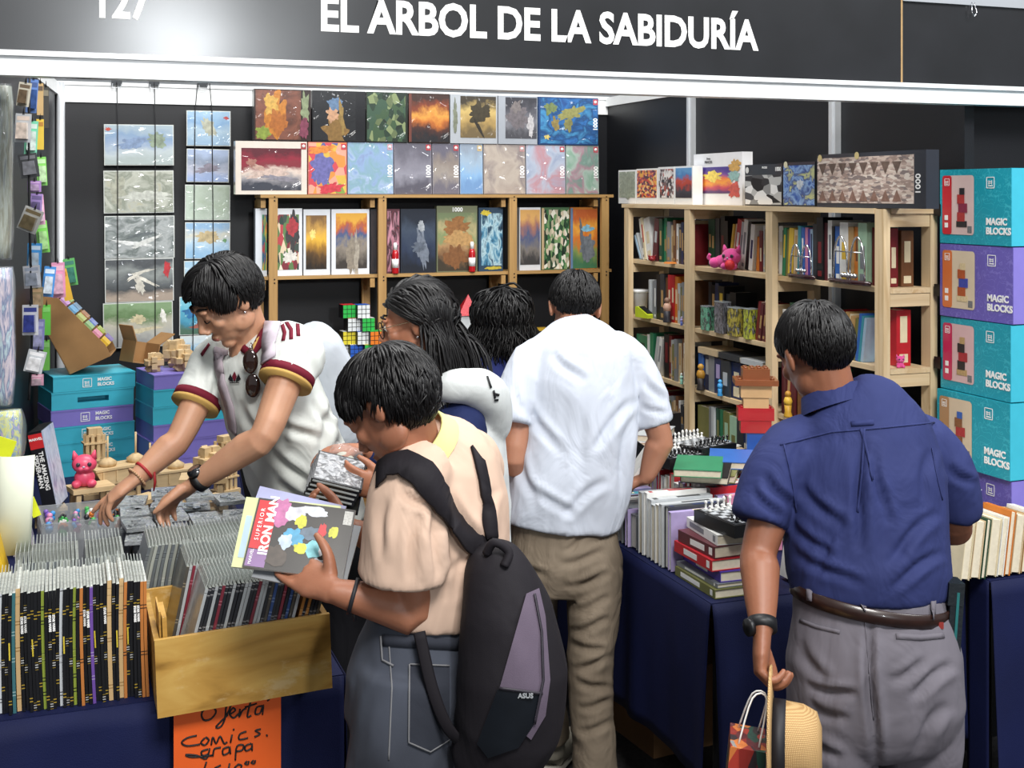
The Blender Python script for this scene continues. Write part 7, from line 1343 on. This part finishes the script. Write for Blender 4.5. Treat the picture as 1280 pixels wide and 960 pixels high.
    MB().box((.09, .055, .0031), (.018, .03, .0005)).obj('barcode', mat('#c8c8c4', .5, var=.3, vs=300, name='barcode_pale'), t); MB().box((.066, -.045, .0031), (.012, .05, .0005)).obj('yellow_strip', mat('#d8c832', .4, name='yellow_print'), t)
    random.seed(6); art = [('#b86a9a', -.045, .05, .02, .03), ('#c8c8d0', -.02, .05, .022, .02), ('#c8ccd4', .02, .06, .03, .01), ('#c8c838', -.005, .035, .012, .014), ('#4a9ac0', -.012, .0, .022, .018), ('#b8c8d8', -.028, -.012, .014, .016), ('#7ac0c8', .03, -.02, .026, .016), ('#c8c838', .065, .02, .01, .012), ('#5a6a7a', .022, .012, .024, .014), ('#d8dce0', .05, -.016, .008, .014), ('#c8c838', .005, -.022, .014, .012), ('#4a4038', -.04, -.045, .022, .022), ('#b8bcc4', .045, -.05, .014, .01), ('#c82a30', .042, .018, .008, .022)]
    for c_, x, y, rx, ry in art:
        mm = MB(); P = []
        for i in range(22): a_ = 2 * math.pi * i / 22; f = 1 + .5 * noise.noise(Vector((math.cos(a_) * 2 + x * 90, math.sin(a_) * 2 + y * 90, rx * 500))); P.append((x + rx * f * math.cos(a_), y + ry * f * math.sin(a_), .0031 + .00003 * len(t.children)))
        mm.add(P, [tuple(range(22))]); mm.obj('printed_shape', mat(c_, .4, coat=.3, var=.25, vs=80, name='art_' + c_[1:]), t)
    t = comic_held('comic_book', 'pale yellow comic held behind the red titled one', -.016, .004, -.004, mat('#c8cf98', .4, coat=.4, name='pale_yellow_cover'), .2, .152, 2); MB().box((-.085, -.01, .0032), (.012, .09, .0005)).obj('blue_stripe', mat('#a8c0d8', .4, name='pale_blue_print'), t)
    t = comic_held('comic_book', 'lilac edged comic rearmost in the held bundle', -.01, .028, -.011, mat('#9a9cc0', .4, coat=.4, name='lilac_cover'), .19, .14, -6); comic_held('comic_book', 'grey comic under the held bundle', .03, -.018, -.016, mat('#70747a', .4, coat=.4, name='grey_cover'), .19, .15, -4)
beige_boy()
# ---------------------------------------------------------------- visitor in the cream and maroon jersey
def jersey_guy():
    SK = skin('#c49678', 'fair_tan_skin'); FW = (-RIGHT * .7 - AWAY * .7).normalized(); LT = UP.cross(FW)
    M = frame(W(284, 374, 3.56), FW * .62 - RIGHT * .22 - UP * .62, UP * .85 + FW * .55 - RIGHT * .08); m = MB(); head(m, M, 1.05)
    sr, sl = W(270, 452, 3.74), W(372, 438, 3.5); er, el = W(224, 548, 3.6), W(330, 545, 3.36); wr_, wl_ = W(170, 598, 3.52), W(244, 604, 3.42)
    m.tube([M @ Vector((0, -.02, -.03)), W(310, 418, 3.63), W(320, 438, 3.64)], [.056, .06, .085], 16); m.tube([W(322, 445, 3.64), W(345, 510, 3.68), W(375, 590, 3.74), W(392, 680, 3.78)], [(.15, .08), (.16, .1), (.14, .1), (.15, .1)], 20, side=LT)
    arm(m, sr, er, wr_, 1.0); arm(m, sl, el, wl_, 1.04)
    hand(m, wr_, W(124, 634, 3.5) - wr_, -UP * .9 - RIGHT * .3, -1, (20, 22, 14), 1.02, thumb=(.3, .8, .45), spread=.10, curls=[(2, 6, 4), (16, 22, 14), (26, 28, 18), (32, 32, 20)]); hand(m, wl_, W(196, 636, 3.44) - wl_, -UP * .9 - AWAY * .25, 1, (28, 38, 22), 1.02, thumb=(.5, .7, .3), spread=.08)
    o = link('person', remesh(m, .0048, 3), SK, label='person in cream and maroon football jersey leaning over the comics', cat='person'); hair(o, M, 1.08, 'part', 1700, 11)
    BR = mat('#14100e', .7, name='dark_brow')
    for x in (-1, 1):
        MB().tube([M @ (Vector(p) * 1.05) for p in ((x * .012, .089, .034), (x * .03, .087, .040), (x * .048, .072, .034))], [.003, .004, .002], 8, sub=3).obj('eyebrow', BR, o); MB().tube([M @ (Vector(p) * 1.05) for p in ((x * .016, .0885, .001), (x * .03, .0905, -.004), (x * .044, .083, .0))], [.0015, .0018, .0012], 8, sub=3).obj('eyelashes', BR, o)
    MB().ell(M @ (Vector((0, .0905, -.064)) * 1.05), (.02, .0085, .0075), M.to_3x3(), 14, 8).obj('lips', mat('#9a5a50', .45, var=.05, name='lip_skin'), o)
    e = M @ (Vector((.083, -.004, -.034)) * 1.05); MB().ell(M @ (Vector((-.083, .004, -.03)) * 1.05), .004, segs=10, rings=6).obj('ear_stud', CHROME, o)
    CR = fabric('#d9ddd8', .75, .03, 900, .15, 'cream_jersey', .5, 6); MA = fabric('#6d1a2c', .8, .08, name='maroon_trim', big=.15); YE = fabric('#c8a25c', .8, .06, name='yellow_trim', big=.15)
    m = MB(); m.tube([W(313, 424, 3.635), W(320, 434, 3.64), W(326, 458, 3.65), W(346, 515, 3.68), W(370, 580, 3.73), W(386, 630, 3.76), W(391, 650, 3.77)], [(.07, .065), (.125, .085), (.172, .115), (.188, .135), (.182, .14), (.182, .145), (.18, .145)], 26, side=LT, sub=3)
    cr_, cl_ = sr.lerp(er, .56), sl.lerp(el, .36); m.tube([W(292, 440, 3.69), sr, sr.lerp(er, .25), cr_], [.066, .074, .07, .066], 20, sub=3); m.tube([W(350, 432, 3.55), sl, sl.lerp(el, .18), cl_], [.068, .076, .074, .07], 20, sub=3)
    shirt = garment('jersey', m, CR, o, .0078, 4, (.006, (7, 7, 4), 31), creases=[(338, 520, 405, 555, 6, .011), (332, 555, 395, 615, 6, .011), (425, 495, 395, 575, 6, .011), (432, 545, 375, 635, 6, .010), (345, 600, 415, 645, 6, .010), (360, 500, 350, 560, 6, .008), (390, 500, 420, 540, 5, .009), (262, 455, 250, 490, 5, .009), (280, 465, 262, 500, 5, .008), (375, 430, 350, 458, 5, .008), (395, 430, 385, 470, 6, .009), (300, 500, 330, 560, 6, .009)]); bv = bvh_of(shirt)
    for c_, prev, r_ in ((cr_, sr, .067), (cl_, sl, .071)):
        ax = (c_ - prev).normalized(); MB().tube([c_ - ax * .024, c_ - ax * .001], r_ + .0065, 28).obj('sleeve_cuff', MA, o); MB().tube([c_ - ax * .001, c_ + ax * .009], r_ + .006, 28).obj('sleeve_hem', YE, o)
    for a_, b_, c_ in (((353, 424), (360, 432), (354, 440)), ((358, 410), (368, 424), (362, 440)), ((362, 398), (374, 414), (370, 440))):
        pass
    for pts in ([(353, 406), (356, 416), (354, 426)], [(356, 400), (364, 412), (364, 424)], [(361, 393), (372, 405), (373, 420)]): ribbon(surf(bv, pts, .002, 3), .011, .002, MA, 'shoulder_stripe', o)
    ribbon(surf(bv, [(262, 430), (252, 444)], .002, 3), .012, .002, MA, 'shoulder_stripe', o)
    ribbon(surf(bv, [(332, 382), (333, 410), (322, 432), (313, 442)], .003, 4), .028, .003, MA, 'collar', o); ribbon(surf(bv, [(298, 424), (305, 436), (313, 442)], .003, 4), .022, .003, MA, 'collar', o); ribbon(surf(bv, [(327, 385), (327, 412), (314, 440)], .006, 4), .010, .002, YE, 'collar_edge', o)
    for dx, dz in ((-5, 0), (0, -6), (5, 0)): patch(bv, [(293 + dx * .4, 478), (293 + dx - 3, 474 + dz * .6), (293 + dx, 467 + dz * .5), (293 + dx + 3, 474 + dz * .6)], MA if dx == 0 else INK, 'chest_emblem', o, .004, 2)
    for y in (476, 478.5): ribbon(surf(bv, [(287, y), (299, y)], .005, 3), .002, .001, INK, 'emblem_bar', o)
    patch(bv, [(331, 452), (333, 455), (337, 455), (334, 458), (335, 462), (331, 459), (328, 462), (328, 458), (325, 455), (330, 455)], INK, 'star', o, .004, 2); ribbon(surf(bv, [(328, 462), (338, 463), (336, 474), (331, 480), (328, 474), (328, 462)], .004, 3), .003, .001, INK, 'crest', o)
    sg_ = MB(); p1, p2 = W(313, 452, 3.49), W(316, 482, 3.50)
    sgo = thing('sunglasses', 'dark sunglasses hanging from the jersey collar', 'sunglasses', p1)
    for p in (p1, p2): MB().ell(p - p1, (.022, .008, .034), Matrix.Rotation(-PHI, 3, 'Z'), 16, 10).obj('lens', mat('#2a1a16', .08, coat=1, var=.1, name='brown_lens'), sgo)
    MB().tube([p1 - p1 + UP * .035, p1 - p1 + UP * .045 + AWAY * .02, p2 - p1 + AWAY * .05], .002, 6, sub=3).obj('temple_arm', CHROME, sgo); MB().tube([UP * -.03, p2 - p1 + UP * .03], .0025, 6).obj('bridge', CHROME, sgo)
    # pale rucksack worn behind, straps in front
    rk = thing('rucksack', 'pale lavender rucksack worn by the person in the jersey', 'backpack', (0, 0, 0)); LV = fabric('#bdb3bd', .8, .05, 600, .2, 'lavender_nylon', .3, 6); GR = fabric('#b8bec6', .8, .05, name='silver_nylon', big=.5)
    m = MB(); m.tube([W(385, 412, 3.86), W(394, 430, 3.88), W(408, 480, 3.92), W(418, 540, 3.95), W(424, 575, 3.96)], [(.05, .04), (.10, .07), (.13, .09), (.13, .09), (.09, .06)], 22, side=LT, sub=3); garment('pack_body', m, GR, rk, .008, 5, (.004, (9, 9, 6), 41)); 
    s1 = surf(bv, [(352, 386), (343, 400), (337, 425), (336, 450)], .006, 5); ribbon(s1, .055, .006, LV, 'shoulder_strap', rk); s2 = surf(bv, [(276, 436), (274, 455), (278, 480), (288, 510), (292, 540)], .006, 5); ribbon(s2, .045, .006, fabric('#a89ca4', .8, .05, name='mauve_nylon', big=.2), 'shoulder_strap', rk)
    # wrist watch and bracelets
    ax = (wl_ - el).normalized(); c = wl_ - ax * .02; MB().tube([c - ax * .011, c + ax * .011], .0325, 24).obj('watch_strap', mat('#121316', .5, name='black_rubber'), o); nn = (UP * .75 - AWAY * .45 - RIGHT * .3).normalized(); MB().tube([c + nn * .026, c + nn * .037], .022, 24).obj('watch_case', BLACK, o); MB().tube([c + nn * .037, c + nn * .038], .018, 24).obj('watch_glass', mat('#1a1c22', .1, coat=1, name='watch_glass'), o)
    ax = (wr_ - er).normalized(); c = wr_ - ax * .03
    RB = mat('#a01c22', .6, bump=.4, name='red_braid'); MB().tube([c - ax * .004, c + ax * .004], .0325, 24).obj('red_bracelet', RB, o); MB().tube([c + RIGHT * .032 - AWAY * .01, c + RIGHT * .034 - UP * .03 - AWAY * .01, c + RIGHT * .03 - UP * .055 - AWAY * .01], [.003, .004, .002], 8).obj('red_tassel', RB, o)
    c = wr_ - ax * .004; X = ax.orthogonal().normalized(); Y = ax.cross(X); m = MB()
    for i in range(26): a_ = 2 * math.pi * i / 26; m.ell(c + X * .031 * math.cos(a_) + Y * .029 * math.sin(a_), .0042, segs=8, rings=5)
    m.obj('bead_bracelet', mat('#b08a68', .4, name='wood_beads'), o)
    m = MB(); m.tube([W(391, 640, 3.77), W(402, 690, 3.81), W(408, 760, 3.83)], [(.165, .125), (.17, .135), (.165, .13)], 22, side=LT, sub=3); L1 = [W(394, 730, 3.91), W(402, 860, 3.92), W(406, 985, 3.94)]; L2 = [W(430, 730, 3.76), W(434, 860, 3.76), W(440, 1015, 3.8)]; leg_tubes(m, [(L1, [.095, .075, .065]), (L2, [.095, .075, .065])]); garment('trousers', m, DARKCLOTH, o, .011, 4)
    for L in (L1, L2): shoe(o, Vector((L[-1].x, L[-1].y, 0)), FW, mat('#1c1c20', .5, name='black_shoe'), mat('#c8c8c4', .6, name='white_sole'))
jersey_guy()
# ---------------------------------------------------------------- visitor with glasses and long hair
def glasses_woman():
    SK = skin('#a87256', 'brown_skin'); FW = (-RIGHT * .97 + AWAY * .1).normalized(); LT = UP.cross(FW)
    M = frame(W(521, 404, 3.64), FW * .95 - UP * .22 - AWAY * .08, UP + FW * .2); m = MB(); head(m, M, 1.02)
    sl, sr = W(572, 520, 3.56), W(582, 512, 3.80); el, er = W(560, 620, 3.4), W(540, 605, 3.72); wl_, wr_ = W(484, 612, 3.34), W(452, 562, 3.52)
    m.tube([M @ Vector((0, -.02, -.03)), W(548, 462, 3.68), W(560, 490, 3.7)], [.05, .052, .08], 16); m.tube([W(575, 500, 3.72), W(585, 580, 3.74), W(585, 680, 3.76)], [(.14, .08), (.14, .1), (.14, .1)], 20, side=LT); arm(m, sl, el, wl_, .9); arm(m, sr, er, wr_, .9)
    hand(m, wl_, W(452, 604, 3.32) - wl_, AWAY * .5 + UP * .1 - RIGHT * .1, -1, (20, 30, 25), .95, thumb=(.6, .7, .2)); hand(m, wr_, W(418, 562, 3.5) - wr_, -UP, 1, (20, 25, 15), .95)
    o = link('person', remesh(m, .0048, 3), SK, label='person with round glasses and long black hair in white hooded jacket', cat='person'); hair(o, M, 1.05, 'long', 1500, 14)
    for x in (-1, 1): MB().tube([M @ Vector(p) for p in ((x * .012, .094, .036), (x * .03, .094, .042), (x * .05, .08, .034))], [.0025, .0035, .002], 8, sub=3).obj('eyebrow', mat('#14100e', .7, name='dark_brow'), o); MB().ell(M @ Vector((x * .031, .082, .008)), .0115, segs=14, rings=10).obj('eye', mat('#d8d4cc', .2, var=.05, name='eye_white'), o); MB().ell(M @ Vector((x * .032, .0915, .004)), (.005, .003, .005), M.to_3x3(), 10, 6).obj('iris', mat('#1a100c', .15, var=0, name='dark_iris'), o)
    MB().ell(M @ Vector((0, .0915, -.064)), (.02, .0085, .008), M.to_3x3(), 14, 8).obj('lips', mat('#8a463e', .4, var=.05, name='lip_skin_rose'), o)
    gl = MB(); FR_ = mat('#191a1e', .3, .4, name='black_wire')
    for x in (-1, 1):
        pts = [M @ Vector((x * .034 + .025 * math.cos(a_), .106 - abs(.025 * math.cos(a_) * x + .034 * x) * .12, .004 + .024 * math.sin(a_))) for a_ in [2 * math.pi * i / 24 for i in range(25)]]; MB().tube(pts, .0016, 8, cap=False).obj('glasses_rim', FR_, o)
        MB().tube([M @ Vector((x * .059, .098, .01)), M @ Vector((x * .078, .05, .012)), M @ Vector((x * .084, -.002, .012)), M @ Vector((x * .083, -.02, -.004))], .0014, 8, sub=4).obj('glasses_temple', mat('#c8b090', .25, .9, var=0, name='gold_wire'), o)
    MB().tube([M @ Vector((-.01, .108, .01)), M @ Vector((.01, .108, .01))], .0014, 8).obj('glasses_bridge', FR_, o); MB().ell(M @ Vector((-.085, -.004, -.034)), .0045, segs=10, rings=6).obj('earring', CHROME, o)
    WH = fabric('#cfd3d2', .9, .04, 500, .3, 'white_fleece', .5, 7); NV = fabric('#1d2750', .8, .12, 600, .2, 'navy_sleeve_cloth', .5, 8)
    m = MB(); m.tube([W(556, 475, 3.68), W(570, 495, 3.68), W(582, 540, 3.68), W(585, 600, 3.69), W(586, 690, 3.71)], [(.08, .07), (.135, .095), (.15, .115), (.15, .12), (.155, .125)], 24, side=LT, sub=3); m.tube([W(545, 488, 3.56), W(566, 484, 3.53), W(592, 484, 3.54), W(612, 500, 3.6), W(612, 535, 3.66), W(598, 500, 3.74), W(560, 476, 3.78)], [.028, .045, .055, .06, .055, .05, .025], 16, sub=4)
    jk = garment('hooded_jacket', m, WH, o, .008, 5, (.007, (7, 7, 5), 51)); bv = bvh_of(jk)
    m = MB(); m.tube([W(578, 525, 3.6), W(574, 538, 3.54), W(568, 580, 3.46), el, W(525, 618, 3.36), W(498, 614, 3.34)], [.07, .078, .07, .062, .052, .044], 18, sub=3); garment('sleeve', m, NV, o, .008, 5, (.005, (9, 9, 8), 53)); m = MB(); m.tube([W(582, 507, 3.79), sr, er, W(480, 572, 3.6), W(458, 563, 3.54)], [.07, .075, .06, .05, .045], 16, sub=3); garment('sleeve', m, NV, o, .009, 5, (.005, (9, 9, 8), 55))
    for i, pts in enumerate(([(609, 470), (614, 485)], [(617, 488), (619, 498)], [(617, 492), (624, 494)], [(618, 500), (623, 500)])):
        s_ = surf(bv, pts, .004, 3)
        if len(s_) > 1: ribbon(s_, .007, .001, INK, 'printed_letters', o)
    m = MB(); m.tube([W(586, 680, 3.71), W(586, 740, 3.73), W(582, 800, 3.75)], [(.16, .125), (.175, .14), (.16, .13)], 22, side=LT, sub=3); L1 = [W(555, 760, 3.7), W(535, 880, 3.64), W(540, 1040, 3.62)]; L2 = [W(590, 760, 3.86), W(585, 880, 3.86), W(585, 1000, 3.88)]; leg_tubes(m, [(L1, [.1, .078, .065]), (L2, [.09, .075, .065])]); garment('trousers', m, DARKCLOTH, o, .011, 4)
    for L in (L1, L2): shoe(o, Vector((L[-1].x, L[-1].y, 0)), FW, mat('#1c1c20', .5, name='black_shoe'), mat('#c8c8c4', .6, name='white_sole'))
    # plastic bag of small goods in the far hand, disc cases in the near hand
    lumpy(.1, .07, .09, 4).obj('goods_bag', WRAP, loc=W(430, 576, 3.46), rot=(0, R(20), 0), label='clear plastic bag held by the person with glasses', cat='plastic bag'); MB().ell((0, 0, 0), (.03, .02, .025)).obj('bag_contents', mat('#c8c8b8', .6, var=.3, name='pale_contents'), bpy.data.objects['goods_bag'])
    X = (RIGHT * .96 - UP * .26 + AWAY * .1).normalized(); Yv = (AWAY * .9 + UP * .35); Yv = (Yv - X * Yv.dot(X)).normalized(); Z = X.cross(Yv); r_ = Matrix((X, Yv, Z)).transposed().to_4x4()
    for i in range(4):
        t = thing('disc_case', ['grey disc case at the bottom of the held stack', 'grey disc case second from the bottom of the held stack', 'grey disc case third from the bottom of the held stack', 'disc case with silver print on top of the held stack'][i], 'disc case'); t.matrix_world = Matrix.Translation(W(418, 596, 3.32) + Z * (.015 * i - .025) + X * .003 * i) @ r_
        MB().box((0, 0, 0), (.135, .13, .0125)).obj('case_body', mat('#26282c', .2, coat=.6, name='dark_case'), t); MB().box((-.001, -.0655, .0), (.125, .001, .005)).obj('paper_edge', mat('#b8bcbc', .4, name='case_insert'), t)
        if i == 3: MB().box((0, 0, .0066), (.125, .12, .0008)).obj('cover_print', printed('marble', ['#5a5c60', '#a8aaae', '#303236', '#c8c8ca'], 5, 130, .6), t)
    t = thing('disc_case', 'dark disc case hanging loose under the held stack', 'disc case'); t.matrix_world = Matrix.Translation(W(424, 628, 3.32)) @ r_ @ Matrix.Rotation(R(-16), 4, 'Y'); MB().box((0, 0, 0), (.11, .1, .01)).obj('case_body', mat('#1c1d1c', .2, coat=.6, name='black_case_plastic'), t)
glasses_woman()
# ---------------------------------------------------------------- visitor with curly hair, seen from behind
def curly_woman():
    SK = skin('#a87256', 'brown_skin'); M = frame(W(628, 402, 4.68), AWAY - UP * .3 + RIGHT * .1, UP + AWAY * .25); m = MB(); head(m, M, 1.0)
    m.tube([M @ Vector((0, -.02, -.03)), W(625, 435, 4.66), W(622, 455, 4.64)], [.05, .052, .08], 14); m.tube([W(620, 465, 4.63), W(614, 560, 4.6), W(612, 650, 4.6)], [(.14, .08), (.14, .1), (.14, .1)], 18, side=RIGHT)
    sh = [W(582, 470, 4.6), W(656, 468, 4.66)]; el = [W(575, 560, 4.56), W(640, 505, 4.5)]; wr_ = [W(585, 590, 4.8), W(642, 520, 4.78)]
    for a_, b_, c_ in zip(sh, el, wr_): arm(m, a_, b_, c_, .92)
    hand(m, wr_[0], AWAY, -UP, -1, (30, 30, 20)); hand(m, wr_[1], AWAY, -UP, 1, (30, 30, 20))
    o = link('person', remesh(m, .006, 3), SK, label='person with curly black hair in navy top facing the puzzle bookcase', cat='person'); hair(o, M, 1.06, 'curly', 1300, 17)
    NV = fabric('#232d66', .8, .1, 600, .2, 'navy_top_cloth', .5, 8); m = MB(); m.tube([W(624, 440, 4.66), W(622, 452, 4.64), W(618, 475, 4.62), W(614, 540, 4.6), W(612, 640, 4.6)], [(.07, .06), (.12, .085), (.17, .11), (.17, .12), (.17, .125)], 22, side=RIGHT, sub=3); m.tube([W(600, 455, 4.61), sh[0], W(577, 520, 4.57), el[0]], [.065, .072, .062, .055], 16, sub=3); m.tube([W(640, 455, 4.64), sh[1], W(648, 490, 4.55), el[1]], [.065, .074, .066, .056], 16, sub=3); garment('top', m, NV, o, .01, 5, (.005, (8, 8, 6), 61))
    m = MB(); m.tube([W(612, 630, 4.6), W(612, 690, 4.6), W(612, 720, 4.6)], [(.15, .12), (.165, .135), (.15, .12)], 20, side=RIGHT, sub=3); L1 = [W(592, 700, 4.6), W(592, 780, 4.6), W(594, 862, 4.62)]; L2 = [W(632, 700, 4.6), W(632, 780, 4.6), W(630, 862, 4.62)]; leg_tubes(m, [(L1, [.09, .07, .06]), (L2, [.09, .07, .06])]); garment('trousers', m, DARKCLOTH, o, .012, 4)
    for L in (L1, L2): shoe(o, Vector((L[-1].x, L[-1].y, 0)), AWAY, mat('#1c1c20', .5, name='black_shoe'), mat('#c8c8c4', .6, name='white_sole'))
curly_woman()
